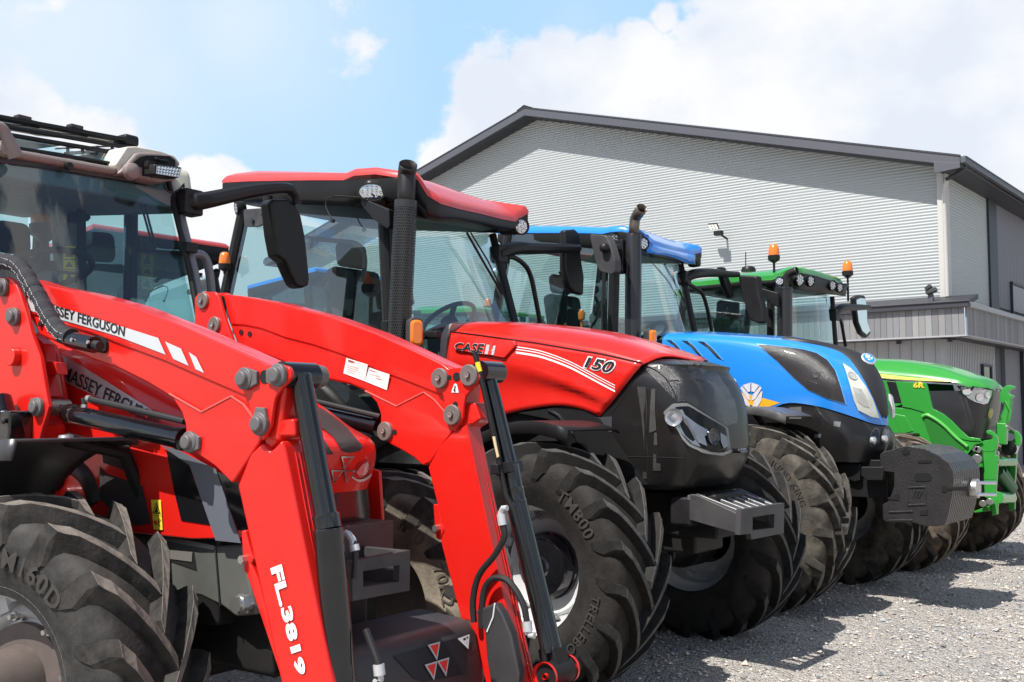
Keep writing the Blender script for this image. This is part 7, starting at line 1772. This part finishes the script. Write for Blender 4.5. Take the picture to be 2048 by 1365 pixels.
    for k in range(9):
        v = k / 8; a, b = At.lerp(Ab, v) + Vector((.02, .02, 0)), Ft.lerp(Fb, v) + Vector((.02, -.02, 0))
        rows.append([a.lerp(b, w) + Vector((.05 * math.sin(math.pi * w), 0, 0)) for w in np.linspace(0, 1, 13)])
    mb.grid(rows); obj('windscreen', mb, G_front, t)
    for s, a, b in ((1, Ft, Fb), (-1, At, Ab)):
        quad_panel('door_glass', [a + Vector((-.04, .02 * s, 0)), b + Vector((-.04, .02 * s, 0)), Vector((-3.3, s * .835, 1.55)), Vector((-3.22, s * .80, Bt.z - .02))], G_clear, t)
    quad_panel('rear_window', [Bt + Vector((-.02, .08, -.08)), Bb + Vector((-.02, .08, .35)), Cb + Vector((-.02, -.08, .35)), Ct + Vector((-.02, -.08, -.08))], G_clear, t)
    mb = MB(); mb.plate_z([(Ab.x, -.62), (Ab.x, .62), (-3.35, .8), (-3.35, -.8)], 1.36, 1.44); mb.box((Ab.x - .03, 0, 1.6), (.1, 1.2, .4)); obj('cab_floor', mb, M_dark, t)
    # roof
    zr = Ft.z
    rw_ = Frame
    xs_ = Ft.x + .15
    pl = lambda k, p: U(q1(k, *p), x=xs_)
    stripA = [pl('C8', p) for p in ((175, 500), (1222, 690), (1200, 762), (160, 585))]
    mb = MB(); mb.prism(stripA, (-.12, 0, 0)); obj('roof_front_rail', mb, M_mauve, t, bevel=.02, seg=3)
    zl = min(p.z for p in stripA)
    # underside and skin of the roof
    yl_, yr_ = -.80, .80
    zf0, zf1 = stripA[3].z, stripA[1].z
    top_z = (stripA[0].z + stripA[1].z) / 2
    mb = MB(); mb.prism([(xs_ - .06, yl_, top_z - .04), (xs_ - .06, yr_, top_z - .04), (-3.45, yr_, zr + .06), (-3.45, yl_, zr + .06)], (0, 0, -.10)); obj('roof_lining', mb, mat('cab_headlining', (.16, .18, .19), .8), t, bevel=.02)
    for s in (-1, 1):
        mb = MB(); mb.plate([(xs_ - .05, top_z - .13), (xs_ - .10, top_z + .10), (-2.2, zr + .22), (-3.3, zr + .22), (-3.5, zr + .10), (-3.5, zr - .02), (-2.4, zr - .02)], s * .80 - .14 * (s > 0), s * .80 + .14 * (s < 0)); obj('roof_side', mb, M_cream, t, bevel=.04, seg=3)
    # hatch standing open on its struts
    xh = xs_ - .22
    hp = [U(q1('C8', *p), x=xh) for p in ((-180, 122), (0, 162), (250, 216), (780, 300), (1230, 392), (1340, 386), (1380, 422), (1380, 470), (1240, 462), (800, 450), (620, 418), (100, 345), (-180, 280))]
    mb = MB()
    f0, f1 = U(q1('C8', -250, 140), x=xh), U(q1('C8', 1370, 432), x=xh); back = Vector((-.95, 0, .20))
    for k in range(7):
        o_ = back * (k / 6) + Vector((0, 0, .0)); mb.bar(f0 + o_, f1 + o_, .055, .022)
    for w in (0.02, .35, .66, .98):
        a = f0.lerp(f1, w); mb.bar(a, a + back, .05, .035)
    dn = Vector((.03, 0, -.045)); mb.bar(f0 + dn, f1 + dn, .02, .02); mb.bar(f0 + dn * 2, f1 + dn * 2, .02, .022); obj('roof_hatch', mb, M_blk, t, bevel=.006)
    quad_panel('hatch_pane', [f0 + Vector((-.02, 0, -.01)), f1 + Vector((-.02, 0, -.01)), f1 + back, f0 + back], mat('smoked_pane', (.012, .013, .016), .25), t)
    for p, tt in (((230, 205), 0), ((765, 297), 0)):
        c = U(q1('C8', *p), x=xh); mb = MB(); mb.box(c + Vector((0, 0, .008)), (.05, .07, .02)); obj('hatch_hinge', mb, M_char, t, bevel=.005)
    c = U(q1('C8', 1325, 420), x=xh); mb = MB(); mb.box(c + Vector((-.03, 0, .0)), (.12, .09, .06)); obj('hatch_corner', mb, M_blk, t, bevel=.018, seg=3)
    mb = MB(); P = [U(q1('C8', *p), x=xh - .1) for p in ((80, 355), (640, 448), (640, 470), (560, 478), (100, 400))]; mb.prism(P, (-.4, 0, .03)); obj('hatch_blind', mb, M_white, t, bevel=.004)
    for pl_ in (((590, 490), (1290, 458), (1290, 472), (590, 502)), ((680, 530), (1140, 500), (1280, 500), (1280, 530), (1140, 532), (700, 560)), ((1195, 510), (1215, 500), (1215, 640), (1195, 640)), ((1270, 470), (1330, 465), (1230, 640), (1200, 640))):
        P = [U(q1('C8', *p), x=xh - .02) for p in pl_]; mb = MB(); mb.prism(P, (-.03, 0, 0)); obj('hatch_frame', mb, mat('pale_alloy', (.55, .55, .53), .4, metal=.4), t, bevel=.003)
    for x_ in (700, 850, 1000, 1155):
        P = [U(q1('C8', *p), x=xh - .018) for p in ((x_ - 12, 470), (x_ + 12, 470), (x_ + 12, 560), (x_ - 12, 560))]; mb = MB(); mb.prism(P, (-.01, 0, 0)); obj('hatch_clip', mb, mat('blue_grey_clip', (.10, .12, .2), .5), t)
    mb = MB(); P = [U(q1('C8', *p), x=xs_ - .06) for p in ((170, 470), (620, 540), (1190, 640), (1180, 668), (600, 575), (165, 500))]; mb.prism(P, (-.1, 0, 0)); obj('hatch_seal', mb, M_blk, t, bevel=.006)
    # corner pods with the lamps
    pod_o = q('C8', (1205, 762), (1390, 545), (1440, 530), (1620, 535), (1760, 560), (1820, 600), (1842, 670), (1835, 790), (1800, 820), (1650, 850), (1420, 800), (1330, 770))
    P = [U(p, x=xs_ + .02) for p in pod_o]
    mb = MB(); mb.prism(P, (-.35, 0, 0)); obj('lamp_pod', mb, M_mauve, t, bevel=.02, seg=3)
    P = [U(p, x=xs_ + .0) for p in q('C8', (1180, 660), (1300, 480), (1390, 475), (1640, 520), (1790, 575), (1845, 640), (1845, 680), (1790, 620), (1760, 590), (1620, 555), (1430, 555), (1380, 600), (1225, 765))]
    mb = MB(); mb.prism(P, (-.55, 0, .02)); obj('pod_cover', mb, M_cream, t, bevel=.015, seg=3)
    P = [U(p, x=xs_ + .028) for p in q('C8', (1340, 660), (1430, 590), (1500, 570), (1740, 575), (1795, 620), (1800, 700), (1700, 760), (1560, 800), (1500, 760), (1465, 690))]
    mb = MB(); mb.prism(P, (-.02, 0, 0)); obj('pod_recess', mb, M_hole2, t)
    mb = MB(); mb.lathe([(0, .045), (.03, .04), (.045, .02), (.046, .001)], U(q1('C8', 1330, 735), x=xs_ + .02), (1, 0, 0), 20); obj('pod_boss', mb, M_mauve, t)
    # bar lamp
    bl = empty('work_lamp', (0, 0, 0), 0, t)
    P = [U(p, x=xs_ + .10) for p in q('C8', (1590, 655), (1870, 690), (1835, 805), (1580, 765))]
    mb = MB(); mb.prism(P, (-.09, -.02, 0)); obj('housing', mb, M_blk, bl, bevel=.008)
    P2 = [U(p, x=xs_ + .104) for p in q('C8', (1603, 672), (1852, 702), (1822, 795), (1597, 757))]
    mb = MB(); mb.face(P2); obj('lens', mb, M_lens, bl, smooth=False)
    mb = MB()
    for r_ in range(3):
        for k in range(8):
            u0, u1, v0, v1 = (k + .08) / 8, (k + .92) / 8, (r_ + .08) / 3, (r_ + .92) / 3
            f = lambda u, v: P2[0].lerp(P2[1], u).lerp(P2[3].lerp(P2[2], u), v) + Vector((.003, 0, 0))
            cc = (f(u0, v0) + f(u1, v1)) / 2 + Vector((-.004, 0, 0)); c4 = [f(u0, v0), f(u1, v0), f(u1, v1), f(u0, v1)]
            for j in range(4): mb.face([c4[j], c4[(j + 1) % 4], cc])
    obj('led_cluster', mb, M_refl, bl, smooth=False)
    mb = MB(); P = [U(p, x=xs_ + .06) for p in q('C8', (1515, 620), (1590, 640), (1580, 765), (1530, 740), (1505, 680))]; mb.prism(P, (-.05, 0, 0)); mb.tube([U(p, x=xs_ + .05) for p in q('C8', (1590, 600), (1640, 620), (1720, 630))], .008, 8); obj('lamp_bracket', mb, M_blk, bl, bevel=.006)
    # hand-rail pod on the left of the picture
    mb = MB(); mb.tube([U(q1('C8', *p), x=xs_ + .03) for p in ((-60, 255), (0, 275), (40, 315), (80, 400), (130, 520), (160, 590))], [.022, .024, .026, .03, .035, .035], 12, smooth=16); mb.lathe([(0, .04), (.03, .035), (.04, .001)], U(q1('C8', 45, 505), x=xs_ + .0), (1, 0, 0), 18); obj('roof_handle', mb, M_mauve, t)
    P = [U(q1('C8', *p), x=xs_ - .01) for p in ((-80, 330), (20, 340), (110, 470), (150, 590), (-80, 560))]; mb = MB(); mb.prism(P, (-.2, 0, 0)); obj('lamp_pod', mb, mat('brown_pod', (.18, .10, .085), .5), t, bevel=.01)
    c = U(q1('C8', 703, 680), x=xs_ + .005); mb = MB(); mb.lathe([(-.01, .02), (.012, .018), (.015, .001)], c, (1, 0, 0), 16); obj('roof_button', mb, M_blk, t)
    P = [U(q1('C8', *p), x=xs_ - .04) for p in ((-200, 540), (160, 590), (1220, 760), (1420, 810), (1400, 840), (800, 760), (-200, 620))]; mb = MB(); mb.prism(P, (-.06, 0, 0)); obj('screen_header', mb, mat('dark_header', (.05, .045, .05), .6), t, bevel=.01)
    # left mirror, grab rail, clip, cable
    root = U((372, 405), y=.70)
    left_mirror(t, fr, tuple(root), [(395, 404)] + q('A5', (0, 365), (250, 312), (430, 288), (520, 290), (562, 320), (578, 400)), round_poly(q('A5', (405, 385), (425, 360), (520, 360), (570, 388), (612, 470), (640, 610), (668, 880), (665, 935), (615, 958), (578, 938), (540, 860), (505, 778), (455, 742), (428, 600)), 5), root.x + .05, thick=.10, arm_r=.042)
    mb = MB(); mb.tube([U(p, x=root.x) for p in q('C7', (330, 250), (480, 245), (580, 285), (640, 400), (680, 620), (710, 920))], .024, 12, smooth=24); obj('grab_rail', mb, M_pil, t)
    mb = MB(); mb.box(U(q1('C7', 245, 150), y=.67) + Vector((.04, 0, 0)), (.06, .07, .055)); obj('screen_clip', mb, M_blk, t, bevel=.006)
    mb = MB(); mb.tube([U(p, x=root.x) for p in q('C8', (1680, 850), (1720, 940), (1790, 945), (1850, 905), (1885, 860), (1880, 920), (1885, 975))], .005, 6, smooth=20); obj('cable', mb, M_hose, t)
    # inside the cab
    seat(t, -2.7, .0, 1.85); seat(t, -2.75, .52, 1.75, .36)
    c = U(q1('A1', 250, 925), x=-2.0); steering(t, tuple(c), .22, 20)
    mb = MB(); mb.box((-1.85, c.y, 1.72), (.3, .5, .45), Matrix.Rotation(R(-15), 3, 'Y')); obj('dashboard', mb, M_int, t, bevel=.05)
    xp = -2.45
    P = [U(q1('A1', *p), x=xp) for p in ((300, 570), (470, 560), (475, 1060), (340, 1060))]; mb = MB(); mb.prism(P, (-.07, 0, 0)); ip = obj('inner_post', mb, mat('grey_inner_post', (.16, .165, .16), .6), t, bevel=.015)
    P = [U(q1('A1', *p), x=xp + .01) for p in ((425, 570), (468, 560), (475, 1060), (435, 1060))]; mb = MB(); mb.prism(P, (-.02, 0, 0)); obj('post_trim', mb, M_blk, t)
    for zz_ in ((345, 800, 410, 870), (345, 875, 410, 925), (345, 930, 410, 1005)):
        P = [U(q1('A1', *p), x=xp + .004) for p in ((zz_[0], zz_[1]), (zz_[2], zz_[1]), (zz_[2], zz_[3]), (zz_[0], zz_[3]))]; mb = MB(); mb.face(P); st_ = obj('safety_label', mb, mat('label_yellow', (.8, .62, .05), .5), t, smooth=False)
        cx_, cy2 = (zz_[0] + zz_[2]) / 2, (zz_[1] + zz_[3]) / 2; P = [U(q1('A1', *p), x=xp + .006) for p in ((cx_, zz_[1] + 8), (cx_ + 22, zz_[3] - 12), (cx_ - 22, zz_[3] - 12))]; mb = MB(); mb.face(P); obj('label_pictogram', mb, M_bdec, st_, smooth=False)
    mb = MB(); P = [U(q1('A1', *p), x=xp + .05) for p in ((390, 615), (440, 612), (485, 622), (500, 642), (485, 662), (440, 662), (390, 668))]; mb.prism(P, (-.04, 0, 0)); obj('post_knob', mb, M_blk, t, bevel=.006)
    for p in ((98, 475), ):
        c = U(q1('A1', *p), x=-1.95); mb = MB(); mb.lathe([(0, .07), (.006, .07), (.008, .05), (.002, .045), (.002, .001)], c, (.6, 0, -.8), 24); obj('speaker', mb, M_int, t)
    c = U(q1('A1', 300, 465), x=-1.95); mb = MB(); mb.lathe([(0, .05), (.01, .045), (.012, .03), (.004, .02), (.004, .001)], c, (.6, 0, -.8), 24); obj('air_vent', mb, M_blk, t)
    bc = U(q1('A1', 240, 775), x=-3.1); beacon(t, tuple(bc), 1.35, .3)
    mb = MB(); xw_ = Ft.x + .02
    mb.tube([U(q1('D3', *p), x=xw_ + .05) for p in ((1330, 0), (1400, 230), (1470, 480), (1482, 522))], .006, 8); mb.tube([U(q1('D3', *p), x=xw_ + .05) for p in ((1375, 0), (1430, 220), (1495, 470), (1500, 495), (1482, 522))], .006, 8); obj('wiper', mb, M_blk, t)
    mb = MB(); mb.tube([U(q1('D3', *p), x=xw_ + .05) for p in ((1270, 0), (1272, 100), (1258, 128), (1295, 138))], .005, 8); obj('washer_hose', mb, M_blk, t)
    return t, fr
M_hole2 = mat('dark_opening', (.004, .004, .004), .8)
MFT, FR_MF = build_mf()
# ================================================================ the second row, parked back to back with the first
for src, (x, y), rz, lab in ((CASE, (-12.75, 6.0), 180, 'red tractor in the row behind, its roof seen through the loader tractor windscreen'),
                             (NHT, (-12.6, 9.1), 180, 'blue tractor in the row behind, its roof seen through the 150 tractor side glass'),
                             (JDT, (-12.4, 12.0), 180, 'green tractor in the row behind, its roof seen through the 150 tractor windscreen')):
    c = copy_tree(src); c.location = (x, y, 0); c.rotation_euler = (0, 0, R(rz)); c['label'] = lab
